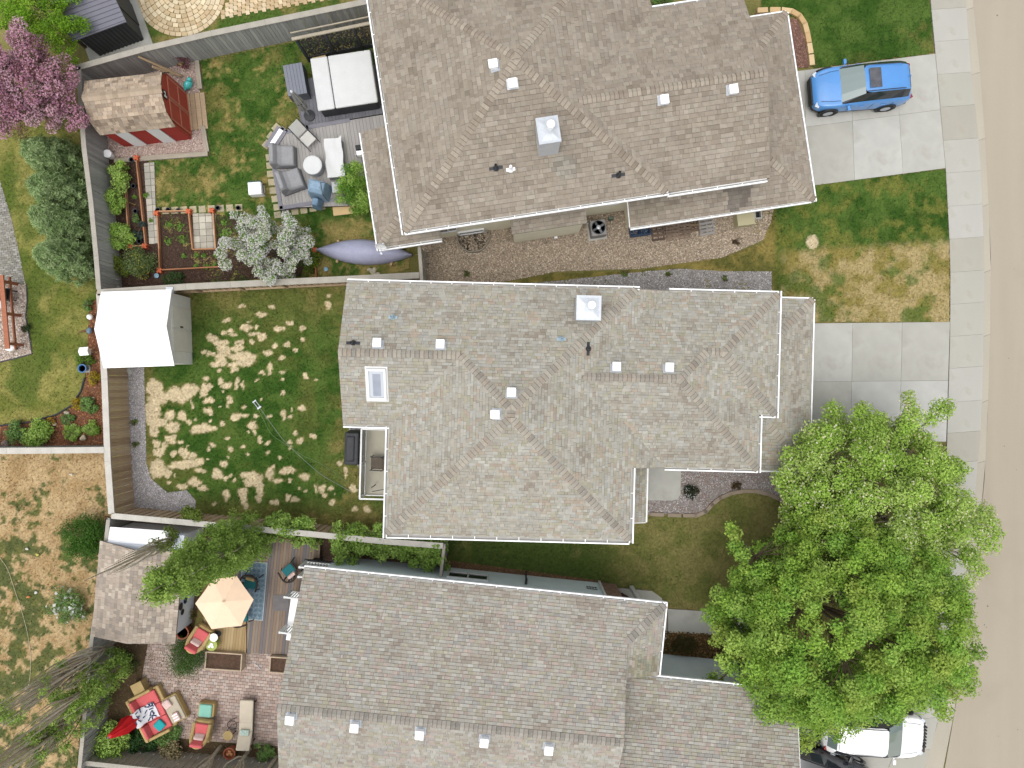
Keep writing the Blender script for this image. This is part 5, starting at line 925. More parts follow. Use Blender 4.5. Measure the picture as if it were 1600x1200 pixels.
MB().tube([(-.14, .06, .02), (.14, -.05, .03)], .012).build('garden_stake', mat('straw'), loc=(*U(208, 319), .03), label='short yellow stake lying in the narrow bed', cat='stake')

# --- side yard of the upper house
e = thing('air_conditioner', 'grey air conditioner unit with round fan on the tan pebbles', 'air conditioner', 932, 361, rot=8.6); MB().cbox((0, 0, .03), (.82, .82, .08)).build('pad', M_conc, e); MB().cbox((0, 0, .4), (.68, .68, .66)).build('housing', mat('ac_grey', ph(150, 148, 146), rough=.6), e, bevel=.03)
MB().lathe([(.3, .735), (.3, .75), (.27, .755), (.27, .735)], 24).build('fan_ring', M_char, e); MB().lathe([(0, .737), (.27, .737)], 24).build('fan_well', M_dark, e); MB().lathe([(.0, .83), (.08, .81), (.1, .75)], 14).build('motor', M_galv, e)
for k in range(4): MB().cbox((.17 * math.cos(k * 1.571 + .4), .17 * math.sin(k * 1.571 + .4), .75), (.2, .11, .008), rz=math.degrees(k * 1.571 + .4), rx=20).build('fan_blade', mat('fan_grey', (.09, .095, .1), rough=.4), e)
for i, (x, lab) in enumerate(((990, 'dark blue recycling bin against the wall, the left one'), (1006, 'dark blue recycling bin against the wall, the right one'))):
    e = thing('recycling_bin', lab, 'bin', x, 362 - i * 2, rot=8.6, group='blue bins by the wall'); M_bin = mat('bin_blue', ph(44, 72, 104), rough=.5, var=.08); m = MB()
    for s in (-.2, .2): m.cbox((s, 0, .18), (.025, .52, .32)).cbox((0, s * 1.25, .18), (.42, .025, .32))
    m.cbox((0, 0, .02), (.42, .52, .03)); m.build('tub', M_bin, e); MB().cbox((0, .24, .33), (.46, .05, .03)).cbox((0, -.24, .33), (.46, .05, .03)).build('rim', M_bin, e)
def pallet(label, px, py, rot, tilt, ramp, w=.95, d=.85, ns=5):
    e = thing('pallet', label, 'pallet', px, py, .04, rot, 'wooden pallets along the wall'); e.rotation_euler = (R(tilt), 0, R(rot)); mm = mat('pallet_' + str(ramp[0][0]), ramp=[ph(*c) for c in ramp], rough=.9, var=.2, stretch=(.7, 5, 1))
    for i in range(ns): MB().cbox((0, -d / 2 + .06 + i * (d - .12) / (ns - 1), .12), (w, .1, .02)).build('slat', mm, e)
    for x in (-w / 2 + .05, 0, w / 2 - .05): MB().cbox((x, 0, .06), (.06, d, .1)).build('stringer', mm, e)
    for i in range(3): MB().cbox((0, -d / 2 + .08 + i * (d - .16) / 2, .0), (w, .09, .018)).build('slat', mm, e)
G_ = [(132, 112, 96), (112, 96, 84), (148, 128, 110)]
pallet('dark brown pallet beside the blue bins', 1027, 361, 8, 18, [(112, 92, 80), (96, 80, 70)], w=.6); pallet('weathered pallet leaning by the wall, left of the middle pair', 1050, 363, 8, 22, G_, w=.62, ns=6); pallet('weathered pallet leaning by the wall, right of the middle pair', 1068, 359, 8, 20, G_, w=.55, ns=6); pallet('upright brown pallet with open slots near the wall', 1084, 354, 8, 30, [(124, 104, 84), (104, 88, 72)], w=.42, ns=4); pallet('silver grey pallet at the end of the row', 1103, 354, 10, 12, [(164, 160, 156), (148, 146, 144)], w=.68, d=.75, ns=5)
e = thing('utility_box', 'square beige utility box on the pebbles under the eave', 'utility box', 1158, 345, rot=7); MB().cbox((0, 0, .3), (.72, .62, .6)).build('cabinet', mat('util_beige', ph(196, 188, 152), rough=.6, var=.04), e, bevel=.02); MB().cbox((0, 0, .62), (.76, .66, .05)).build('lid', MATS['util_beige'], e, bevel=.015)
e = thing('cinder_block', 'grey hollow block with dark core beside the utility box', 'block', 1179, 337, rot=7); m = MB().cbox((-.12, 0, .12), (.2, .4, .2)).cbox((.12, .17, .12), (.28, .06, .2)).cbox((.12, -.17, .12), (.28, .06, .2)).cbox((.23, 0, .12), (.05, .28, .2)).build('block', M_conc, e); MB().cbox((.1, 0, .04), (.2, .27, .03)).build('core', M_dark, e)
for lab, x, y in (('green cable box low on the wall beside the air conditioner', 952, 339), ('grey cable box low on the wall near the eave corner', 990, 331)): MB().cbox((0, 0, .45), (.22, .12, .32)).tube([(0, -.02, .3), (.03, -.08, .02)], .015).build('cable_box', mat('cable_green', ph(100, 112, 98), rough=.6), loc=(*U(x, y + 6), 0), label=lab, cat='cable box', bevel=.01)
MB().cbox((0, 0, .15), (.14, .1, .12)).tube([(0, 0, 0), (0, 0, .16)], .03).build('garden_tap', M_vent, loc=(*U(868, 372), .02), label='pair of small white pipe ends below the bay', cat='pipe').rotation_euler = (0, 0, R(8))

# --- hose on the patchy lawn and in the dry lawn
def hose(label, pts, r, col, name='garden_hose', z=.05):
    P = [U3(x, y, z) for x, y in pts]; o = []
    for i in range(len(P) - 1):
        for k in range(6):
            t = k / 6; p0, p1, p2, p3 = P[max(0, i - 1)], P[i], P[i + 1], P[min(len(P) - 1, i + 2)]
            o.append(.5 * ((2 * p1) + (p2 - p0) * t + (2 * p0 - 5 * p1 + 4 * p2 - p3) * t * t + (3 * p1 - p0 - 3 * p2 + p3) * t ** 3))
    o.append(P[-1]); c = o[0].copy(); MB().tube([p - c for p in o], r, 6).build(name, mat('hose_' + label[:12], ph(*col), rough=.5, var=.05), loc=c, label=label, cat='hose')
hose('thin pale grey hose lying across the patchy lawn', [(404, 634), (415, 650), (428, 668), (445, 690), (470, 714), (500, 740), (525, 755), (548, 768)], .010, (150, 164, 148)); hose('green hose lying beside the pale one on the patchy lawn', [(402, 636), (412, 656), (424, 678), (446, 694), (474, 712), (500, 724), (528, 742), (546, 758)], .010, (112, 146, 84)); hose('pale string of hose snaking down the dry straw lawn', [(0, 872), (12, 890), (24, 925), (34, 955), (44, 995), (48, 1030), (46, 1065), (40, 1078)], .010, (206, 194, 166))
e = thing('sprinkler', 'grey lawn sprinkler bar at the end of the hose', 'sprinkler', 402, 632, .03, rot=-52)
for y in (-.06, .06): MB().tube([(-.2, y, .06), (.2, y, .06)], .014).build('bar', M_galv, e)
MB().cbox((.18, 0, .05), (.06, .2, .05)).cbox((-.18, 0, .05), (.05, .18, .05)).build('end_block', M_galv, e)

# --- west yard
e = thing('timber_railing', 'red-brown timber railing on posts at the left edge', 'railing', 18, 500); M_pg = mat('pergola_wood', ph(176, 112, 84), rough=.75, var=.12, stretch=(4, .5, 1)); o_ = e.location; rl = []
for z_, (a_, b_) in ((1.0, ((2, 430), (12, 545))),): A = U3(*a_, z_); B = U3(*b_, z_); d = B - A; MB().cbox((0, 0, 0), (d.length, .2, .07)).build('top_rail', M_pg, e, loc=(A + B) / 2 - o_).rotation_euler = (0, 0, math.atan2(d.y, d.x)); MB().cbox((0, 0, -.5), (d.length, .06, .12)).build('lower_rail', M_pg, e, loc=(A + B) / 2 - o_).rotation_euler = (0, 0, math.atan2(d.y, d.x))
for t in (.08, .52, .93): q = A.lerp(B, t); MB().cbox((q.x - o_.x, q.y - o_.y, .48), (.12, .12, .97)).build('post', M_pg, e)
e = thing('grill', 'black barbecue beside the red-brown railing', 'grill', 18, 462, .03, rot=-5); MB().cbox((0, 0, .72), (.55, .5, .3), taper=.75).build('hood', M_dark, e, bevel=.06); MB().cbox((0, 0, .5), (.6, .55, .14)).build('firebox', M_dark, e, bevel=.02); MB().cbox((-.02, -.46, .55), (.45, .3, .04)).build('side_shelf', M_galv, e)
for x in (-.24, .24):
    for y in (-.2, .2): MB().cbox((x, y, .22), (.04, .04, .44)).build('leg', M_dark, e)
e = thing('spot_lamp', 'white lantern on the cream stones at the railing end', 'lamp', 17, 546, .03, rot=10); MB().lathe([(.06, 0), (.14, .2), (.12, .42), (.03, .5)], 14).build('shade', M_vent, e, loc=(0, 0, .3)); e.children[0].rotation_euler = (0, R(75), 0); MB().cbox((.28, -.02, .14), (.1, .08, .26)).build('stake', M_dark, e)
for lab, x, y in (('white globe lamp in the mulch beside the white-roofed shed', 145, 496),): 
    e = thing('garden_lamp', lab, 'lamp', x, y, .03); MB().blob((0, 0, .22), (.26, .26, .26), seed=1, rough=.05).build('globe', M_vent, e, smooth=True); MB().lathe([(.05, 0), (.04, .12)], 10).build('stem', M_galv, e)
e = thing('birdhouse', 'white box birdhouse against the fence by the white-roofed shed', 'birdhouse', 146, 550, .02, rot=4); MB().cbox((0, 0, .55), (.26, .26, .3)).build('box', M_vent, e); MB().add([(-.2, -.18, .7), (.2, -.18, .7), (.2, .18, .7), (-.2, .18, .7), (-.2, 0, .8), (.2, 0, .8)], [(0, 1, 5, 4), (2, 3, 4, 5), (0, 4, 3), (1, 2, 5)]).build('roof', M_vent, e); MB().tube([(0, 0, 0), (0, 0, .42)], .03).build('post', M_galv, e)
e = thing('garden_ornament', 'blue grey bird ornament with dark tail in the mulch', 'ornament', 144, 517, .03); MB().blob((0, 0, .2), (.22, .3, .24), seed=6).build('body', mat('slate_blue', ph(120, 146, 170), rough=.5, var=.15), e, smooth=True); MB().tube([(-.05, 0, .2), (-.4, -.03, .1), (-.65, -.12, .04)], [.05, .04, .01]).build('tail', mat('rust', ph(120, 90, 60), rough=.8, var=.2), e)
e = thing('planter', 'blue glazed pot on a pale base in the mulch bed', 'planter', 136, 576, .02); MB().cbox((0, 0, .03), (.34, .34, .06)).build('base', M_conc, e, bevel=.02); MB().lathe([(.12, .06), (.19, .34), (.2, .38), (.15, .38), (.13, .3)], 18).build('pot', mat('blue_glaze', ph(46, 104, 160), rough=.15, coat=.4, var=.08), e); MB().lathe([(0, .32), (.13, .32)], 16).build('water', mat('blue_water', ph(60, 120, 180), rough=.1, var=0), e)
for i, (x, y, s, lab) in enumerate(((10, 922, 0, ''), (11, 693, 1.1, 'large tan boulder at the left end of the mulch bed'), (132, 684, .9, 'grey boulder under the lime shrub in the mulch bed'), (106, 645, .7, 'cream stone at the curve of the lawn edging'), (63, 660, .5, 'small cream stone beside the bright green shrub'), (86, 662, .7, 'brown stone by the orange shrub'), (113, 664, .4, 'small white stone in the mulch centre'), (122, 672, .4, 'small white stone beside the lime shrub'), (147, 622, .45, 'small pale stone near the pale cap fence in the mulch'), (68, 694, .45, 'small cream stone at the lower edge of the mulch bed'))):
    if s: MB().blob((0, 0, .08 * s), (.34 * s, .28 * s, .24 * s), seed=i + 40, rough=.22).build('boulder', mat('boulder_%d' % (i % 3), ph(*[(190, 176, 156), (150, 134, 124), (210, 196, 168)][i % 3]), rough=.9, var=.2, scale=6), loc=(*U(x, y), .02), label=lab, cat='boulder', smooth=True)
e_pts = [U3(*p) for p in ((0, 665), (45, 660), (88, 648), (112, 634), (127, 611), (133, 590))]
MB().tube([p - e_pts[0] + Vector((0, 0, .03)) for p in e_pts], .04, 5).build('lawn_edging', M_char, loc=e_pts[0], label='dark plastic edging curving between lawn and mulch bed', cat='edging')
e_pts = [U3(*p) for p in ((42, 444), (43, 470), (41, 495), (46, 522), (51, 553), (25, 560), (0, 566))]
MB().tube([p - e_pts[0] + Vector((0, 0, .03)) for p in e_pts], .035, 5).build('lawn_edging', M_char, loc=e_pts[0], label='dark edging around the cream stone bed by the red railing', cat='edging')
for lab, x, y, c in (('tiny yellow toy on the dry lawn', 60, 866, (236, 226, 120)), ('small white ball on the dry lawn', 44, 857, (236, 232, 220)), ('tiny orange toy by the white flowers', 46, 932, (236, 150, 90)), ('white scrap beside the orange toy', 58, 925, (240, 236, 230)), ('tiny cream scrap near the dry lawn fence', 113, 741, (240, 232, 214))): MB().blob((0, 0, .05), (.16, .11, .1), seed=x, rough=.3, nu=8, nv=6).build('toy', mat('toy%d' % x, ph(*c), rough=.5, var=0), loc=(*U(x, y), .03), label=lab, cat='toy')

# --- lower yard deck and furniture
d3 = planked('deck', 'weathered grey and brown plank deck with umbrella beside the lower house', [(384, 858), (400, 838), (500, 846), (500, 1024), (386, 1021), (386, 962), (375, 962), (352, 880)], .3, -5.8, .125, [(118, 116, 122), (150, 128, 108), (132, 124, 120), (106, 108, 118), (164, 142, 118), (126, 124, 128)])
d4 = planked('deck', 'newer yellowish plank platform under the peach umbrella', [(318, 930), (384, 905), (385, 1021), (318, 1014)], .28, -5.8, .125, [(186, 160, 116), (170, 144, 104), (196, 172, 130)])
e = thing('rug', 'grey-blue patterned outdoor rug under the umbrella', 'rug', 395, 922, .32, rot=-4.5); M_rug = mat('rug', ph(128, 148, 160), rough=.95, var=.3, scale=14, fine=9, bump=.2); MB().box(-.55, .55, -1.3, 1.25, 0, .012).build('pile', M_rug, e); m = MB()
for a in ((-.56, -.53, -1.31, 1.26), (.53, .56, -1.31, 1.26), (-.53, .53, -1.31, -1.28), (-.53, .53, 1.23, 1.26)): m.box(*a, .0, .018)
m.build('border', mat('rug_border', ph(190, 200, 204), rough=.95), e)
m = MB()
for i in range(5):
    for j in range(11): m.lathe([(.05, .0135), (.075, .0135), (.075, .0145), (.05, .0145)], 8, c=(-.4 + i * .2, -1.1 + j * .22, 0))
m.build('pattern', mat('rug_mark', ph(104, 128, 146), rough=.95), e)
e = thing('patio_umbrella', 'open peach coloured hexagonal patio umbrella', 'umbrella', 372, 908, .3); zt = 2.5; M_um = mat('peach_canvas', (.86, .64, .46), rough=.85, var=.04, scale=3, bump=.1, tmix=.15)
cw = [U3(x, y, zt - .42) - e.location for x, y in ((305, 943), (331, 983), (377, 978), (396, 937), (370, 900), (332, 905))]; top = U3(349, 940, zt) - e.location; e2 = top.copy()
for c_ in cw: c_.z = zt - .42 - .3 + random.uniform(-.02, .02)
top.z = zt - .3
cx, cy = sum(c_.x for c_ in cw) / 6, sum(c_.y for c_ in cw) / 6
e.location = (e.location.x + cx, e.location.y + cy, .3); cw = [Vector((c_.x - cx, c_.y - cy, c_.z)) for c_ in cw]; top = Vector((top.x - cx, top.y - cy, top.z)); vs = [top] + cw; mids = [cw[i].lerp(cw[(i + 1) % 6], .5) - Vector((0, 0, -.02)) for i in range(6)]
for i in range(6): MB().add([top, cw[i], cw[i].lerp(cw[(i + 1) % 6], .5) * .985 + Vector((0, 0, .02)), cw[(i + 1) % 6]], [(0, 1, 2), (0, 2, 3)]).build('canopy_panel', M_um, e)
for i in range(6): MB().tube([top - Vector((0, 0, .04)), cw[i] - Vector((0, 0, .03))], .012).build('rib', M_galv, e)
MB().tube([(top.x, top.y, 0), (top.x, top.y, top.z + .04)], .024).build('pole', M_galv, e); MB().lathe([(.22, 0), (.2, .08), (.04, .1)], 14, c=(top.x, top.y, 0)).build('base', M_char, e); MB().lathe([(.08, -.02), (.03, .04), (.01, .08)], 10, c=top).build('finial', M_um, e)
M_teal = mat('teal_cushion', ph(34, 118, 124), rough=.8, var=.1); M_wick = mat('dark_wicker', ph(70, 58, 52), rough=.8, var=.2, fine=60); M_tanw = mat('tan_wicker', ramp=[ph(196, 168, 112), ph(206, 178, 124)], rough=.8, var=.16, fine=60, bump=.4); M_coral = mat('coral_cushion', ph(228, 110, 112), rough=.85, var=.08, bump=.15); M_pnk = mat('pale_pink', ph(238, 206, 198), rough=.85, var=.08)
def tub_chair(label, px, py, rot, extra):
    e = thing('patio_chair', label, 'chair', px, py, .32, rot, 'dark wicker chairs on the plank deck'); MB().cbox((0, -.03, .42), (.52, .52, .13)).build('seat', M_teal, e, bevel=.05); pts = [(.38 * math.cos(t), .02 + .36 * math.sin(t), .68 + .1 * math.sin(t)) for t in [k * .26 for k in range(13)]]
    MB().tube([(.36, -.3, .6)] + pts + [(-.36, -.3, .6)], .04, 8).build('back_rail', M_wick, e)
    for t in (.3, .9, 1.57, 2.2, 2.8): MB().tube([(.37 * math.cos(t), .02 + .35 * math.sin(t), .68), (.3 * math.cos(t), .25 * math.sin(t), .36)], .03).build('back_slat', M_wick, e)
    for x in (-.3, .3):
        for y in (-.28, .25): MB().tube([(x, y, .4), (x * 1.2, y * 1.25, 0)], .022).build('leg', M_wick, e)
    MB().cbox((0, .16, .55), (.4, .14, .2), rx=-25).build('pillow', extra, e, bevel=.05)
tub_chair('dark round chair with teal seat and gold pillow on the rug', 397, 905, -15, mat('gold_pillow', ph(196, 176, 128), rough=.85, var=.1)); tub_chair('teal cushioned chair with white pillow near the house corner', 458, 889, -140, M_pnk)
tub_chair('dark chair mostly hidden below the right rim of the umbrella', 382, 958, 100, M_teal)
def egg_chair(label, px, py, rot, L=1.0, W_=.78):
    e = thing('wicker_chair', label, 'chair', px, py, .3, rot); MB().cbox((0, 0, .2), (W_, L, .34)).build('base', M_tanw, e, bevel=.12); MB().cbox((0, -.08, .42), (W_ - .2, L * .62, .14)).build('seat', M_coral, e, bevel=.05); MB().cbox((0, L * .33, .66), (W_ - .22, .16, .5), rx=-18).build('backrest', M_coral, e, bevel=.06)
    pts = [((W_ / 2 - .05) * math.cos(t), L * .1 + L * .38 * math.sin(t), .56 + .22 * max(0, math.sin(t))) for t in [k * .2618 for k in range(13)]]; MB().tube([(W_ / 2 - .05, -L * .4, .42)] + pts + [(-W_ / 2 + .05, -L * .4, .42)], .08, 8).build('arm_rim', M_tanw, e); MB().cbox((0, L * .12, .58), (.44, .14, .3), rx=-30).build('pillow', M_pnk, e, bevel=.06); return e
egg_chair('tan wicker armchair with coral cushions by the umbrella', 318, 992, 150, 1.05)
e = thing('side_table', 'small round white side table beside the coral armchair', 'table', 341, 990, .3); MB().lathe([(.0, .5), (.18, .5), (.18, .47)], 20).build('top', M_vent, e); MB().lathe([(.14, 0), (.03, .05), (.03, .47)], 12).build('stand', M_char, e)
e = thing('side_table', 'round lime green table with dishes on the deck edge', 'table', 336, 1003, .3); MB().lathe([(0, .4), (.25, .4), (.26, .38), (.26, .34), (.24, .34)], 24).build('top', mat('lime', ph(176, 188, 96), rough=.6, var=.1), e); MB().lathe([(.22, 0), (.14, .2), (.22, .34)], 20).build('drum', MATS['lime'], e)
for x, y, r in ((.02, .03, .07), (-.08, -.05, .05), (.07, -.06, .05)): MB().lathe([(.02, .4), (r, .41), (r * 1.1, .44), (r * .9, .44)], 12, c=(x, y, 0)).build('dish', M_vent, e)
def planter_box(label, px, py, w, d, rot, hgt=.5, name='planter_box'):
    e = thing(name, label, 'planter', px, py, .02, rot); wm = mat('planter_wood', ph(206, 184, 158), rough=.8, var=.12)
    for s in (-1, 1): MB().cbox((s * (w / 2 - .025), 0, hgt / 2), (.05, d, hgt)).build('side_board', wm, e); MB().cbox((0, s * (d / 2 - .025), hgt / 2 - .002), (w - .1, .05, hgt)).build('side_board', wm, e)
    MB().cbox((0, 0, hgt - .15), (w - .1, d - .1, .1)).build('soil', M_soil, e); m = MB(col=ph(120, 92, 70))
    for i in range(60): m.blob((random.uniform(-w / 2 + .08, w / 2 - .08), random.uniform(-d / 2 + .08, d / 2 - .08), hgt - .1), (.05, .04, .03), seed=i, nu=5, nv=4)
    m.build('clods', M_peb, e, kind='stuff')
planter_box('long wooden planter box of bare soil at the deck edge', 356, 1027, 1.62, .78, -4); planter_box('small wooden planter box of soil beside the lower house', 446, 1033, 1.1, .72, -4)
e = thing('flower_pot', 'terracotta pot with a young plant beside the shed', 'pot', 292, 983, .02); M_ter = mat('terracotta', ph(178, 106, 78), rough=.8, var=.12); MB().lathe([(.2, 0), (.28, .4), (.3, .42), (.3, .47), (.25, .47), (.24, .36)], 20).build('pot', M_ter, e); MB().lathe([(0, .38), (.245, .38)], 18).build('soil', M_soil, e)
e = thing('flower_pot', 'cream rimmed empty pot at the top corner of the plank deck', 'pot', 417, 842, .3); MB().lathe([(.17, 0), (.23, .34), (.25, .36), (.25, .4), (.21, .4), (.2, .3)], 20).build('pot', mat('cream_pot', ph(206, 190, 160), rough=.6), e); MB().lathe([(0, .33), (.205, .33)], 18).build('soil', M_soil, e)
e = thing('flower_pot', 'terracotta pot holding orange gourds at the bottom of the patio', 'pot', 364, 1170, .02); MB().lathe([(.17, 0), (.25, .36), (.27, .38), (.27, .44), (.22, .44), (.2, .3)], 20).build('pot', M_ter, e)
for x, y in ((0, .06), (-.08, -.05), (.07, -.05)): MB().blob((x, y, .36), (.16, .15, .14), seed=3).build('gourd', mat('gourd', ph(226, 160, 110), rough=.6, var=.1), e, smooth=True)
e = thing('trellis_stand', 'black metal plant stand beside the cream rimmed pot', 'stand', 405, 852, .3); MB().tube([(-.2, -.12, 0), (0, 0, .5), (.2, .1, 0)], .015).tube([(-.18, .12, 0), (0, 0, .5), (.18, -.12, 0)], .015).build('stand', M_dark, e)
# sectional sofa
e = thing('sectional_sofa', 'tan wicker sectional sofa with coral cushions and printed throws', 'sofa', 246, 1107, .03, rot=26)
MB().cbox((0, 0, .17), (1.95, 1.35, .32)).build('base', M_tanw, e, bevel=.05)
e.rotation_euler = (0, 0, R(-63)); 
MB().cbox((0, -.62, .5), (2.05, .16, .44)).build('back_rim', M_tanw, e, bevel=.07); MB().cbox((-.97, -.1, .46), (.14, 1.1, .36)).build('arm_rim', M_tanw, e, bevel=.06); MB().cbox((.97, -.1, .46), (.14, 1.1, .36)).build('arm_rim', M_tanw, e, bevel=.06)
for i in range(3): MB().cbox((-.6 + i * .6, .05, .4), (.585, .95, .14)).build('seat_cushion', M_coral, e, bevel=.04); MB().cbox((-.6 + i * .6, -.46, .62), (.57, .14, .36), rx=12).build('back_cushion', M_coral, e, bevel=.05)
vs = []; 
for j in range(8):
    for i in range(5): vs.append((-.55 + i * .17 + .03 * math.sin(j * 2), -.62 + j * .13, [.84, .82, .70, .55, .5, .495, .495, .5][j] + .015 * math.sin(i * 2 + j)))
fs = [(j * 5 + i, j * 5 + i + 1, (j + 1) * 5 + i + 1, (j + 1) * 5 + i) for j in range(7) for i in range(4)]
thr = MB().add([(v[0] + .1, v[1], v[2] + .02) for v in vs], fs).build('throw', mat('white_throw', ph(236, 236, 240), rough=.9, var=.03), e, smooth=True)
rr = random.Random(5)
for k in range(22):
    i, j = rr.uniform(0, 3.4), rr.uniform(0, 6.4); i0, j0 = int(i), int(j); a = Vector(vs[j0 * 5 + i0]); b = Vector(vs[(j0 + 1) * 5 + i0 + 1]); c_ = a.lerp(b, .5)
    MB().cbox((c_.x + .1, c_.y, c_.z + .035 + k * .0006), (.2, .045, .012), rz=rr.uniform(0, 180)).build('print_mark', mat('navy'), thr)
MB().cbox((.6, .1, .53), (.42, .42, .13), rz=20).build('teal_pillow', mat('bright_teal', ph(40, 172, 176), rough=.8, var=.06), e, bevel=.06)
e2 = thing('ottoman_sofa', 'wicker chaise end with pale pink pillows beside the coral sofa', 'sofa', 278, 1102, .03, rot=-63); MB().cbox((0, 0, .18), (1.2, .72, .34)).build('base', M_tanw, e2, bevel=.04); MB().cbox((0, 0, .38), (1.1, .66, .1)).build('cushion', mat('beige_cushion', ph(206, 194, 172), rough=.9, var=.06), e2, bevel=.04); MB().cbox((-.35, -.1, .5), (.36, .36, .14), rz=10).build('pillow', M_pnk, e2, bevel=.06); MB().cbox((.32, .02, .5), (.4, .3, .14)).build('pillow', M_pnk, e2, bevel=.06)
m = MB()
for i in range(3): m.cbox((.2 + i * .12, .02, .573), (.04, .26, .008))
m.build('pillow_stripe', M_vent, e2)
e = thing('side_table', 'square tan side table behind the coral sofa', 'table', 224, 1069, .03, rot=26); MB().cbox((0, 0, .47), (.52, .52, .04)).build('top', mat('tan_top', ph(204, 176, 120), rough=.7, var=.08), e, bevel=.01); MB().cbox((0, 0, .22), (.46, .46, .44)).build('box', M_tanw, e)
# loungers
e = egg_chair('tan wicker chair with coral cushions and striped pillow on the patio', 321, 1137, 172, 1.0); 
e = thing('ottoman', 'mint cushioned ottoman in front of the coral patio chair', 'ottoman', 327, 1104, .03, rot=-6); MB().cbox((0, 0, .18), (.72, .62, .34)).build('base', M_tanw, e, bevel=.05); MB().cbox((0, 0, .39), (.56, .56, .12)).build('cushion', mat('mint', ph(150, 212, 192), rough=.85, var=.06), e, bevel=.05)
e = thing('sun_lounger', 'cream padded sun lounger with a mint print pillow', 'sun lounger', 389, 1125, .03, rot=-2); cm = mat('cream_pad', ph(228, 214, 192), rough=.9, var=.06, bump=.2); MB().cbox((0, .55, .34), (.6, 1.0, .12)).build('leg_pad', cm, e, bevel=.05); MB().cbox((0, -.12, .345), (.6, .44, .12)).build('seat_pad', cm, e, bevel=.05); MB().cbox((0, -.68, .5), (.6, .78, .12), rx=-26).build('back_pad', cm, e, bevel=.05)
for x in (-.3, .3):
    MB().tube([(x, -1.0, .26), (x, 1.05, .26)], .02).build('side_rail', M_wick, e)
    for y in (-.8, .9): MB().tube([(x, y, 0), (x, y, .27)], .02).build('leg', M_wick, e)
MB().cbox((0, -.32, .5), (.4, .24, .1), rx=-20).build('pillow', mat('mint_print', ph(206, 226, 214), rough=.85, var=.25, scale=14), e, bevel=.04)
e = thing('side_table', 'round wooden stool table between the patio loungers', 'table', 362, 1142, .03); MB().lathe([(0, .44), (.21, .44), (.22, .41), (.2, .4)], 20).build('top', mat('tan_top'), e)
for k in range(3): MB().tube([(.15 * math.cos(k * 2.1), .15 * math.sin(k * 2.1), .41), (.2 * math.cos(k * 2.1), .2 * math.sin(k * 2.1), 0)], .018).build('leg', M_wick, e)
e = thing('plant_stand', 'curled black wire stand behind the wooden stool table', 'stand', 367, 1128, .03); m = MB()
for k in range(5): t = k * 1.256; m.tube([(.2 * math.cos(t), .2 * math.sin(t), 0), (.24 * math.cos(t + .4), .24 * math.sin(t + .4), .25), (.14 * math.cos(t + .8), .14 * math.sin(t + .8), .45)], .01)
m.tube([(.2 * math.cos(k * .524), .2 * math.sin(k * .524), .3) for k in range(13)], .01).build('wire', M_dark, e)
e = thing('closed_umbrella', 'folded bright red umbrella leaning by the sofa', 'umbrella', 232, 1118, .03); A = Vector((0, 0, 1.0)); B = U3(168, 1152, 1.9) - e.location; B = Vector((B.x, B.y, 1.9)); A = U3(205, 1127, 1.5) - e.location; A.z = 1.5; base_ = Vector((A.x * .5, A.y * .5, 0)); m = MB()
Q = [U3(208, 1126, .75) - e.location, U3(198, 1133, 1.0) - e.location, U3(188, 1141, 1.35) - e.location, U3(172, 1150, 1.75) - e.location]
for q_, z_ in zip(Q, (.75, 1.0, 1.35, 1.75)): q_.z = z_
vs = []; nn = 14
for q_, r_ in zip(Q, (.26, .3, .19, .09)):
    for k in range(nn): t = 6.283 * k / nn; w_ = r_ * (1 + (.22 if k % 2 else -.18)); vs.append((q_.x + w_ * math.cos(t), q_.y + w_ * math.sin(t), q_.z))
MB().add(vs, [(i * nn + k, i * nn + (k + 1) % nn, (i + 1) * nn + (k + 1) % nn, (i + 1) * nn + k) for i in range(3) for k in range(nn)] + [tuple(range(3 * nn, 4 * nn))]).build('canopy', mat('red_canvas', ph(214, 28, 34), rough=.8, var=.12, scale=6), e); MB().tube([(Q[0].x, Q[0].y, 0), Q[0], Q[3] + Vector((-.03, -.02, .12))], .022).build('pole', M_galv, e); MB().lathe([(.22, 0), (.2, .07), (.03, .1)], 14, c=(Q[0].x, Q[0].y, 0)).build('base', M_char, e)
# stair / railing and lower-house deck bits
e = thing('railing', 'white balustrade with dark spindles at the lower house corner', 'railing', 500, 880, 0, rot=-5.8)
def rail_run(e, a, b, z, n, hgt=.95):
    a, b = Vector(a), Vector(b); d = b - a; an = math.degrees(math.atan2(d.y, d.x)); c = (a + b) / 2
    for zz in (z + .1, z + hgt): MB().cbox((c.x, c.y, zz), (d.length, .07, .06), rz=an).build('rail', M_white, e)
    for i in range(n): q = a + d * ((i + .5) / n); MB().cbox((q.x, q.y, z + hgt / 2), (.04, .04, hgt - .1), rz=an).build('spindle', M_white, e)
    for q in (a, b): MB().cbox((q.x, q.y, z + hgt / 2), (.09, .09, hgt + .08), rz=an).build('post', M_white, e)
rail_run(e, (-.3, -.05, 0), (.95, -.05, 0), 1.2, 10); rail_run(e, (-.3, .35, 0), (.95, .35, 0), 1.2, 10); MB().box(-.4, 1.0, -.1, .42, 1.05, 1.18).build('landing', M_char, e); MB().box(-.2, .1, 0, .3, 0, 1.05).build('support', M_char, e)
e = thing('railing', 'white stair railing and landing at the end of the plank deck', 'railing', 468, 945, .3, rot=-8)
MB().box(-.25, .6, -.7, .75, .55, .62).build('landing', M_vent, e); rail_run(e, (-.28, .76, 0), (.6, .76, 0), .6, 8, .9); rail_run(e, (-.28, -.74, 0), (.5, -.74, 0), .6, 7, .9); MB().box(-.3, .4, -1.5, -.78, .2, .3).build('stair_tread', M_vent, e); MB().box(-.1, .6, -.6, .6, 0, .55).build('support', M_char, e)
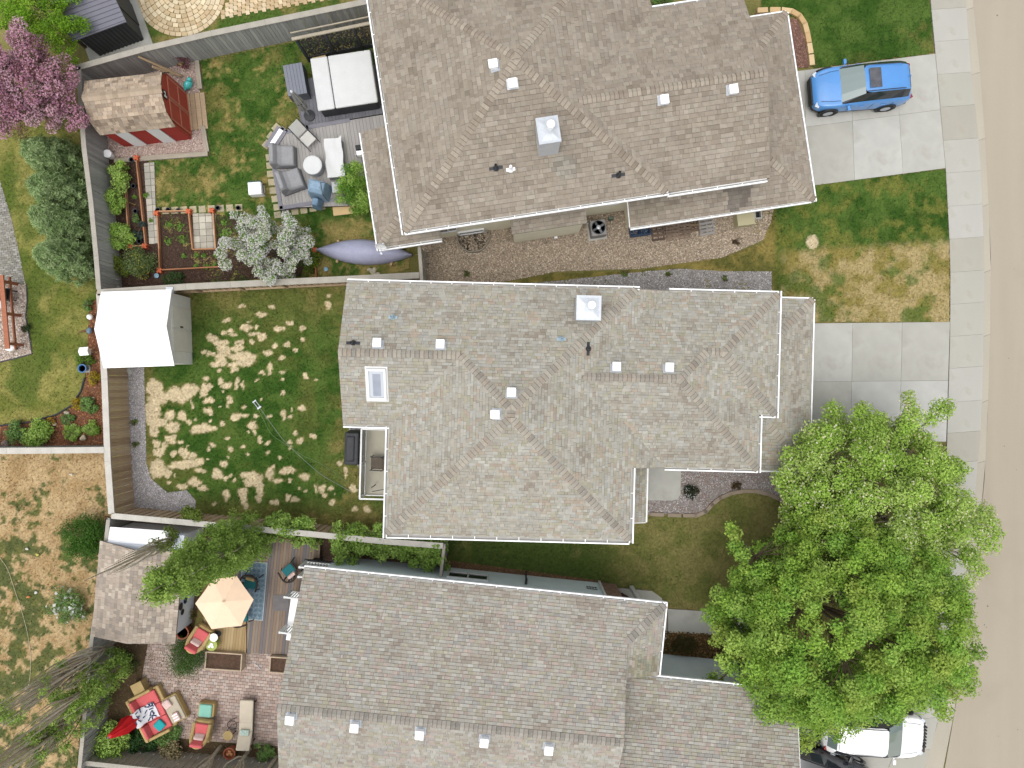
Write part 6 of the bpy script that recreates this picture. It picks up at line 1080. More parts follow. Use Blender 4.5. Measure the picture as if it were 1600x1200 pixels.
MB().box(-.35, .35, -.35, .35, 0, .015).build('door_mat', mat('doormat', ph(128, 124, 124), rough=.95, var=.15), loc=(*U(439, 942, .31), .305), label='grey square mat on the plank deck by the stairs', cat='mat')
MB().tube([(-.25, .1, .02), (0, -.02, .03), (.1, -.16, .03), (.16, -.2, .02)], .014).build('garden_tool', M_galv, loc=(*U(403, 1038), .03), label='thin pale tool lying on the pavers between the planter boxes', cat='tool')

# ================================================================== TREES, SHRUBS, FLOWERS
def leaves(P, Nrm, ln, wd, col, name, parent, m=None, **k):
    n = len(P); Nrm = Nrm / np.maximum(np.linalg.norm(Nrm, axis=1, keepdims=True), 1e-6)
    r = RNG.normal(size=(n, 3)); a = np.cross(Nrm, r); a /= np.maximum(np.linalg.norm(a, axis=1, keepdims=True), 1e-6); b = np.cross(Nrm, a)
    ln = (np.ones(n) * ln * RNG.uniform(.7, 1.3, n))[:, None]; wd = (np.ones(n) * wd * RNG.uniform(.75, 1.25, n))[:, None]
    q = np.stack([P - a * ln / 2, P + b * wd / 2 + a * ln * .08, P + a * ln / 2 - Nrm * ln * .12, P - b * wd / 2 + a * ln * .08], 1)
    return np_mesh(name, q.reshape(-1, 3), 4, np.clip(col, .003, .85), m or M_leaf, parent, **k)
def clump_leaves(C, rad, n_per, flat=.75, upb=.55, shell=.5):
    C = np.asarray(C, float); k = len(C); rad = np.broadcast_to(rad, k); npc = np.maximum(3, (n_per * (rad / rad.mean()) ** 2).astype(int)); idx = np.repeat(np.arange(k), npc); n = len(idx)
    d = RNG.normal(size=(n, 3)); d /= np.linalg.norm(d, axis=1, keepdims=True); r = rad[idx] * (shell + (1 - shell) * RNG.random(n)) * np.where(RNG.random(n) < .25, RNG.random(n), 1)
    P = C[idx] + d * r[:, None] * np.array([1, 1, flat]) + RNG.normal(size=(n, 3)) * .02
    N = d * .7 + np.array([0, 0, upb]) + RNG.normal(size=(n, 3)) * .45
    return P, N, idx
def pal_cols(idx, k, pal, cj=.18, lj=.2):
    pal = np.array([ph(*c) for c in pal]); base = pal[RNG.integers(0, len(pal), k)] * RNG.uniform(1 - cj, 1 + cj, (k, 1)); c = base[idx] * .65 + pal[RNG.integers(0, len(pal), len(idx))] * .35
    return c * RNG.uniform(1 - lj, 1 + lj, (len(idx), 1))
def crown_pts(c, rad, n, lo=.45, ymin=-.75, noise=.22, seed=0):
    out = []; rr = random.Random(seed); md = 1.25 * (rad[0] * rad[1] * rad[2] / n) ** (1 / 3)
    t = 0
    while len(out) < n and t < n * 60:
        t += 1; d = Vector((rr.gauss(0, 1), rr.gauss(0, 1), rr.gauss(0, 1))).normalized()
        if d.z < ymin: continue
        k = 1 + noise * (math.sin(3 * math.atan2(d.y, d.x) + seed) * .6 + math.sin(5 * math.atan2(d.y, d.x) + 2 * seed) * .5 + math.sin(4 * d.z + seed) * .5)
        r = (lo + (1 - lo) * rr.random() ** .6) * k; p = Vector((c[0] + d.x * rad[0] * r, c[1] + d.y * rad[1] * r, c[2] + d.z * rad[2] * r))
        if all((p - q).length > md * .62 for q in out[-60:]): out.append(p)
    return out
def branches(mb, base, top_z, C, r0, col, nl=7, lean=(0, 0), seed=0):
    rr = random.Random(seed); fork = Vector((base[0] + lean[0], base[1] + lean[1], top_z)); b0 = Vector(base); mb.tube([b0, b0.lerp(fork, .5) + Vector((rr.uniform(-.05, .05), rr.uniform(-.05, .05), 0)), fork], [r0, r0 * .8, r0 * .65], 9, col)
    C = [Vector(c) for c in C]; limbs = []
    for i in range(nl):
        t = max(range(len(C)), key=lambda k: (C[k] - fork).length * (.6 + rr.random() * .8) * (1 if all((C[k] - l).length > 1.2 for l in limbs) else .2)); limbs.append(C[t])
    pts = []
    for l in limbs:
        m1 = fork.lerp(l, .35) + Vector((rr.uniform(-.2, .2), rr.uniform(-.2, .2), .25)); m2 = fork.lerp(l, .7) + Vector((rr.uniform(-.15, .15), rr.uniform(-.15, .15), .15)); mb.tube([fork, m1, m2, l], [r0 * .5, r0 * .33, r0 * .2, r0 * .06], 6, col); pts += [fork.lerp(m1, .6), m1, m1.lerp(m2, .5), m2]
    for c in C:
        q = min(pts, key=lambda p: (p - c).length + (2 if p.z > c.z else 0)); mid = q.lerp(c, .5) + Vector((rr.uniform(-.1, .1), rr.uniform(-.1, .1), .06)); mb.tube([q, mid, c], [r0 * .14, r0 * .09, r0 * .03], 4, col)
def tree(name, label, world, crown_c, rad, n, crad, n_per, ln, wd, pal, barkc=(120, 108, 96), trunk=.16, fork=1.8, lo=.45, noise=.22, flat=.75, seed=0, flowers=None, upb=.55, extra=None, cat='tree', group=None, ymin=-.75):
    e = thing(name, label, cat, 0, 0, world=world, group=group); o = np.array([world[0], world[1], 0.0]); cl = [(crown_c[0] - world[0], crown_c[1] - world[1], crown_c[2])][0]
    C = crown_pts(cl, rad, n, lo, ymin, noise, seed) + [Vector((x - world[0], y - world[1], z)) for x, y, z in (extra or [])]
    mb = MB(); branches(mb, (0, 0, -.05), fork, C, trunk, ph(*barkc), nl=max(4, n // 30), lean=(cl[0] * .3, cl[1] * .3), seed=seed); mb.build('trunk', M_bark, e)
    CA = np.array([tuple(c) for c in C]); rd = crad * RNG.uniform(.6, 1.25, len(C)); P, N, idx = clump_leaves(CA, rd, n_per, flat, upb); cr = leaves(P, N, ln, wd, pal_cols(idx, len(C), pal), 'crown', e)
    if flowers:
        sel = RNG.random(len(C)) < flowers['share']; CF = CA[sel]; P, N, idx = clump_leaves(CF, rd[sel] * 1.04, flowers['n'], flat, upb, .8); keep = P[:, 2] > CF[idx][:, 2] - rd[sel][idx] * .4; P, N, idx = P[keep], N[keep], idx[keep]
        leaves(P, N, flowers['size'], flowers['size'] * .8, pal_cols(idx, len(CF), flowers['pal'], .05, .12), 'blossom', e)
    return e
PG = [(178, 214, 90), (162, 202, 80), (198, 226, 114), (140, 184, 70), (172, 208, 98), (186, 206, 96), (150, 198, 82)]
# big green tree, lower right
def WP(px, py, z): x, y = U(px, py, z); return (x, y, z)
ex = [WP(*q) for q in ((1108, 1075, 3.6), (1118, 1062, 3.4), (1095, 1082, 3.3), (1148, 836, 4.2), (1150, 855, 4.2), (1142, 826, 4.0), (1160, 868, 4.4), (1240, 1150, 3.0), (1250, 1130, 3.2), (1258, 1160, 2.6), (1236, 1120, 3.4), (1300, 1130, 3.3), (1310, 1150, 3.0), (1330, 1135, 3.2), (1275, 1140, 3.1), (1296, 1110, 3.6), (1350, 1125, 3.2), (1460, 1100, 3.2), (1475, 1112, 3.0), (1440, 1092, 3.5), (1512, 1070, 3.4), (1520, 1050, 3.6), (1525, 1020, 3.8), (1505, 1040, 4.0), (1480, 1070, 3.6), (1515, 990, 4.2), (1160, 1100, 3.6), (1185, 1105, 3.4), (1215, 1095, 3.6), (1120, 1000, 4.2), (1112, 960, 4.2), (1125, 930, 4.4), (1395, 1110, 3.4), (1420, 1100, 3.4))]
tree('shade_tree', 'big bright green leafy tree by the street corner', (12.4, -9.1), (12.5, -9.1, 4.7), (4.75, 3.95, 3.0), 560, .45, 270, .115, .068, PG, (118, 100, 84), .13, 2.0, lo=.5, noise=.09, flat=.7, seed=3, extra=ex)
ex = [WP(*q) for q in ((1420, 622, 4.8), (1423, 640, 4.8), (1428, 655, 4.7), (1416, 668, 4.7), (1470, 640, 4.4), (1482, 634, 4.3), (1455, 655, 4.5), (1550, 820, 3.6), (1560, 835, 3.5), (1545, 850, 3.6), (1530, 835, 3.8), (1540, 805, 3.7), (1520, 815, 3.9), (1272, 675, 4.0), (1275, 690, 4.0), (1262, 700, 4.0), (1500, 790, 4.0), (1490, 770, 4.0), (1515, 870, 3.9), (1528, 890, 3.7), (1232, 735, 3.8), (1225, 750, 3.7), (1240, 770, 3.8), (1360, 690, 4.6), (1345, 680, 4.6), (1510, 910, 3.8), (1500, 930, 3.6), (1490, 945, 3.5))]
tree('flowering_tree', 'pale green street tree dotted with cream blossoms', (14.3, -4.5), (14.3, -4.7, 3.7), (3.75, 3.65, 2.2), 350, .46, 260, .115, .06, [(182, 218, 96), (192, 224, 110), (168, 206, 86), (200, 226, 124)], (128, 116, 104), .15, 1.6, lo=.55, noise=.12, flat=.7, seed=8, flowers=dict(share=.8, n=30, size=.085, pal=[(246, 240, 196), (236, 234, 176), (250, 246, 214)]), extra=ex)
# white apple tree in the garden
ex = [WP(*q) for q in ((365, 335, 2.6), (408, 326, 2.7), (412, 338, 2.7), (355, 362, 2.3), (345, 395, 2.2), (352, 412, 2.1), (480, 378, 2.2), (475, 398, 2.1), (378, 345, 2.6), (348, 380, 2.2), (392, 346, 2.6))]
tree('apple_tree', 'white blossoming apple tree beside the vegetable garden', (-10.0, 5.6), (-10.05, 5.75, 2.0), (1.65, 1.45, 1.15), 100, .24, 150, .065, .035, [(140, 182, 84), (156, 194, 98), (124, 166, 74)], (110, 98, 88), .08, .9, lo=.35, noise=.2, seed=5, flowers=dict(share=.92, n=160, size=.068, pal=[(250, 246, 236), (236, 232, 230), (250, 248, 246)]), extra=ex)
# pink crabapple + lime tree, top left
ex = [WP(*q) for q in ((28, 40, 4.2), (35, 58, 4.2), (20, 185, 3.2), (5, 195, 3.2), (30, 198, 3.1), (110, 122, 3.0), (112, 108, 3.2), (-10, 100, 3.4), (-20, 140, 3.2), (95, 165, 2.9), (90, 180, 2.8))]
tree('crabapple_tree', 'pink blossoming crabapple tree at the left edge', (-19.3, 11.8), (-19.6, 12.0, 3.1), (1.95, 1.95, 1.6), 150, .32, 150, .07, .038, [(150, 112, 104), (128, 122, 84), (162, 118, 112), (116, 108, 78)], (92, 76, 70), .1, 1.2, lo=.35, noise=.22, seed=9, flowers=dict(share=.95, n=190, size=.075, pal=[(238, 190, 208), (226, 168, 192), (242, 202, 216), (214, 152, 180)]), extra=ex)
ex = [WP(*q) for q in ((96, 40, 3.0), (104, 38, 2.9), (88, 75, 2.7), (100, 88, 2.5), (115, 95, 2.2), (80, 60, 2.9), (70, 10, 3.2), (90, 20, 3.0), (75, 40, 3.2), (108, 80, 2.4))]
tree('lime_tree', 'vivid lime green tree behind the pink crabapple', (-19.0, 15.0), (-19.3, 15.3, 2.7), (1.9, 1.6, 1.1), 70, .34, 200, .085, .05, [(150, 196, 52), (134, 182, 44), (168, 208, 70), (118, 164, 40)], (110, 96, 80), .09, 1.0, lo=.3, noise=.15, seed=10, extra=ex)

def shrub(name, label, px, py, r, hgt, n, pal, ln=.07, wd=.04, crad=None, seed=0, flowers=None, z=0.0, cat='shrub', group=None, flat=.8, n_per=110, ry=None, upb=.55):
    w = U(px, py, hgt * .6); return tree(name, label, w, (w[0], w[1], hgt * .55), (r, ry or r, hgt * .42), n, crad or r * .42, n_per, ln, wd, pal, (104, 88, 70), .03, hgt * .2, lo=.25, noise=.1, seed=seed, flowers=flowers, cat=cat, group=group, flat=flat, upb=upb)
# junipers (dark, feathery, tall cones leaning out of view centre)
def juniper(label, px, py, hgt, r, seed):
    x, y = U(px, py); e = thing('juniper', label, 'juniper', px, py, group='junipers along the grey fence'); MB(col=ph(90, 78, 66)).tube([(0, 0, 0), (0, 0, hgt * .9)], [.07, .02], 6).build('trunk', M_bark, e)
    n = 330; t = RNG.random(n) ** .9; a = RNG.uniform(0, 6.28, n); rr = r * (1.05 - t ** 1.8 * .78) * RNG.uniform(.55, 1.02, n); C = np.stack([rr * np.cos(a), rr * np.sin(a), .12 + t * hgt], 1)
    P, N, idx = clump_leaves(C, .19, 60, 1.0, .2, .3); out = np.stack([np.cos(a), np.sin(a), np.full(n, .9)], 1)[idx]; c = pal_cols(idx, n, [(174, 202, 136), (186, 210, 148), (160, 190, 122), (194, 214, 154), (146, 178, 110)], .2, .25)
    leaves(P, out * .5 + RNG.normal(size=P.shape) * .6 + np.array([0, 0, .6]), .15, .035, c, 'crown', e)
for i, (x, y, hh, r) in enumerate(((112, 262, 2.7, .95), (123, 316, 2.8, 1.0), (124, 358, 2.7, .95), (130, 412, 2.7, 1.0))): juniper(('uppermost', 'second from the top', 'third from the top', 'lowest')[i] + ' of the dark green junipers along the grey fence', x, y, hh, r, i)
LIME = [(182, 216, 106), (168, 204, 94), (194, 224, 122), (154, 192, 86)]; MIDG = [(128, 168, 90), (140, 178, 98), (114, 154, 82), (152, 186, 106)]; YEL = [(206, 176, 40), (188, 166, 44), (220, 190, 60), (170, 160, 50)]
shrub('shrub', 'round bright green bush in the lee of the upper house deck', 553, 294, .72, 1.7, 46, LIME[:2] + [(92, 150, 40)], seed=21, n_per=190, ry=1.1); shrub('shrub', 'lime green currant bush at the top of the fence bed', 186, 272, .52, .9, 18, LIME, seed=22, ln=.09, wd=.06); shrub('shrub', 'lime green currant bush in the middle of the fence bed', 178, 313, .55, .95, 22, LIME, seed=23, ln=.09, wd=.06); shrub('shrub', 'lime green currant bush low in the fence bed', 183, 370, .62, .95, 26, LIME, seed=24, ln=.09, wd=.06)
shrub('shrub', 'pale green shrub with yellow blooms by the pale top fence', 213, 414, .7, .95, 34, [(122, 142, 84), (138, 156, 98), (104, 128, 70)], seed=25, ln=.06, flowers=dict(share=.15, n=30, size=.06, pal=[(226, 206, 60)])); shrub('shrub', 'sprawling yellow-green bush against the grey fence', 178, 420, .5, .7, 20, [(128, 150, 58), (150, 160, 60), (108, 134, 52)], seed=26, ry=.55)
shrub('shrub', 'low green herb patch at the bottom of the soil bed', 272, 436, .42, .35, 12, [(88, 116, 62), (76, 104, 56)], seed=27, ry=.3); shrub('shrub', 'yellow flowering clump right of the white apple tree', 482, 408, .42, .55, 16, [(104, 134, 48), (124, 150, 56)], seed=28, flowers=dict(share=.6, n=16, size=.05, pal=[(230, 206, 40)]), ry=.6)
shrub('shrub', 'dark blue-green kale clump in the narrow bed', 217, 360, .26, .35, 10, [(84, 104, 96), (70, 92, 84)], seed=29, ry=.5, ln=.1, wd=.06); shrub('shrub', 'small green herb above the kale in the narrow bed', 214, 342, .18, .3, 6, MIDG, seed=30)
def seedling(i, px, py, r, pal, where): 
    w = U(px, py, .1); e = thing('seedling', 'young leafy vegetable plant ' + where, 'plant', 0, 0, world=w, group='vegetable seedlings'); n = 26; a = RNG.uniform(0, 6.28, n); d = RNG.uniform(.1, 1, n) * r; P = np.stack([np.cos(a) * d, np.sin(a) * d, .05 + .12 * RNG.random(n)], 1); leaves(P, np.stack([np.cos(a) * .5, np.sin(a) * .5, np.ones(n)], 1), .14, .06, np.array([ph(*pal[k % len(pal)]) for k in range(n)]) * RNG.uniform(.8, 1.2, (n, 1)), 'foliage', e); MB(col=ph(120, 140, 80)).tube([(0, 0, 0), (0, 0, .1)], .01, 5).build('stem', M_bark, e)
for i, (x, y, r, w) in enumerate(((264, 350, .2, 'top left in the soil bed'), (280, 353, .22, 'top right in the soil bed'), (263, 376, .2, 'second row left in the soil bed'), (284, 374, .2, 'second row right in the soil bed'), (287, 400, .12, 'first in the third row of the soil bed'), (307, 399, .1, 'second in the third row of the soil bed'), (318, 399, .12, 'third in the third row of the soil bed'), (337, 399, .12, 'fourth in the third row of the soil bed'), (306, 416, .1, 'left in the lowest row of the soil bed'), (323, 417, .12, 'middle of the lowest row of the soil bed'), (336, 414, .1, 'right in the lowest row of the soil bed'), (349, 347, .16, 'left of the white apple tree, upper'), (349, 366, .18, 'left of the white apple tree, lower'), (210, 308, .08, 'in the middle of the narrow bed'), (235, 345, .1, 'beside the narrow bed on the pavers'), (228, 305, .12, 'by the outer rail of the narrow bed'))): seedling(i, x, y, r, [(120, 160, 62), (140, 176, 80), (100, 142, 56)], w)
shrub('shrub', 'dark red leaved shrub by the fence behind the red shed', 284, 96, .4, .8, 12, [(140, 84, 92), (120, 70, 80)], seed=31, n_per=40); shrub('shrub', 'thin yellow-green clump behind the leaning planks', 258, 93, .3, .5, 8, [(150, 160, 60), (130, 146, 56)], seed=32, n_per=50)
# west bed
shrub('shrub', 'bright green leafy shrub at the lower left of the mulch bed', 57, 676, .62, .7, 30, LIME, seed=33, ln=.09, wd=.05); shrub('shrub', 'blue-green shrub left of the bright green one', 26, 672, .5, .55, 20, MIDG, seed=34, ln=.08); shrub('shrub', 'yellow round shrub in the mulch bed', 121, 632, .24, .35, 12, YEL, seed=35, ln=.05); shrub('shrub', 'leafy green shrub touching the yellow round one', 138, 632, .33, .45, 16, MIDG, seed=36, ln=.1, wd=.05); shrub('shrub', 'yellow shrub near the blue pot', 149, 590, .28, .4, 12, YEL, seed=37, ln=.05, ry=.36); shrub('shrub', 'small dark green shrub at the edge of the lawn curve', 104, 654, .26, .35, 12, MIDG, seed=38); shrub('shrub', 'orange yellow small shrub beside the brown stone', 77, 659, .2, .25, 8, [(206, 170, 60), (190, 150, 60)], seed=39); shrub('shrub', 'lime shrub right of centre in the lower mulch bed', 112, 678, .34, .35, 14, LIME, seed=40, ln=.09); shrub('shrub', 'lime shrub nearest the white-capped fence corner', 141, 669, .4, .35, 16, LIME, seed=41, ln=.09, ry=.22); shrub('shrub', 'low grassy green tuft above the blue pot', 132, 562, .42, .3, 14, [(124, 158, 60), (108, 146, 54)], seed=42, ry=.25); shrub('shrub', 'tiny dark green dwarf pine on the cream stones', 39, 512, .2, .3, 10, [(72, 100, 56), (60, 86, 48)], seed=43, ln=.06, wd=.02); shrub('shrub', 'small green tuft between fence and lawn by the shed', 138, 476, .2, .35, 8, MIDG, seed=44, ry=.3)
# dry lawn plants
shrub('shrub', 'round green spirea bush beside the shed of the dry lawn', 130, 842, .92, 1.1, 60, [(86, 132, 44), (100, 148, 54), (74, 116, 40)], seed=45, n_per=170, ln=.06); shrub('shrub', 'white daisy clump on the dry lawn', 105, 950, .75, .6, 36, MIDG, seed=46, n_per=90, flowers=dict(share=.45, n=9, size=.16, pal=[(246, 246, 240)]))
# lower yard plants
shrub('shrub', 'round clipped green shrub beside the coral armchair', 287, 1028, .82, 1.0, 56, [(84, 124, 48), (96, 138, 56), (70, 108, 42)], seed=52, n_per=170, ln=.055, wd=.02); shrub('shrub', 'lime leaved shrub at the bottom below the red umbrella', 172, 1166, .72, 1.3, 40, LIME, seed=53, ln=.1, wd=.06); shrub('shrub', 'dark green hosta clump below the coral sofa', 222, 1160, .6, .5, 24, [(62, 100, 48), (74, 114, 56), (54, 88, 44)], seed=54, ln=.11, wd=.06); shrub('shrub', 'mid green leafy clump right of the dark hosta', 262, 1150, .55, .45, 20, MIDG, seed=55, ln=.09); shrub('shrub', 'dried cream hydrangea heads at the bottom fence', 268, 1178, .5, .7, 24, [(150, 140, 92), (120, 124, 70)], seed=56, flowers=dict(share=.95, n=50, size=.07, pal=[(222, 204, 164), (206, 186, 146)]), n_per=40); shrub('shrub', 'green tuft with pale heads at the bottom beside the lower house', 414, 1174, .42, .5, 16, MIDG, seed=57, ln=.09); shrub('shrub', 'brown grassy clump by the terracotta pot and shed', 292, 960, .4, .5, 14, [(150, 134, 70), (128, 122, 62)], seed=58, n_per=50, ln=.14, wd=.02); shrub('shrub', 'sparse green ground cover beside the paver patio', 203, 1040, .5, .2, 16, [(110, 120, 66), (92, 108, 58)], seed=59, n_per=50)
shrub('shrub', 'dark shrub with white flowers in the entry gravel', 1080, 768, .3, .45, 14, [(48, 60, 40), (58, 70, 46)], seed=60, flowers=dict(share=.5, n=14, size=.06, pal=[(240, 240, 236)]), n_per=70); shrub('shrub', 'dry brown tuft in the gravel by the front walk', 1152, 762, .25, .2, 8, [(120, 96, 66), (104, 92, 58)], seed=61, n_per=40); shrub('shrub', 'mossy brown hedge clump beside the lower house walk', 1070, 1008, .6, .4, 20, [(96, 92, 48), (126, 100, 58), (80, 84, 44)], seed=62, ry=.25)
shrub('shrub', 'small green planting at the top of the upper house', 1035, 3, .5, .5, 16, MIDG, seed=63, ry=.3)
for i, (x, y) in enumerate(((975, 428), (1045, 430), (730, 428), (1132, 434), (1150, 378), (210, 660), (212, 695))): shrub('weeds', ['green weed tuft in the grey stone, left one', 'green weed tuft in the grey stone, middle one', 'green weed tuft at the left of the tan pebbles', 'green weed tuft in the grey stone, right one', 'brown dead tuft on the tan pebbles', 'green weeds growing in the gravel strip, upper', 'green weeds growing in the gravel strip, lower'][i], x, y, .13, .1, 5, [(120, 146, 70), (134, 158, 80)] if i != 4 else [(110, 92, 60), (96, 80, 54)], seed=70 + i, n_per=40, cat='weeds', group='weeds in the gravel')
# hop vine along the fence
def vine(label, pts, wdt, hz, n, pal, seed, name='vine'):
    P = [U3(x, y, hz) for x, y in pts]; c = P[0].copy(); c.z = 0; e = thing(name, label, 'vine', 0, 0, world=(c.x, c.y)); C = []; rr = random.Random(seed); m = MB(col=ph(110, 90, 66))
    for i in range(n):
        t = i / n * (len(P) - 1); k = int(t); q = P[k].lerp(P[k + 1], t - k) - c; C.append((q.x + rr.gauss(0, .12), q.y + rr.gauss(0, wdt), max(.15, hz + rr.gauss(0, .15) - abs(rr.gauss(0, .3)))))
    m.tube([P[0] - c] + [q - c + Vector((0, 0, rr.uniform(-.2, .1))) for q in P[1:]], .02, 5); m.build('stem', M_bark, e); CA = np.array(C); Pp, N, idx = clump_leaves(CA, .27, 95, .8, .7, .4); leaves(Pp, N, .11, .075, pal_cols(idx, len(C), pal), 'foliage', e)
VG = [(170, 206, 98), (156, 192, 88), (184, 214, 112), (140, 176, 80)]
vine('green vine spilling over the brown fence beside the lower house', [(520, 846), (580, 850), (640, 856), (690, 862)], .3, 1.5, 230, VG, 80); vine('small vine tuft on the pale fence cap above the plank deck', [(420, 818), (440, 822), (465, 826), (480, 836)], .16, 1.7, 40, VG, 81); vine('small vine tuft on the fence beside the columnar tree', [(282, 806), (300, 806), (312, 808)], .1, 1.75, 10, [(126, 146, 60), (110, 134, 54)], 82); vine('vine tuft beside the pale cap in the middle of the lower fence', [(430, 838), (460, 846), (500, 848)], .1, 1.4, 18, VG, 83)
# columnar aspens: tall, fastigiate, grey stems
def columnar(label, px, py, hgt, r, nst, leaf, seed, leafz=(.15, .95), pal=VG, width=None):
    x, y = U(px, py); e = thing('columnar_aspen', label, 'tree', px, py, group='columnar aspens'); rr = random.Random(seed); m = MB(); tips = []
    m.tube([(0, 0, -.05), (rr.uniform(-.05, .05), rr.uniform(-.05, .05), hgt * .5), (0, 0, hgt)], [.085, .05, .012], 7, ph(*rr.choice([(204, 192, 170), (190, 178, 158)])))
    for i in range(nst):
        a = rr.uniform(0, 6.28); zb = rr.uniform(.08, .5) * hgt; L = rr.uniform(.25, .5) * hgt; R_ = r * rr.uniform(.5, 1); zt = min(hgt * .99, zb + L); k = R_ * (1 - .45 * (zt / hgt) ** 2)
        q = [(0, 0, zb), (k * .55 * math.cos(a), k * .55 * math.sin(a), zb + L * .22), (k * .95 * math.cos(a + .2), k * .95 * math.sin(a + .2), zb + L * .6), (k * .85 * math.cos(a + .3), k * .85 * math.sin(a + .3), zt)]
        m.tube(q, [.045, .034, .022, .006], 5, ph(*rr.choice([(224, 212, 190), (210, 196, 172), (194, 180, 158), (230, 222, 204)]))); tips += [(q[j], q[j + 1]) for j in (1, 2)]
    m.build('trunk', M_bark, e); C = []
    for i in range(leaf):
        z = (leafz[0] + (leafz[1] - leafz[0]) * rr.random()) * hgt; a = rr.uniform(0, 6.28); rad = r * (1 - .6 * (z / hgt) ** 2) * rr.uniform(.35, 1.0); C.append((rad * math.cos(a), rad * math.sin(a), z))
    if C: CA = np.array(C); P, N, idx = clump_leaves(CA, .26, 85, 1.0, .45, .4); leaves(P, N, .085, .06, pal_cols(idx, len(C), pal), 'crown', e)
AG = [(168, 200, 94), (152, 186, 84), (182, 210, 108), (138, 172, 76)]
columnar('leafy columnar aspen leaning over the lower yard shed', 403, 828, 9.6, 1.15, 34, 420, 90, (.1, .95), AG); columnar('thin bare columnar aspen above the white lean-to', 300, 830, 8.0, .45, 16, 16, 91, (.05, .4), [(118, 138, 62), (134, 150, 72)]); columnar('bare stemmed columnar aspen below the lower yard shed', 182, 1000, 8.5, .75, 64, 14, 92, (.4, .95), AG); columnar('green columnar aspen behind the red umbrella', 200, 1030, 8.0, .8, 30, 90, 93, (.08, .6), AG); columnar('tangled columnar aspen in the bottom left corner', 160, 1085, 8.5, .9, 66, 60, 94, (.05, .6), AG)
columnar('columnar aspen trunk beside the terracotta gourd pot', 345, 1166, 8.0, .6, 14, 60, 95, (.35, .95), AG); columnar('columnar aspen trunk right of the gourd pot', 391, 1170, 8.0, .6, 14, 60, 96, (.35, .95), AG); columnar('columnar aspen trunk nearest the lower house corner', 432, 1182, 7.5, .5, 12, 50, 97, (.4, .95), AG)

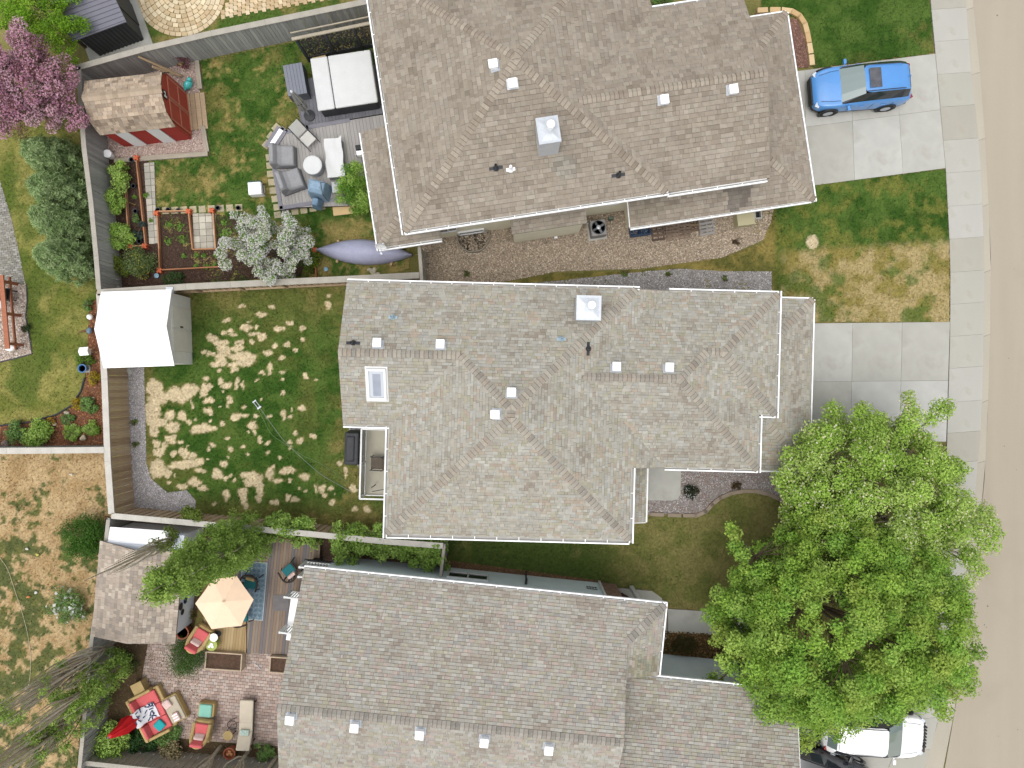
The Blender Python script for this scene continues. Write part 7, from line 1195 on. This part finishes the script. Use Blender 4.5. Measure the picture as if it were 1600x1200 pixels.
# ================================================================== CARS
def car(name, label, px, py, rot, paint, L=4.4, wid=1.0, tall=1.0, grille=None, z=.03, cladding=True, sunroof=True, cat='car'):
    e = thing(name, label, cat, px, py, z, rot); PM = mat('paint_' + name + label[:6], paint, rough=.28, var=.03, bump=0, spec=.5, coat=.6)
    k = L / 4.4
    #  x, half width, sill z, belt z, shoulder w, top z, top edge w
    S_ = [(0.0, .56, .36, .62, .52, .66, .40), (.10, .74, .26, .74, .71, .79, .56), (.42, .88, .24, .90, .84, .94, .66), (.85, .92, .24, .97, .88, 1.01, .70), (1.16, .925, .24, 1.0, .89, 1.06, .74), (2.0, .93, .24, 1.03, .90, 1.56, .62), (2.5, .93, .24, 1.05, .90, 1.63, .61), (3.2, .93, .24, 1.08, .90, 1.62, .60), (3.75, .92, .25, 1.1, .88, 1.55, .57), (4.05, .90, .28, 1.08, .85, 1.44, .53), (4.28, .84, .32, 1.0, .78, 1.05, .55), (4.40, .66, .36, .80, .62, .82, .44)]
    rows = []
    for x, w, zs, zb, ws, zt, wt in S_:
        zt *= tall if zt > 1.2 else 1; half = [(w * .96, zs), (w, zs + .18), (w, zb - .16), (ws, zb), (ws - (ws - wt) * .25 if zt > 1.2 else ws - .06, zb + (zt - zb) * .25 if zt > 1.2 else zb + .02), (wt, zt - .035), (wt * .55, zt), (0, zt + .008)]
        rows.append([((L / 2 - x * k), s * y * wid, zz) for s, seq in ((1, half), (-1, half[:-1][::-1])) for y, zz in seq])
    n = len(rows[0]); body, glass, lower = MB(), {}, MB()
    def put(mb, q): mb.add(q, [(0, 1, 2, 3)])
    for i in range(len(rows) - 1):
        for j in range(n - 1):
            q = [rows[i][j], rows[i + 1][j], rows[i + 1][j + 1], rows[i][j + 1]]; jj = j if j < 7 else 13 - j
            if i == 4 and jj >= 5: glass.setdefault('windshield', MB()); put(glass['windshield'], q)
            elif i == 9 and jj >= 5: glass.setdefault('rear_window', MB()); put(glass['rear_window'], q)
            elif jj == 4 and 5 <= i <= 6: nm = 'front_side_window_%d' % (j < 7); glass.setdefault(nm, MB()); put(glass[nm], q)
            elif jj == 4 and 7 <= i <= 8: nm = 'rear_side_window_%d' % (j < 7); glass.setdefault(nm, MB()); put(glass[nm], q)
            elif jj == 4 and i == 4: put(glass.setdefault('quarter_%d' % (j < 7), MB()), q)
            elif jj == 0 and cladding: put(lower, q)
            else: put(body, q)
    body.add(rows[0], [tuple(range(n))]); body.add(rows[-1], [tuple(range(n))[::-1]])
    def flat(mb, name_, m): 
        o = mb.build(name_, m, e, smooth=True); return o
    import bmesh
    o = flat(body, 'body', PM); bm = bmesh.new(); bm.from_mesh(o.data); bmesh.ops.remove_doubles(bm, verts=bm.verts, dist=.001); bmesh.ops.recalc_face_normals(bm, faces=bm.faces); bm.to_mesh(o.data); bm.free(); o.data.polygons.foreach_set('use_smooth', [True] * len(o.data.polygons))
    sm = o.modifiers.new('sub', 'SUBSURF'); sm.levels = 1; sm.render_levels = 1
    GM = mat('car_glass', (.16, .21, .2), rough=.05, var=0, bump=0, spec=1.0, coat=1.0)
    for nm, mb in glass.items(): mb.build('windshield' if 'wind' in nm and 'side' not in nm and 'rear' not in nm else 'rear_window' if nm == 'rear_window' else 'side_window', GM if 'side' not in nm and 'quarter' not in nm else M_glass, e)
    if cladding: lower.build('sill_cladding', M_dark, e)
    xf = L / 2; MB().cbox((xf - .02, 0, .5), (.12, 1.2 * wid, .34)).build('front_bumper', M_dark if cladding else PM, e, bevel=.05); MB().cbox((-xf + .02, 0, .5), (.12, 1.3 * wid, .3)).build('rear_bumper', M_dark if cladding else PM, e, bevel=.05)
    for s in (-1, 1):
        MB().cbox((xf - .2, s * .66 * wid, .74), (.2, .26, .09), rz=-s * 34).build('headlight', mat('lamp_glass', ph(214, 222, 230), rough=.1, var=0, coat=.8), e, bevel=.02); MB().cbox((-xf + .12, s * .66 * wid, .92), (.12, .22, .12), rz=s * 24).build('tail_light', mat('tail_red', (.25, .02, .02), rough=.2, var=0), e, bevel=.02)
        mir = MB().cbox((xf - 1.42 * k, s * 1.04 * wid, 1.04), (.12, .2, .13)).cbox((xf - 1.42 * k, s * .94 * wid, 1.01), (.05, .12, .04)); mir.build('mirror', PM, e, bevel=.025)
        MB().tube([(xf - 2.0 * k, s * .56 * wid, 1.6 * tall), (xf - 2.2 * k, s * .57 * wid, 1.65 * tall), (xf - 3.6 * k, s * .55 * wid, 1.63 * tall), (xf - 3.75 * k, s * .54 * wid, 1.58 * tall)], .018, 6).build('roof_rail', M_char, e)
        for x in (.82, 3.45):
            w = bpy.data.objects.new('wheel', None); COL.objects.link(w); w.parent = e; w.location = (xf - x * k, s * .86 * wid, .34); w.rotation_euler = (R(90), 0, 0)
            MB().lathe([(.2, -.1), (.32, -.11), (.345, -.07), (.345, .07), (.32, .11), (.2, .1)], 22).build('tyre', mat('rubber', (.02, .02, .02), rough=.9, var=.1), w); MB().lathe([(.05, -.112), (.21, -.105), (.21, .105), (.05, .112)], 10).build('rim', M_galv, w)
            MB().lathe([(.36, -.02), (.43, -.03), (.43, .05), (.36, .06)], 20, c=(0, 0, -s * .07)).build('wheel_arch', M_dark if cladding else PM, w)
        for x in (2.1, 3.05): MB().cbox((xf - x * k, s * .945 * wid, .9), (.2, .03, .035)).build('door_handle', PM if cladding else M_galv, e)
    if sunroof: MB().cbox((xf - 2.42 * k, 0, 1.632 * tall), (.5, .86 * wid, .02), ry=-2).build('sunroof', mat('sunroof_glass', (.07, .07, .08), rough=.08, var=.4, scale=3, bump=0, spec=.8), e, bevel=.008)
    if grille:
        for i in range(7): MB().cbox((xf - .03, (-.42 + i * .14) * wid, .7), (.16, .07, .14)).build('grille_slot', M_dark, e)
    else: MB().cbox((xf + .0, 0, .62), (.08, 1.0 * wid, .16)).build('grille', M_dark, e, bevel=.02)
    for s in (-1, 1):
        MB().tube([(xf - .3 * k, s * .58 * wid, .905), (xf - .75 * k, s * .66 * wid, 1.0), (xf - 1.12 * k, s * .68 * wid, 1.05)], .008, 4).build('hood_seam', M_char, e)
        for x in (1.55, 2.55, 3.45): MB().tube([(xf - x * k, s * .932 * wid, .45), (xf - x * k, s * .932 * wid, .85), (xf - (x + .03) * k, s * .91 * wid, 1.0)], .007, 4).build('door_seam', M_char, e)
    MB().tube([(xf - 4.0 * k, -.5 * wid, 1.49 * tall), (xf - 3.98 * k, 0, 1.53 * tall), (xf - 4.0 * k, .5 * wid, 1.49 * tall)], .009, 4).build('hatch_seam', M_char, e)
    MB().cbox((xf - 4.0 * k, 0, 1.5 * tall), (.1, .05, .05)).build('antenna_fin', PM, e, bevel=.01); MB().box(-L / 2 + .3, L / 2 - .3, -.7 * wid, .7 * wid, .2, .3).build('underbody', M_dark, e)
    return e
car('car', 'bright blue compact SUV parked on the upper driveway', 1332, 146, 184.8, ph(84, 148, 216, 1.35), L=4.25, wid=.97)
c2 = car('car', 'white SUV with slotted grille half hidden under the tree', 1352, 1133, -4, (.82, .82, .82), L=4.5, wid=1.0, tall=1.02, grille=True, sunroof=False)
MB().cbox((2.27, .3, .55), (.14, .5, .2)).build('bumper_guard', M_vent, c2, bevel=.06); MB().cbox((2.3, -.55, .55), (.12, .4, .14)).build('fog_lamp', mat('brown_lamp', ph(80, 56, 52), rough=.2, var=.1), c2, bevel=.03)
car('car', 'black SUV cut off by the bottom edge beside the white one', 1272, 1192, -20, (.008, .009, .013), L=4.6, wid=1.0, cladding=False)
